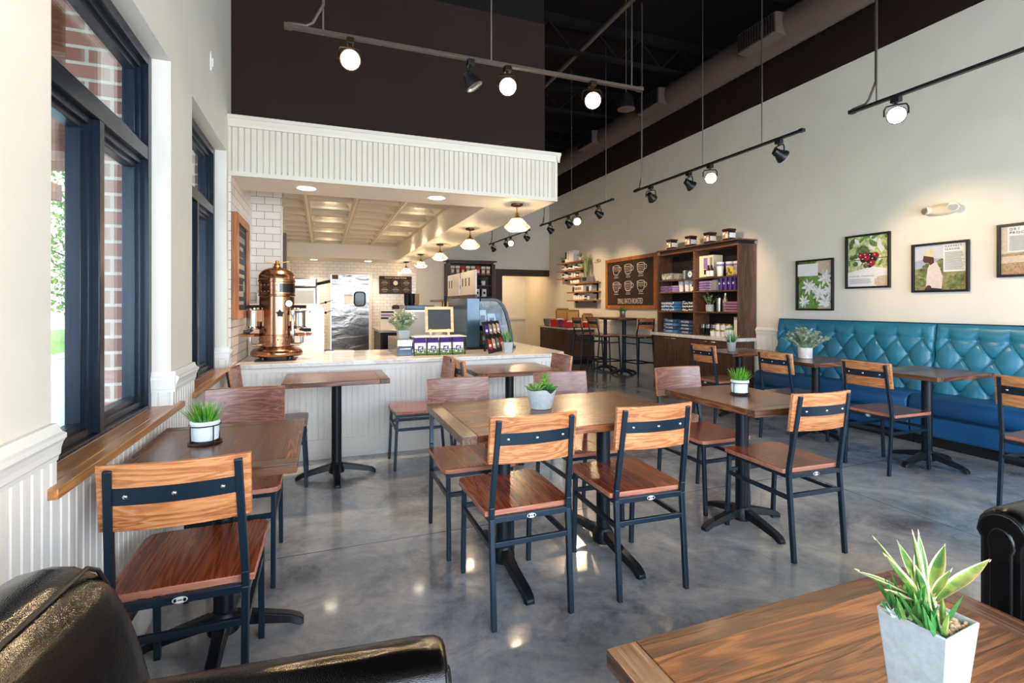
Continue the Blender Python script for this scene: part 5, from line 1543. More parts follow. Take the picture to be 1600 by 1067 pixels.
# top shelf
o = box_on('towel_pile', 'grey patterned towel bundle at the chalkboard end of the top shelf', 'towel', XF, 6.99, SHELF[3], 0.22, 0.27, 0.115, 'greycotton', None, 0.02); pattern(o, 0.26, 0.1, 0.01, 'printwhite', 21, -0.112)
o = box_on('towel_pile', 'smaller grey towel bundle between the patterned one and the steel mug', 'towel', XF, 6.77, SHELF[3], 0.2, 0.13, 0.1, 'greycotton', None, 0.02)
lathe_thing('steel_mug', 'plain steel mug on the top shelf beside the navy bag', 'mug', XF-0.02, 6.62, SHELF[3], [(0.042, 0), (0.046, 0.14), (0.042, 0.141), (0.04, 0.1)], 'steel')
o = box_on('navy_bag', 'navy folded bag with a white flourish on the top shelf', 'bag', XF, 6.42, SHELF[3], 0.2, 0.26, 0.14, 'navy', None, 0.02)
mb = MB()
for k in range(8):
    a = R(45*k); r_ = 0.02
    mb.prism([(0.03*math.cos(a) + 0.017*math.cos(2*math.pi*q/10), 0.07 + 0.033*math.sin(a) + 0.017*math.sin(2*math.pi*q/10)) for q in range(10)], 'x', -0.104, -0.099)
mb.build('flourish', 'printwhite', o, smooth=0)
o = box_on('brewer_carton', 'large white carton with a green edge and a brewer picture on the top shelf', 'carton', XF+0.02, 6.10, SHELF[3], 0.18, 0.30, 0.335, 'carton', None, 0.003, (('green_edge', 'greenlid', (-0.0905, 0.0905, -0.1505, 0.1505, 0, 0.014)), ('picture_panel', 'violet', (-0.0915, -0.09, -0.03, 0.05, 0.13, 0.30)), ('picture_brewer', 'amber', (-0.092, -0.09, -0.04, 0.045, 0.05, 0.12)), ('print_lines', 'greyink', (-0.0915, -0.09, -0.13, -0.08, 0.16, 0.3))))
for k, y in enumerate((5.995, 5.93)):
    lathe_thing('syrup_bottle', ('brown bottle with a cream label in front of the large carton, nearer its picture', 'brown bottle with a cream label in front of the large carton, by the white tumblers')[k], 'bottle', 5.40, y, SHELF[3], [(0.028, 0), (0.031, 0.11), (0.012, 0.145), (0.012, 0.18)], 'amber', 'brown bottles on the top shelf', (('label', 'printwhite', [(0.0315, 0.012), (0.0315, 0.095)]),))
for k, (y, xx) in enumerate(((5.81, 5.45), (5.70, 5.52), (5.61, 5.58))):
    lathe_thing('cup', 'tall white tumbler with a violet mark, %s from the brown bottles on the top shelf' % ORD[k], 'tumbler', xx, y, SHELF[3], [(0.04, 0), (0.056, 0.2)], 'cup', 'tall white tumblers', (('rim', 'cup', [(0.058, 0.2), (0.058, 0.212), (0.05, 0.213)]), ('mark', 'violet', [(0.0538, 0.15), (0.0555, 0.18)])))
for k, (y, m, lab) in enumerate(((5.57, 'yellowcotton', 'yellow patterned towel bundle at the near end of the top shelf'), (5.46, 'greycotton', 'grey and yellow towel bundle against the near end panel of the top shelf'))):
    o = box_on('towel_pile', lab, 'towel', XF-0.06, y, SHELF[3], 0.14, 0.11 if k else 0.13, 0.13, m, None, 0.02); pattern(o, 0.11, 0.11, 0.01, 'yellowcotton' if k else 'slate', 30+k, -0.072)
# jars along the cornice
JR = {}
def make_jar():
    t = thing('cookie_jar', 'x', 'jar')
    mb = MB(); mb.bb(-0.065, 0.065, -0.065, 0.065, 0, 0.14); mb.build('jar_body', 'jar', t, bevel=0.012)
    mb = MB(); mb.bb(-0.069, 0.069, -0.069, 0.069, 0.141, 0.17); mb.build('lid', 'plum', t, bevel=0.006)
    mb = MB(); mb.bb(-0.0675, -0.0655, -0.055, 0.055, 0.03, 0.125); lb = mb.build('label', 'beanfield', t)
    mb = MB(); mb.bb(-0.069, -0.0675, -0.045, -0.005, 0.04, 0.10); mb.bb(-0.069, -0.0675, 0.01, 0.05, 0.085, 0.12); mb.build('label_panel', 'printwhite', lb, smooth=0)
    mb = MB(); mb.bb(-0.055, 0.055, -0.0675, -0.0655, 0.04, 0.11); mb.build('side_label', 'printwhite', t)
    return t
for k, y in enumerate((6.91, 6.45, 6.03, 5.65)):
    first_or_dup(JR, make_jar, (5.46, y, 2.225), 0, ('square dark jar on top of the shelf cabinet, nearest the chalkboard', 'second dark jar from the chalkboard on top of the shelf cabinet', 'third dark jar from the chalkboard on top of the shelf cabinet', 'square dark jar on top of the shelf cabinet, farthest from the chalkboard')[k], 'dark jars on the cabinet top')

# ================================================================ cup chalkboard
t = thing('cup_chalkboard', 'brown chalkboard with six chalk coffee cups reading SMALL BATCH ROASTED', 'chalkboard', (5.69, 8.47, 1.745), R(-90))
W_, H_ = 1.74, 1.03
mb = MB(); mb.bb(-W_/2+0.04, W_/2-0.04, -0.02, 0, -H_/2+0.04, H_/2-0.04); mb.build('board', 'board', t)
mb = MB()
for x in (-W_/2+0.035, W_/2-0.035): mb.bb(x-0.035, x+0.035, -0.04, 0, -H_/2, H_/2)
for z in (-H_/2+0.035, H_/2-0.035): mb.bb(-W_/2+0.0702, W_/2-0.0702, -0.039, 0, z-0.035, z+0.035)
mb.build('frame', 'framewood', t, bevel=0.004)
mb = MB()
for i in range(3):
    for j in range(2):
        cx, cz = -0.47 + 0.43*i, 0.27 - 0.34*j
        def P(x, z): return (cx + x, -0.023, cz + z)
        mb.tube([P(0.12*math.cos(a), 0.08 + 0.022*math.sin(a)) for a in [2*math.pi*k/20 for k in range(20)]], 0.006, 4, closed=True)
        mb.tube([P(-0.12, 0.08), P(-0.115, 0.0), P(-0.085, -0.07), P(-0.06, -0.085), P(0.06, -0.085), P(0.085, -0.07), P(0.115, 0.0), P(0.12, 0.08)], 0.006, 4)
        mb.tube([P(0.118, 0.06), P(0.17, 0.055), P(0.185, 0.02), P(0.16, -0.02), P(0.1, -0.035)], 0.006, 4)
        for q in range(2 + (i + j) % 3):
            z = 0.035 - 0.033*q
            mb.tube([P(-0.10 + 0.01*q, z), P(0, z-0.012), P(0.10-0.01*q, z)], 0.004, 4)
        for q, wd in enumerate((0.06, 0.075)): 
            mb.tube([P(-wd + wd*2*u/10, -0.118 - 0.036*q + 0.008*(u % 2)) for u in range(11)], 0.005, 4)
mb.build('chalk_cups', 'chalk', t, smooth=0)
text('SMALL BATCH ROASTED', 0.155, t, 'chalk', (0.02, -0.0225, -0.365), sx=0.5)

# ================================================================ low walnut cabinet with gift boxes
t = thing('low_cabinet', 'low walnut cabinet with a pale top below the floating shelves', 'cabinet', (5.35, 10.6, 0))
def lb(mb, x0, x1, y0, y1, z0, z1): mb.bb(x0-5.35, x1-5.35, y0-10.6, y1-10.6, z0, z1)
mb = MB(); lb(mb, 5.04, 5.675, 9.85, 11.36, 0.1, 0.765); mb.build('body', 'walnutx', t)
mb = MB(); lb(mb, 5.1, 5.66, 9.9, 11.33, 0, 0.1); mb.build('kickboard', 'black', t)
mb = MB(); lb(mb, 5.0, 5.68, 9.81, 11.40, 0.767, 0.80); mb.build('top_slab', 'marble', t, bevel=0.003)
for i in range(4):
    mb = MB(); lb(mb, 5.02, 5.04, 9.855+0.376*i, 9.855+0.376*i+0.37, 0.11, 0.76); d_ = mb.build('door', 'walnut', t, bevel=0.002)
    mb = MB(); y = 9.855+0.376*i + (0.3 if i % 2 == 0 else 0.07); mb.tube([(5.02-5.35, y-0.04-10.6, 0.735), (5.005-5.35, y-0.035-10.6, 0.735), (5.005-5.35, y+0.035-10.6, 0.735), (5.02-5.35, y+0.04-10.6, 0.735)], 0.004, 6); mb.build('handle', 'chrome', d_)
LZ = 0.80
lathe_thing('steel_bucket', 'small steel bucket at the hallway end of the low walnut cabinet', 'bucket', 5.16, 11.24, LZ, [(0.07, 0), (0.1, 0.17), (0.105, 0.175), (0.095, 0.175), (0.068, 0.01)], 'steel')
def gift_box(label, x, y, rz, w, d, h, lid, tilt=70):
    o = thing('gift_box', label, 'gift box', (x, y, LZ), R(rz), 'open gift boxes')
    mb = MB()
    mb.bb(-w/2, w/2, -d/2, -d/2+0.006, 0, h); mb.bb(-w/2, w/2, d/2-0.006, d/2, 0, h)
    mb.bb(-w/2, -w/2+0.006, -d/2, d/2, 0, h); mb.bb(w/2-0.006, w/2, -d/2, d/2, 0, h); mb.bb(-w/2, w/2, -d/2, d/2, 0, 0.006)
    mb.build('tray', 'red', o)
    mb = MB(); mb.prism(rrect(0, lid/2, w, lid, 0.035), 'y', d/2, d/2+0.006)
    for sx in (-1, 1): mb.bb(sx*(w/2-0.005), sx*w/2, d/2-0.04, d/2, 0.02+0.0, lid-0.04)
    mb.bb(-w/2+0.03, w/2-0.03, d/2-0.04, d/2, lid-0.006, lid)
    for v in mb.bm.verts: v.co.z += h
    mb.build('lid', 'kraft', o)
    mb = MB(); mb.ball((0, 0.02, h*0.9), (w*0.38, d*0.3, 0.05), 10, 6); mb.build('tissue', 'paper', o)
    return o
gift_box('open red gift box with a kraft lid next to the steel bucket', 5.30, 10.83, -62, 0.36, 0.24, 0.16, 0.27)
gift_box('open red gift box with a kraft lid next to the purple card', 5.30, 10.27, -62, 0.33, 0.22, 0.12, 0.28)
o = gift_box('open gift box with a red side beside the two dark cups', 5.52, 9.97, -68, 0.28, 0.16, 0.12, 0.2)
mb = MB(); mb.bb(0.13, 0.15, -0.07, 0.09, 0.06, 0.23); mb.build('side_flap', 'red', o)
t = thing('purple_card', 'upright purple printed card between the two red gift boxes', 'card', (5.14, 10.45, LZ), R(-62))
mb = MB(); mb.bb(-0.06, 0.06, -0.002, 0.002, 0, 0.17); mb.build('card', 'purple', t); mb = MB(); mb.bar((0, 0.002, 0.1), (0, 0.06, 0.0), 0.03, 0.002); mb.build('prop', 'purple', t)
mb = MB()
for k in range(5): mb.bb(-0.03, 0.03, -0.003, -0.002, 0.05+0.02*k, 0.056+0.02*k)
mb.build('print_lines', 'violet', t)
for k, (x, y) in enumerate(((5.30, 9.98), (5.36, 9.9))):
    lathe_thing('dark_cup', ('small dark cup on the low cabinet, nearer the purple card', 'small dark cup on the low cabinet, nearer the bar table')[k], 'cup', x, y, LZ, [(0.03, 0), (0.04, 0.11), (0.042, 0.115), (0.036, 0.115)], 'caseblack', 'dark cups', (('band', 'purple', [(0.0365, 0.05), (0.0395, 0.09)]),))

# ================================================================ floating shelves
levels = [(2.335, 10.15, 11.38, 'topmost of the six, holding a white carton'), (2.145, 10.15, 11.38, 'second from the top, its jars dark'), (1.955, 10.15, 11.38, 'third from the top, its jars pale'),
          (1.815, 9.58, 10.83, 'fourth from the top, carrying the tall reed planter'), (1.615, 9.58, 10.83, 'fifth from the top, holding a printed carton'), (1.425, 9.58, 10.83, 'lowest of the six, holding small jars')]
for z, y0, y1, lab in levels:
    o = thing('floating_shelf', 'floating oak shelf, ' + lab, 'shelf', (5.59, (y0+y1)/2, z), 0, 'floating oak shelves')
    L = y1-y0
    mb = MB(); mb.bb(-0.10, 0.105, -L/2, L/2, -0.028, 0); mb.build('board', 'framewood', o, bevel=0.003)
    for s in (-1, 1):
        mb = MB(); mb.bb(0.02, 0.1, s*(L/2-0.2)-0.01, s*(L/2-0.2)+0.01, -0.06, -0.028); mb.build('bracket', 'iron', o)
for y in (10.28, 9.72):
    o = thing('shelf_support', 'black upright rail behind the %s floating shelves' % ('upper' if y > 10 else 'lower'), 'rail', (5.685, y, 1.95 if y > 10 else 1.42))
    mb = MB(); mb.bb(-0.012, 0.012, -0.02, 0.02, 0.0 if y > 10 else -0.03, 0.42); mb.build('rail', 'black', o)
o = thing('wall_plate', 'blank pale grey panel on the wall below the lowest floating shelf', 'panel', (5.695, 10.25, 1.32))
mb = MB(); mb.bb(-0.01, 0.005, -0.5, 0.5, -0.085, 0.07); mb.build('plate', 'greycotton', o)
rnd = random.Random(9)
def jar_row(z, y0, y1, n, ms, group, place, hr=(0.09, 0.13)):
    for k in range(n):
        y = y1 - (y1-y0)*(k+0.5)/n
        h = rnd.uniform(*hr)
        m = ms[k % len(ms)]
        lathe_thing('small_jar', 'small %s jar, %s from the hallway on the %s' % ({'cup': 'white', 'amber': 'brown', 'jar': 'dark', 'carton': 'cream', 'black': 'black'}[m], ORD[k], place), 'jar', 5.56, y, z, [(0.034, 0), (0.038, 0.01), (0.038, h*0.75), (0.025, h*0.86)], m, group, (('lid', 'black' if m != 'black' else 'steel', [(0.028, h*0.86), (0.028, h), (0.01, h+0.002)]), ('label', 'printwhite', [(0.0385, h*0.2), (0.0385, h*0.55)])))
jar_row(2.145, 10.3, 11.2, 8, ['black', 'cup', 'amber', 'black', 'jar', 'cup', 'amber'], 'jars on the second floating shelf', 'second floating shelf')
jar_row(1.955, 10.35, 11.2, 7, ['black', 'carton', 'cup', 'amber', 'carton', 'cup'], 'jars on the third floating shelf', 'third floating shelf', (0.1, 0.14))
jar_row(1.815, 10.32, 10.76, 4, ['cup'], 'white jars on the fourth floating shelf', 'fourth floating shelf', (0.09, 0.1))
jar_row(1.425, 9.85, 10.6, 7, ['cup', 'carton', 'cup', 'cup', 'carton', 'amber'], 'jars on the lowest floating shelf', 'lowest floating shelf', (0.09, 0.14))
o = box_on('white_carton', 'white carton with a dark side on the topmost floating shelf', 'carton', 5.59, 10.75, 2.335, 0.16, 0.42, 0.26, 'offwhite', None, 0.003, (('side_print', 'ink', (-0.0815, -0.08, 0.12, 0.2, 0.08, 0.25)), ('front_print', 'violet', (-0.0815, -0.08, 0.02, 0.05, 0.05, 0.24))))
o = box_on('printed_carton', 'long white carton with dark lettering on the fifth floating shelf', 'carton', 5.58, 10.28, 1.615, 0.14, 0.42, 0.14, 'offwhite', None, 0.003)
mb = MB()
for k in range(7): mb.bb(-0.072, -0.07, 0.15-0.045*k, 0.15-0.045*k+(0.02 if k % 2 else 0.03), 0.04, 0.1)
mb.build('print', 'ink', o, smooth=0)
for y, m, lab in ((10.62, 'black', 'black jar beside the long carton toward the hallway'), (9.95, 'black', 'dark jar beside the long carton toward the chalkboard'), (9.83, 'cup', 'white jar at the chalkboard end of the fifth floating shelf')):
    lathe_thing('small_jar', lab, 'jar', 5.57, y, 1.615, [(0.035, 0), (0.035, 0.11)], m, None, (('lid', 'steel', [(0.03, 0.11), (0.03, 0.13), (0.01, 0.132)]),))

# ================================================================ shelf hutch on the far wall
t = thing('display_hutch', 'dark walnut hutch of packaged coffee on the far wall beside the doorway', 'shelf cabinet', (3.465, 12.14, 0))
def hb(mb, x0, x1, y0, y1, z0, z1): mb.bb(x0-3.465, x1-3.465, y0-12.14, y1-12.14, z0, z1)
mb = MB(); hb(mb, 2.83, 4.10, 11.9, 12.29, 0, 0.9); mb.build('base', 'walnutx', t)
mb = MB(); hb(mb, 2.80, 4.12, 11.87, 12.29, 0.9, 0.94); mb.build('worktop', 'marble', t)
for x in (2.83, 3.98):
    mb = MB(); hb(mb, x, x+0.09, 11.99, 12.29, 0.94, 2.33); mb.build('upright', 'darkwood', t)
mb = MB(); hb(mb, 2.9, 4.0, 12.26, 12.29, 0.94, 2.33); mb.build('back_panel', 'jar', t)
mb = MB(); hb(mb, 2.88, 4.02, 11.98, 12.29, 2.33, 2.38); hb(mb, 2.80, 4.10, 11.95, 12.29, 2.38, 2.41); mb.build('cornice', 'darkwood', t)
HS = [1.25, 1.52, 1.80, 2.07]
for z in HS:
    mb = MB(); hb(mb, 2.92, 3.98, 12.0, 12.26, z-0.025, z); mb.build('shelf', 'darkwood', t)
for k in range(8):
    x = 2.99 + 0.131*k
    redd = k in (2, 5)
    o = box_on('bagged_coffee', '%s coffee packet, %s along the top shelf of the far hutch' % ('red' if redd else 'brown and white', ORD[k]), 'coffee bag', x, 12.1, HS[3], 0.10, 0.08, 0.2, 'red' if redd else 'beanfield', 'packets on the hutch top shelf', 0.004, (('top_band', 'red' if redd else 'printwhite', (-0.052, 0.052, -0.042, 0.042, 0.15, 0.205)), ('label', 'printwhite', (-0.03, 0.03, -0.0425, -0.04, 0.04, 0.11))))
for r_, (z, n, nm) in enumerate(((HS[2], 3, 'second'), (HS[1], 5, 'third'), (HS[0], 7, 'lowest'))):
    for k in range(n):
        x = 3.0 + (0.13 if r_ < 2 else 0.145)*k
        if r_ == 1 and k > 2: x = 3.62 + 0.18*(k-3)
        o = box_on('mug_box', 'white boxed mug with a dark print, %s along the %s shelf of the far hutch' % (ORD[k], nm), 'box', x, 12.1, z, 0.11, 0.1, 0.19 if r_ == 1 else 0.17, 'offwhite', 'boxed mugs on the %s hutch shelf' % nm, 0.004, (('print', 'slate', (-0.03, 0.03, -0.0515, -0.05, 0.06, 0.12)),))
o = box_on('purple_packet', 'purple topped white packet in the middle of the far hutch', 'packet', 3.49, 12.09, HS[1], 0.15, 0.09, 0.22, 'printwhite', None, 0.004, (('purple_top', 'purple', (-0.077, 0.077, -0.047, 0.047, 0.11, 0.225)),))
o = box_on('green_packet', 'green and white packet on the second shelf of the far hutch', 'packet', 3.5, 12.09, HS[2], 0.14, 0.08, 0.18, 'printwhite', None, 0.004, (('green_side', 'printleaf', (0.01, 0.072, -0.042, 0.042, 0.02, 0.17)),))

# ================================================================ framed posters on the cream wall
def poster(label, yc, zc, w, h, draw, heads, card, size=0.022):
    t = thing('framed_poster', label, 'framed picture', (5.70, yc, zc), R(-90), 'framed coffee posters')
    mb = MB()
    for x in (-w/2+0.011, w/2-0.011): mb.bb(x-0.011, x+0.011, -0.032, -0.001, -h/2, h/2)
    for z in (-h/2+0.011, h/2-0.011): mb.bb(-w/2+0.0222, w/2-0.0222, -0.0315, -0.001, z-0.011, z+0.011)
    mb.build('frame', 'black', t, bevel=0.002)
    mb = MB()
    lay = [0]
    def poly(pts, mi):
        lay[0] += 1
        y = -0.006 - 0.00012*lay[0]
        mb.mi = mi
        q = []
        for x, z in pts:
            q.append((max(-w/2+0.015, min(w/2-0.015, x*w)), y, max(-h/2+0.015, min(h/2-0.015, z*h))))
        mb.poly(q)
    def blob(cx, cz, rx, rz, mi, n=14, jag=0.0, seed=0, rot=0.0):
        rd = random.Random(seed)
        pts = []
        for k in range(n):
            a = 2*math.pi*k/n; f = 1 - (jag*rd.random() if jag else 0) - (jag if (jag and k % 2) else 0)
            x, z = rx*f*math.cos(a), rz*f*math.sin(a)
            pts.append((cx + x*math.cos(rot) - z*math.sin(rot), cz + x*math.sin(rot) + z*math.cos(rot)))
        poly(pts, mi)
    mats = draw(poly, blob)
    x0, x1, z0, z1 = card
    poly([(x0, z0), (x1, z0), (x1, z1), (x0, z1)], len(mats))
    mb.build('print', mats + ['printwhite'], t, smooth=0)
    for i, (s, dz) in enumerate(heads):
        text(s, size, t, 'ink', (x0*w + 0.015, -0.0135, z1*h - 0.022 - dz), align='LEFT', space=1.35, ext=0.0003)
    mb = MB()
    zz = z1*h - 0.022 - heads[-1][1] - 0.028
    rd = random.Random(3)
    while zz > z0*h + 0.012:
        ln = (x1-x0)*w - 0.03
        mb.bb(x0*w+0.015, x0*w+0.015+ln*rd.uniform(0.8, 1), -0.0138, -0.013, zz-0.0022, zz+0.0022)
        zz -= 0.0105
    mb.build('caption_lines', 'greyink', t, smooth=0)
    return t
def sq(poly, mi): poly([(-.5, -.5), (.5, -.5), (.5, .5), (-.5, .5)], mi)
def d_flower(poly, blob):
    sq(poly, 0)
    blob(.3, .42, .3, .25, 1, 8)
    for k, (x, z, a) in enumerate(((-.3, .05, .6), (0, .12, -.5), (.3, -.05, .5), (-.1, -.3, 1.9), (.1, -.35, 1.2), (-.38, -.3, 1.0), (.38, -.3, -.4), (-.25, -.44, .3))):
        blob(x, z, .24, .07, 2, 10, 0, k, a)
    for k, (x, z, r) in enumerate(((-.17, -.03, .19), (.28, .12, .2), (.12, -.16, .2), (.4, -.12, .16), (-.28, -.32, .15), (.3, -.34, .2))):
        for q in range(15):
            a = 2.4*q + k; rr_ = r*(1.0 if q < 9 else 0.6)
            blob(x + rr_*0.52*math.cos(a), z + rr_*0.4*math.sin(a), rr_*0.52, rr_*0.15, 5 if q % 3 == 0 else 3, 8, 0, q, math.atan2(math.sin(a)*0.8, math.cos(a)))
    blob(.2, -.46, .12, .05, 4, 8); blob(.42, -.46, .1, .06, 4, 8)
    return ['printgreen', 'printsand', 'printleaf', 'printwhite', 'pebble', 'printsky']
def d_cherry(poly, blob):
    sq(poly, 0)
    rd = random.Random(5)
    for k in range(34):
        blob(rd.uniform(-.48, .48), rd.uniform(-.1, .48), rd.uniform(.05, .13), rd.uniform(.03, .06), rd.choice([1, 2, 3, 2]), 9, .1, k, rd.uniform(0, 3))
    poly([(-.5, -.5), (.5, -.5), (.5, -.16), (.1, -.1), (-.5, -.2)], 3); blob(.35, -.38, .25, .12, 5, 12, .1, 2)
    blob(-.1, .2, .13, .1, 1, 10); poly([(-.5, .03), (.5, .06), (.5, .045), (-.5, .015)], 1)
    for x, z in ((-.14, .1), (-.04, .11), (.07, .1), (.18, .1), (-.09, .03), (.03, .02), (.13, .03), (.05, -.07), (.1, -.04), (-.02, .06)):
        blob(x, z, .075, .055, 6 if int(x*100) % 2 else 4, 12); blob(x-.02, z+.015, .016, .01, 3, 8)
    for x, z in ((-.35, .08), (-.26, .1), (-.27, -.04), (-.03, -.08)): blob(x, z, .06, .045, 1, 12)
    return ['printlime', 'printgreen', 'printleaf', 'printwhite', 'printred', 'printsand', 'plum']
def d_harvest(poly, blob):
    sq(poly, 0)
    poly([(-.5, .14), (-.2, .2), (.1, .16), (.5, .2), (.5, -.5), (-.5, -.5)], 1)
    poly([(-.5, -.02), (-.3, .0), (0, -.06), (.5, -.02), (.5, -.5), (-.5, -.5)], 2)
    for k, (x, z) in enumerate(((-.3, -.1), (-.35, -.3), (-.22, .0), (.05, .08), (.1, -.02), (.3, -.25), (.2, -.35))): blob(x, z, .12, .11, 3, 14, .15, k)
    poly([(-.28, -.5), (.02, -.5), (.02, -.42), (-.26, -.40)], 7)
    poly([(-.25, -.40), (.03, -.43), (.05, -.2), (.0, -.03), (-.05, .08), (-.1, .13), (-.18, .08), (-.22, -.02), (-.24, -.2)], 4)
    blob(-.2, -.40, .05, .045, 5, 10)
    poly([(-.2, .1), (-.17, .05), (-.1, .1), (-.11, .2), (-.14, .26), (-.29, .26), (-.3, .2), (-.31, .16), (-.28, .11), (-.22, .1)], 5)
    poly([(-.32, .26), (-.3, .29), (-.25, .29), (-.23, .38), (-.14, .39), (-.1, .37), (-.1, .25), (-.08, .2), (-.11, .21)], 6)
    return ['printsky', 'printhill', 'printbush', 'printgreen', 'printshirt', 'printskin', 'printhat', 'slate']
def d_dry(poly, blob):
    sq(poly, 0)
    poly([(-.5, -.5), (.5, -.5), (.5, -.2), (-.5, -.24)], 1)
    poly([(-.5, -.06), (.5, -.02), (.5, -.09), (-.5, -.11)], 1)
    return ['printsand', 'beanfield']
poster('framed white blossom poster headed COFFEE FLOWER, nearest the walnut cabinet', 4.49, 1.552, 0.50, 0.63, d_flower, [('COFFEE FLOWER', 0.0)], (-.46, .1, .18, .42), 0.026)
poster('framed red berry poster headed COFFEE CHERRIES, highest of the posters', 3.846, 1.793, 0.49, 0.605, d_cherry, [('COFFEE CHERRIES', 0.0)], (-.44, .16, -.44, -.24), 0.026)
poster('framed HARVEST SEASON poster of a man in a pale hat', 3.145, 1.676, 0.49, 0.49, d_harvest, [('HARVEST', 0.0), ('SEASON', 0.03)], (.06, .46, -.1, .45), 0.027)
poster('framed DRY PROCESS poster of drying beans at the picture edge', 2.445, 1.785, 0.49, 0.47, d_dry, [('DRY', 0.0), ('PROCESS', 0.032)], (-.36, .42, -.03, .44), 0.032)
# emergency lights
def emergency(label, y, z, s):
    t = thing('emergency_light', label, 'emergency light', (5.70, y, z), R(-90), 'emergency lights')
    mb = MB(); mb.ball((0, -0.028*s, 0), (0.15*s, 0.04*s, 0.055*s), 20, 10); mb.build('housing', 'plate', t, smooth=60)
    for sx in (-1, 1):
        mb = MB(); mb.cyl((sx*0.105*s, -0.045*s, 0.008*s), (sx*0.12*s, -0.085*s, 0.0), 0.042*s, 16); h_ = mb.build('lamp_head', 'plate', t)
        mb = MB(); mb.cyl((sx*0.1202*s, -0.0855*s, 0.0), (sx*0.1215*s, -0.089*s, 0.0), 0.036*s, 16); mb.build('lens', 'reflector', h_)
    return t
emergency('white two headed emergency light high above the posters', 3.115, 2.24, 1.0)
emergency('small white emergency light between the reed plant and the cup chalkboard', 9.72, 2.285, 0.9)
# ================================================================ lamps
TRACK_LAMPS, PENDANTS, CANS = [], [], []
def head(p, aim, lit, label, group, metal='black'):
    """a gimbal track head hung at p (underside of the rail), its lamp pointing at aim"""
    t = thing('track_light', label, 'track light', p, 0, group)
    P = Vector(p)
    c = Vector((0, 0, -0.125))
    d = (Vector(aim) - (P + c)).normalized()
    mb = MB(); mb.bb(-0.022, 0.022, -0.03, 0.03, -0.035, 0.003); mb.build('adapter', metal, t, bevel=0.003)
    mb = MB(); mb.cyl((0, 0, -0.05), (0, 0, -0.035), 0.01, 10); mb.build('swivel', metal, t)
    side = d.cross(Vector((0, 0, 1)))
    side = side.normalized() if side.length > 0.05 else Vector((1, 0, 0))
    mb = MB()
    top = Vector((0, 0, -0.05))
    for s in (-1, 1):
        pass
    w_ = 0.07
    mb.tube([c + side*w_, c + side*w_ + Vector((0, 0, 0.045)), c + side*(w_-0.012) + Vector((0, 0, 0.07)), top, c - side*(w_-0.012) + Vector((0, 0, 0.07)), c - side*w_ + Vector((0, 0, 0.045)), c - side*w_], 0.006, 6)
    mb.build('yoke', metal, t)
    mb = MB()
    a = [c - d*0.055, c - d*0.05, c - d*0.015, c + d*0.02, c + d*0.045, c + d*0.055]
    mb.tube(a, [0.018, 0.032, 0.036, 0.052, 0.062, 0.062], 20); b = mb.build('lamp_body', metal, t)
    mb = MB(); mb.tube([c + d*0.0555, c + d*0.058], [0.055, 0.05], 20); mb.build('lens', 'bulb' if lit else 'reflector', b)
    if lit:
        TRACK_LAMPS.append((tuple(P + c + d*0.075), tuple(aim)))
    return t
def track(label, a, b, rods, cond=None, m='black'):
    t = thing('light_track', label, 'light track', a)
    A = Vector(a); d = Vector(b) - A
    mb = MB(); mb.bar((0, 0, 0.012), d + Vector((0, 0, 0.012)), 0.034, 0.022); mb.build('rail', m, t, bevel=0.002)
    for e in (Vector((0, 0, 0.012)), d + Vector((0, 0, 0.012))):
        mb = MB(); mb.box(e, (0.04, 0.04, 0.028)); mb.build('end_cap', m, t)
    for f in rods:
        q = d*f
        mb = MB(); mb.cyl(q + Vector((0, 0, 0.02)), q + Vector((0, 0, CZ - A.z)), 0.006, 6); mb.build('hanging_rod', 'steel', t)
    if cond is not None:
        q = d*cond; e = Vector((0, 0, 0.03))
        u = d.normalized()
        mb = MB(); mb.tube([e, e + u*0.1 + Vector((0, 0, 0.005)), q*0.75 + Vector((0, 0, 0.06)), q + Vector((0.012, 0, 0.18)), q + Vector((0.014, 0.0, 0.5)), q + Vector((0.014, 0, CZ - A.z))], 0.009, 6); mb.build('cable', 'duct', t)
    return t
TX, TZ = 3.85, 2.79
track('dark light track hung across the room in front of the bulkhead', (-0.19, 3.22, 2.924), (2.25, 3.22, 2.924), (0.08, 0.515, 0.97), 0.075, 'railgrey')
G1 = 'heads on the track before the bulkhead'
z1 = 2.924
head((0.158, 3.22, z1), (0.05, 0.6, 1.6), True, 'lit track head on the bulkhead track, nearest the window wall', G1, 'bronze')
head((0.92, 3.22, z1), (1.6, 3.0, 1.6), False, 'unlit track head on the bulkhead track, turned side on', G1, 'black')
head((1.18, 3.22, z1), (0.5, 0.8, 1.3), True, 'lit track head on the bulkhead track, beside the turned one', G1, 'bronze')
head((1.837, 3.22, z1), (0.9, 0.9, 1.4), True, 'lit track head on the bulkhead track, farthest from the window wall', G1, 'bronze')
track('black light track before the cream wall above the posters, nearest and cut off', (TX, 2.72, TZ), (TX, 0.27, TZ), (0.075, 0.92), 0.07)
track('black light track before the cream wall above the walnut shelf cabinet', (TX, 5.61, TZ), (TX, 3.16, TZ), (0.055, 0.51, 0.83), 0.05)
track('black light track above the doorway end of the cream wall', (TX, 8.67, TZ), (TX, 6.17, TZ), (0.06, 0.5, 0.93), 0.05)
track('black light track farthest back, above the hutch on the far wall', (TX, 11.77, TZ), (TX, 9.25, TZ), (0.08, 0.55), 0.06)
def sidehead(y, aim, lit, label, grp): head((TX, y, TZ), aim, lit, label, grp)
sidehead(2.40, (0.5, 0.1, 1.3), True, 'lit track head on the cut off track above the posters', 'heads on the track above the posters')
sidehead(0.9, (5.6, 1.4, 1.6), True, 'track head on the cut off track beyond the picture edge', 'heads on the track above the posters')
g = 'heads on the track above the shelf cabinet'
sidehead(5.28, (5.6, 5.9, 1.5), True, 'track head nearest the doorway end on the track above the shelf cabinet', g)
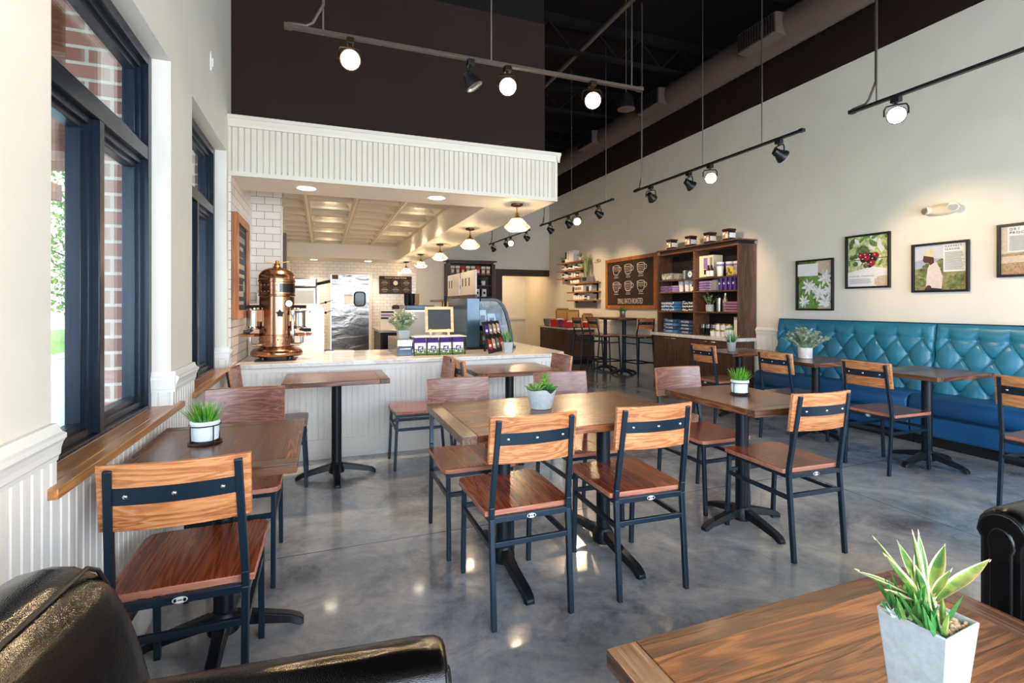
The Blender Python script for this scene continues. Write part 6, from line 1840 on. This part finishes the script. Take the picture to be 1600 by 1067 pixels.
sidehead(4.58, (5.6, 4.4, 1.4), False, 'unlit track head beside the lit one above the shelf cabinet', g)
sidehead(4.25, (2.2, 1.6, 0.9), True, 'lit track head facing us on the track above the shelf cabinet', g)
sidehead(3.39, (5.6, 3.0, 1.6), True, 'track head at the poster end of the track above the shelf cabinet', g)
g = 'heads on the doorway end track'
sidehead(8.27, (5.6, 8.6, 1.6), True, 'track head at the deep end of the doorway track, over the chalkboard', g)
sidehead(7.54, (5.6, 8.0, 1.5), False, 'unlit track head beside the lit one on the doorway track', g)
sidehead(7.24, (2.4, 3.0, 0.9), True, 'lit track head facing us on the doorway track', g)
sidehead(6.56, (5.6, 6.8, 1.7), True, 'track head at the near end of the doorway track', g)
g = 'heads on the farthest track'
sidehead(11.5, (5.0, 12.2, 1.5), False, 'unlit track head at the deep end of the farthest track', g)
sidehead(10.6, (5.6, 10.8, 1.7), True, 'track head beside the lit one on the farthest track', g)
sidehead(10.3, (2.6, 5.0, 0.9), True, 'lit track head facing us on the farthest track', g)
sidehead(9.4, (5.6, 9.8, 1.7), True, 'track head at the near end of the farthest track', g)

def make_pendant():
    t = thing('pendant_lamp', 'x', 'pendant lamp', group='glass pendants under the bulkhead')
    mb = MB(); mb.lathe([(0.02, -0.03), (0.058, -0.018), (0.06, -0.001)], n=24); mb.build('canopy', 'bronze', t)
    mb = MB(); mb.cyl((0, 0, -0.03), (0, 0, -0.10), 0.007, 10); mb.build('stem', 'brass', t)
    mb = MB(); mb.lathe([(0.012, -0.085), (0.018, -0.10), (0.022, -0.115), (0.036, -0.13), (0.055, -0.142), (0.058, -0.15)], n=24); mb.build('socket_cap', 'brass', t)
    mb = MB(); mb.lathe([(0.056, -0.147), (0.066, -0.158), (0.124, -0.218), (0.134, -0.229), (0.124, -0.241), (0.09, -0.268), (0.03, -0.276)], n=32, cap=False); mb.build('glass_shade', 'shadeglass', t, smooth=60)
    mb = MB(); mb.ball((0, 0, -0.205), (0.02, 0.02, 0.034), 10, 8); mb.build('bulb', 'filament', t)
    return t
PD = {}
for i, y in enumerate((4.66, 6.36, 8.16, 9.89, 11.74)):
    first_or_dup(PD, make_pendant, (1.81, y, SZ), 0, 'clear glass pendant lamp, %s from the front of the bulkhead' % ORD[i])
    PENDANTS.append((1.81, y, SZ-0.205))
def make_can():
    t = thing('downlight', 'x', 'downlight')
    mb = MB(); mb.lathe([(0.07, -0.001), (0.085, -0.006), (0.09, -0.001)], n=28, cap=False); mb.build('trim_ring', 'offwhite', t)
    mb = MB(); mb.lathe([(0.001, -0.0025), (0.074, -0.0025)], n=28, cap=False); mb.build('lens', 'can', t)
    return t
CN = {}
cans = [(-0.13, 4.665, SZ, 'recessed downlight at the front of the bulkhead, above the copper machine'), (1.0, 4.65, SZ, 'recessed downlight at the front of the bulkhead, above the coffee bags'),
        (-0.18, 11.9, SZ, 'recessed downlight washing the back tiles near the brewer'), (0.97, 11.88, SZ, 'recessed downlight washing the back tiles above the swing door')]
for i, y in enumerate((7.12, 8.28, 9.46, 10.61)): cans.append((0.105, y-0.02, 2.698, 'coffered ceiling downlight, %s in the row nearer the tiled pier' % ORD[i]))
for i, y in enumerate((7.16, 8.27, 9.39)): cans.append((1.27, y-0.05, 2.698, 'coffered ceiling downlight, %s in the row beside the pendants' % ORD[i]))
for x, y, z, lab in cans:
    first_or_dup(CN, make_can, (x, y, z), 0, lab, 'recessed downlights')
    CANS.append((x, y, z))
t = thing('ceiling_speaker', 'round dark pendant loudspeaker hung below the ceiling beside the track', 'loudspeaker', (3.6, 5.45, 3.78))
mb = MB(); mb.lathe([(0.10, 0.0), (0.11, 0.012), (0.10, 0.06), (0.07, 0.18), (0.05, 0.2)], n=28); mb.build('housing', 'darker', t)
mb = MB(); mb.lathe([(0.001, -0.003), (0.095, -0.003), (0.112, 0.004)], n=28, cap=False); mb.build('grille', 'duct', t)
mb = MB(); mb.cyl((0, 0, 0.2), (0, 0, CZ-3.78), 0.006, 6); mb.build('cable', 'duct', t)
EXPOSURE = 1.28
# ================================================================ plants
def grass_tuft(t, r, z0, h, n, w, mats, seed, spread=0.5, bend=0.5, base_r=0.6):
    rd = random.Random(seed)
    mb = MB()
    for k in range(n):
        a = rd.uniform(0, 6.283); q = math.sqrt(rd.random())
        p = (r*base_r*q*math.cos(a), r*base_r*q*math.sin(a), z0)
        s = spread*q*rd.uniform(0.6, 1.3)
        mb.mi = rd.randrange(len(mats))
        mb.blade(p, (s*math.cos(a), s*math.sin(a), 1), h*rd.uniform(0.65, 1.1), w*rd.uniform(0.7, 1.2), bend*q, 4, 0.08)
    return mb.build('grass_blades', mats, t, smooth=0)
def leafy(t, z0, h, rad, nstem, nleaf, lsize, mats, seed, up=0.9):
    rd = random.Random(seed)
    st, lf = MB(), MB()
    for s in range(nstem):
        a = rd.uniform(0, 6.283); q = math.sqrt(rd.random())
        tip = Vector((rad*q*math.cos(a), rad*q*math.sin(a), z0 + h*(1 - 0.45*q*q)*rd.uniform(0.7, 1.05)))
        b = Vector((rad*0.2*q*math.cos(a), rad*0.2*q*math.sin(a), z0-0.01))
        mid = b.lerp(tip, 0.5) + Vector((0, 0, h*0.08))
        st.tube([b, mid, tip], [0.0022, 0.0018, 0.001], 5)
        for k in range(nleaf):
            f = 0.3 + 0.7*(k+0.5)/nleaf
            p = b.lerp(mid, f*2) if f < 0.5 else mid.lerp(tip, f*2-1)
            aa = rd.uniform(0, 6.283)
            d = Vector((math.cos(aa), math.sin(aa), rd.uniform(-0.1, up)))
            lf.mi = rd.randrange(len(mats))
            lf.blade(p, d, lsize*rd.uniform(0.7, 1.2), lsize*0.6, 0.35, 3, 0.1)
    st.build('stems', 'olive', t); return lf.build('leaves', mats, t, smooth=0)

def make_wire_pot():
    t = thing('grass_pot', 'x', 'potted grass', group='grass pots in wire stands')
    mb = MB(); mb.lathe([(0.036, 0.012), (0.046, 0.016), (0.049, 0.05), (0.049, 0.074), (0.052, 0.078), (0.052, 0.088), (0.046, 0.09), (0.044, 0.08)], n=28); mb.build('pot', 'whitepot', t, smooth=50)
    mb = MB(); mb.lathe([(0.001, 0.078), (0.045, 0.078)], n=20, cap=False); mb.build('soil', 'soil', t)
    mb = MB()
    circ = lambda r, z: [(r*math.cos(2*math.pi*k/28), r*math.sin(2*math.pi*k/28), z) for k in range(28)]
    mb.tube(circ(0.056, 0.004), 0.004, 6, closed=True); mb.tube(circ(0.055, 0.073), 0.0022, 6, closed=True)
    for a in (20, 110, 200, 290):
        c, s = math.cos(R(a)), math.sin(R(a))
        mb.tube([(0.056*c, 0.056*s, 0.073), (0.056*c, 0.056*s, 0.006), (0.02*c, 0.02*s, 0.010)], 0.0022, 6)
    mb.build('wire_stand', 'black', t)
    grass_tuft(t, 0.045, 0.076, 0.088, 120, 0.0085, ['grass1', 'grass2', 'grass1'], 3, 0.65, 0.35, 0.85)
    return t
WP = {}
first_or_dup(WP, make_wire_pot, (-0.431, 2.27, 0.76), R(20), 'white grass pot in a wire stand on the window wall table')
first_or_dup(WP, make_wire_pot, (2.364, 2.36, 0.76), R(-10), 'white grass pot in a wire stand on the small table beside the large one')

# chipped white pot of succulents on the large table
t = thing('succulent_pot', 'chipped whitewashed pot of mixed succulents on the large middle table', 'potted succulent', (1.075, 2.415, 0.76))
mb = MB()
n = 36
rings = []
for i in range(9):
    f = i/8
    rr = 0.052 + 0.024*f
    ring = []
    for k in range(n):
        a = 2*math.pi*k/n
        notch = 0.022*math.exp(-((a - 5.05)/0.32)**2)
        z = 0.002 + (0.102 - notch + 0.004*math.sin(3*a))*f
        bulge = 1 + 0.05*math.sin(2*a+1) + 0.03*abs(math.sin(2.5*a))
        ring.append((rr*bulge*math.cos(a), rr*bulge*math.sin(a), z))
    rings.append(ring)
inner = [[(x*0.9, y*0.9, z - 0.002) for x, y, z in rings[-1]], [(x*0.82, y*0.82, 0.07) for x, y, z in rings[-1]]]
mb.loft(rings + inner); mb.build('pot', 'concretepot', t, smooth=50)
mb = MB(); mb.lathe([(0.001, 0.078), (0.058, 0.076)], n=20, cap=False); mb.build('soil', 'soil', t)
rd = random.Random(12)
for (cx, cy, cz, s, nl, m, nm) in ((-0.035, -0.01, 0.092, 0.05, 20, 'succ', 'rosette'), (0.03, -0.015, 0.09, 0.045, 18, 'grass2', 'rosette'), (0.0, 0.03, 0.095, 0.045, 16, 'succ', 'rosette'), (0.045, 0.02, 0.09, 0.04, 14, 'succ', 'rosette')):
    mb = MB()
    for k in range(nl):
        a = 2.399*k; el = 0.15 + 1.0*k/nl
        mb.leaf((cx, cy, cz), (math.cos(a)*math.cos(el), math.sin(a)*math.cos(el), math.sin(el)), 1.3*s*(1.15-0.5*k/nl), 0.02, 0.009, 0.35)
    mb.build(nm, m, t, smooth=50)
mb = MB()
for k in range(22):
    a = 2.399*k; z = 0.105 + 0.065*k/22
    mb.leaf((0.025, 0.012, z), (math.cos(a), math.sin(a), 0.5), 0.034, 0.011, 0.006, 0.2, 4)
mb.tube([(0.02, 0.01, 0.08), (0.025, 0.012, 0.155)], 0.006, 6)
mb.build('upright_stem', 'grass1', t, smooth=50)

# square planter in front
t = thing('agave_planter', 'square tapered concrete planter of agave on the low coffee table', 'planter', (1.156, 0.662, 0.42), R(5))
mb = MB()
def sqr(w, z): return [(-w/2, -w/2, z), (w/2, -w/2, z), (w/2, w/2, z), (-w/2, w/2, z)]
mb.loft([sqr(0.080, 0.0), sqr(0.124, 0.25), sqr(0.112, 0.25), sqr(0.108, 0.225)]); mb.build('pot', 'concretepot', t, smooth=30, bevel=0.003)
mb = MB(); mb.loft([sqr(0.104, 0.222), sqr(0.108, 0.232)]); mb.build('soil', 'soil', t)
mb = MB(); rd = random.Random(5)
for k in range(170):
    x, y = rd.uniform(-0.048, 0.048), rd.uniform(-0.048, 0.048)
    if x - y < -0.055: continue
    mb.ball((x, y, 0.236 + rd.uniform(0, 0.008)), (rd.uniform(0.004, 0.008), rd.uniform(0.004, 0.008), rd.uniform(0.003, 0.006)), 6, 4)
mb.build('pebbles', 'pebble', t)
c = Vector((0.012, 0.005, 0.262))
def agave(d, ln, w, curl, nm='agave_leaf'):
    mb = MB(); mb.striped_leaf(c + Vector(d)*0.004, d, ln, w*0.86, w*0.34, curl, 9); o = mb.build(nm, ['agave', 'leaftip'], t, smooth=50)
    tip = MB(); 
    dd = Vector(d).normalized(); cur = c + Vector(d)*0.004; dr = dd.copy()
    for i in range(10):
        if i >= 8: pass
        last = cur.copy(); dr = (dr + Vector((0, 0, curl/9))).normalized() if i else dr; cur = cur + dr*(ln/9)
    tip.tube([last - dr*0.004, last + dr*0.006], [0.0018, 0.0004], 5); tip.build('leaf_spine', 'pebble', o)
for d, ln, w, curl in (((1.0, -0.05, 0.12), 0.235, 0.038, 0.16), ((0.98, 0.25, 0.42), 0.18, 0.034, 0.0), ((0.6, 0.5, 0.7), 0.11, 0.028, 0.3), ((0.75, -0.2, 0.75), 0.085, 0.024, 0.2), ((-0.05, 0.15, 1.0), 0.14, 0.034, -0.1), ((0.18, 0.2, 1.0), 0.135, 0.022, 0.0), ((-0.75, 0.2, 0.75), 0.15, 0.034, 0.2), ((-0.9, 0.45, 0.6), 0.155, 0.032, -0.2), ((-0.5, 0.5, 0.9), 0.15, 0.034, 0.1), ((-0.6, -0.1, 0.9), 0.11, 0.03, 0.1), ((0.35, 0.6, 0.7), 0.12, 0.028, 0.0), ((-1.0, 0.1, 0.4), 0.13, 0.024, 0.1)):
    agave(d, ln, w, curl)
mb = MB(); mb.tube([(0.012, 0.0, 0.225), (0.014, 0.004, 0.272)], [0.011, 0.014], 10)
for k in range(8):
    a = 2.4*k; mb.leaf((0.013, 0.004, 0.262), (math.cos(a)*0.6, math.sin(a)*0.6, 1), 0.03, 0.012, 0.005, 0.0, 4)
mb.build('agave_crown', 'leaftip', t, smooth=50)
mb = MB(); rd = random.Random(8)
for k in range(46):
    x, y = -0.03 + rd.uniform(-0.026, 0.03), -0.01 + rd.uniform(-0.036, 0.055)
    mb.mi = k % 3 if k % 3 < 2 else 0
    mb.leaf((x, y, 0.232), (-0.35 + rd.uniform(-0.5, 0.35), rd.uniform(-0.5, 0.3), 1), rd.uniform(0.06, 0.105), 0.011, 0.007, rd.uniform(-0.3, 0.3), 6)
mb.build('finger_leaves', ['grass2', 'agave'], t, smooth=50)
mb = MB()
for k in range(16):
    a = 2.399*k; el = 0.2 + 1.0*k/16
    mb.leaf((-0.055, 0.03, 0.24), (math.cos(a)*math.cos(el), math.sin(a)*math.cos(el), math.sin(el)), 0.032, 0.014, 0.006, 0.3, 5)
mb.build('rosette', 'eucal', t, smooth=50)

# settee tables and bar
t = thing('leafy_pot', 'marbled white pot of spreading grey green leaves on the second settee table', 'potted plant', (4.60, 3.735, 0.76))
mb = MB(); mb.lathe([(0.058, 0), (0.065, 0.004), (0.067, 0.11), (0.06, 0.112), (0.058, 0.095)], n=28); mb.build('pot', 'marble', t, smooth=50)
mb = MB(); mb.lathe([(0.001, 0.096), (0.06, 0.095)], n=20, cap=False); mb.build('soil', 'soil', t)
leafy(t, 0.1, 0.22, 0.22, 70, 14, 0.046, ['olive', 'eucal', 'eucal'], 5)
t = thing('grass_pot', 'rough white pot of blue green grass on the settee table by the walnut cabinet', 'potted grass', (4.52, 4.64, 0.76))
mb = MB(); mb.lathe([(0.04, 0), (0.042, 0.003), (0.053, 0.105), (0.047, 0.107), (0.045, 0.09)], n=24); mb.build('pot', 'concretepot', t, smooth=50)
mb = MB(); mb.lathe([(0.001, 0.09), (0.047, 0.09)], n=20, cap=False); mb.build('soil', 'soil', t)
grass_tuft(t, 0.05, 0.09, 0.16, 90, 0.009, ['grass2', 'eucal', 'grass2'], 6, 0.7, 0.5)
t = thing('grass_pot', 'small steel pot of bushy grass on the high bar table', 'potted grass', (5.42, 8.32, 1.062))
mb = MB(); mb.lathe([(0.05, 0), (0.052, 0.003), (0.06, 0.12), (0.055, 0.122), (0.05, 0.1)], n=24); mb.build('pot', 'steel', t, smooth=50)
mb = MB(); mb.lathe([(0.001, 0.1), (0.052, 0.1)], n=20, cap=False); mb.build('soil', 'soil', t)
grass_tuft(t, 0.06, 0.1, 0.14, 110, 0.009, ['grass1', 'reed', 'grass2'], 7, 0.9, 0.6)
t = thing('grass_pot', 'small concrete pot of grass in front of the food picture board', 'potted grass', (1.745, 4.765, CT), 0)
mb = MB(); mb.loft([sqr(0.075, 0.0), sqr(0.095, 0.105), sqr(0.085, 0.105), sqr(0.08, 0.09)]); mb.build('pot', 'concretepot', t, smooth=30, bevel=0.006)
mb = MB(); mb.loft([sqr(0.07, 0.086), sqr(0.08, 0.092)]); mb.build('soil', 'soil', t)
grass_tuft(t, 0.045, 0.09, 0.155, 110, 0.007, ['grass2', 'olive', 'grass2'], 9, 0.5, 0.35)
t = thing('eucalyptus_pot', 'pale box of dusty green foliage on top of the dark drawer box', 'potted plant', (0.735, 4.95, CT+0.15), R(4))
mb = MB(); mb.loft([sqr(0.095, 0.0), sqr(0.11, 0.085), sqr(0.1, 0.085), sqr(0.096, 0.07)]); mb.build('pot', 'concretepot', t, smooth=30, bevel=0.004)
leafy(t, 0.075, 0.22, 0.16, 95, 16, 0.032, ['eucal', 'eucal', 'olive'], 15)
t = thing('shelf_plant', 'leafy plant in a grey pot on the second shelf of the walnut cabinet', 'potted plant', (5.46, 6.03, SHELF[1]))
mb = MB(); mb.lathe([(0.05, 0), (0.058, 0.004), (0.06, 0.105), (0.054, 0.107), (0.052, 0.09)], n=24); mb.build('pot', 'concretepot', t, smooth=50)
leafy(t, 0.09, 0.2, 0.13, 16, 9, 0.05, ['olive', 'grass2', 'olive'], 17)
t = thing('reed_planter', 'tall yellow green reeds in a planter on the fourth floating shelf', 'potted reeds', (5.56, 9.98, 1.815))
mb = MB(); mb.loft([[(-0.07, -0.16, 0), (0.07, -0.16, 0), (0.07, 0.12, 0), (-0.07, 0.12, 0)], [(-0.075, -0.17, 0.13), (0.075, -0.17, 0.13), (0.075, 0.13, 0.13), (-0.075, 0.13, 0.13)]]); mb.build('planter_box', 'greycotton', t, bevel=0.004)
mb = MB(); mb.bb(-0.079, -0.0745, -0.12, 0.08, 0.03, 0.11); mb.build('planter_print', 'slate', t)
grass_tuft(t, 0.1, 0.12, 0.5, 170, 0.014, ['reed', 'grass2', 'reed', 'leaftip'], 19, 0.2, 0.06, 0.5)
for x, y, z, lab, sd in ((5.58, 11.2, 2.335, 'tiny dark leaved plant at the hallway end of the topmost floating shelf', 1), (5.58, 11.03, 2.335, 'tiny dark leaved plant next to the white carton on the topmost floating shelf', 2), (5.58, 10.3, 2.335, 'small dark leaved plant in a white pot at the chalkboard end of the topmost shelf', 3)):
    t = thing('tiny_plant', lab, 'potted plant', (x, y, z), 0, 'tiny plants on the top floating shelf')
    mb = MB(); mb.lathe([(0.032, 0), (0.042, 0.07), (0.038, 0.071)], n=16); mb.build('pot', 'cup' if sd == 3 else 'slate', t)
    leafy(t, 0.06, 0.13, 0.08, 12, 7, 0.035, ['grass2', 'olive'], 30+sd)
t = thing('hutch_plant', 'leafy plant in a white pot on the second shelf of the far hutch', 'potted plant', (3.79, 12.1, HS[2]))
mb = MB(); mb.lathe([(0.05, 0), (0.062, 0.11), (0.056, 0.111)], n=20); mb.build('pot', 'cup', t)
leafy(t, 0.1, 0.14, 0.14, 20, 8, 0.04, ['grass2', 'olive', 'succ'], 41)
t = thing('counter_plant', 'small bright green plant in a white jug behind the slate sign', 'potted plant', (1.70, 6.33, CT))
mb = MB(); mb.lathe([(0.05, 0), (0.055, 0.35), (0.07, 0.42), (0.062, 0.42)], n=18); mb.build('jug', 'cup', t)
leafy(t, 0.41, 0.12, 0.09, 14, 7, 0.035, ['grass1', 'succ'], 43)
# ================================================================ camera, light, exposure
cam = bpy.data.cameras.new('camera'); co = bpy.data.objects.new('camera', cam); COL.objects.link(co)
F, HY = 785.0, 477.0
cam.sensor_fit = 'HORIZONTAL'; cam.sensor_width = 36.0; cam.lens = 36.0*F/1600.0
cam.shift_y = -(533.5 - HY)/1600.0
cam.clip_start = 0.05; cam.clip_end = 200
co.location = (0, 0, 1.30)
co.rotation_euler = (R(90), 0, -math.atan(296/785.0))
SC.camera = co

w = bpy.data.worlds.new('world'); SC.world = w; w.use_nodes = True
bg = w.node_tree.nodes['Background']
bg.inputs[0].default_value = hexc('#dce8f6'); bg.inputs[1].default_value = 5.8

def light(kind, name, loc, energy, col, size=0.05, rot=None, target=None, spot=None, blend=0.6, shape=None, sy=None):
    l = bpy.data.lights.new(name, kind); l.energy = energy; l.color = hexc(col)[:3]
    if kind == 'AREA':
        l.size = size
        if shape: l.shape = shape
        if sy: l.size_y = sy
    elif kind == 'SUN':
        l.angle = size
    else:
        l.shadow_soft_size = size
    if kind == 'SPOT':
        l.spot_size = spot; l.spot_blend = blend
    o = bpy.data.objects.new(name, l); COL.objects.link(o); o.location = loc
    if rot: o.rotation_euler = rot
    if target is not None:
        o.rotation_euler = (Vector(target) - Vector(loc)).to_track_quat('-Z', 'Y').to_euler()
    return o
for n, loc, rot, sx, sy in (('window_portal', (-0.9, 2.26, 1.64), (0, R(-90), 0), 1.7, 1.15), ('window_portal', (-0.9, 3.78, 1.64), (0, R(-90), 0), 1.7, 1.1),
                            ('window_portal', (-0.9, -0.18, 1.64), (0, R(-90), 0), 1.7, 2.3),
                            ('front_portal', (0.92, FY-0.16, 1.5), (R(90), 0, 0), 2.9, 2.55), ('front_portal', (4.08, FY-0.16, 1.5), (R(90), 0, 0), 2.7, 2.55)):
    o = light('AREA', n, loc, 1, '#ffffff', sx, rot, shape='RECTANGLE', sy=sy)
    o.data.cycles.is_portal = True
WARM = '#ffd9a8'
for p, q in TRACK_LAMPS:
    light('SPOT', 'track_spot', p, 42, WARM, 0.05, target=q, spot=R(60), blend=0.7)
for p in PENDANTS:
    light('POINT', 'pendant_glow', p, 7, '#ffe0b8', 0.03)
for p in CANS:
    light('SPOT', 'downlight', (p[0], p[1], p[2]-0.02), 36, '#ffdfb8', 0.06, rot=(0, 0, 0), spot=R(110), blend=0.8)
light('AREA', 'hall_light', (4.9, 13.2, 2.48), 7, '#ffd6a0', 0.5, rot=(0, 0, 0))
SC.view_settings.view_transform = 'Standard'; SC.view_settings.look = 'None'
SC.view_settings.exposure = EXPOSURE; SC.view_settings.gamma = 1.0
SC.view_settings.use_curve_mapping = False
SC.cycles.max_bounces = 10; SC.cycles.diffuse_bounces = 5; SC.cycles.transparent_max_bounces = 12
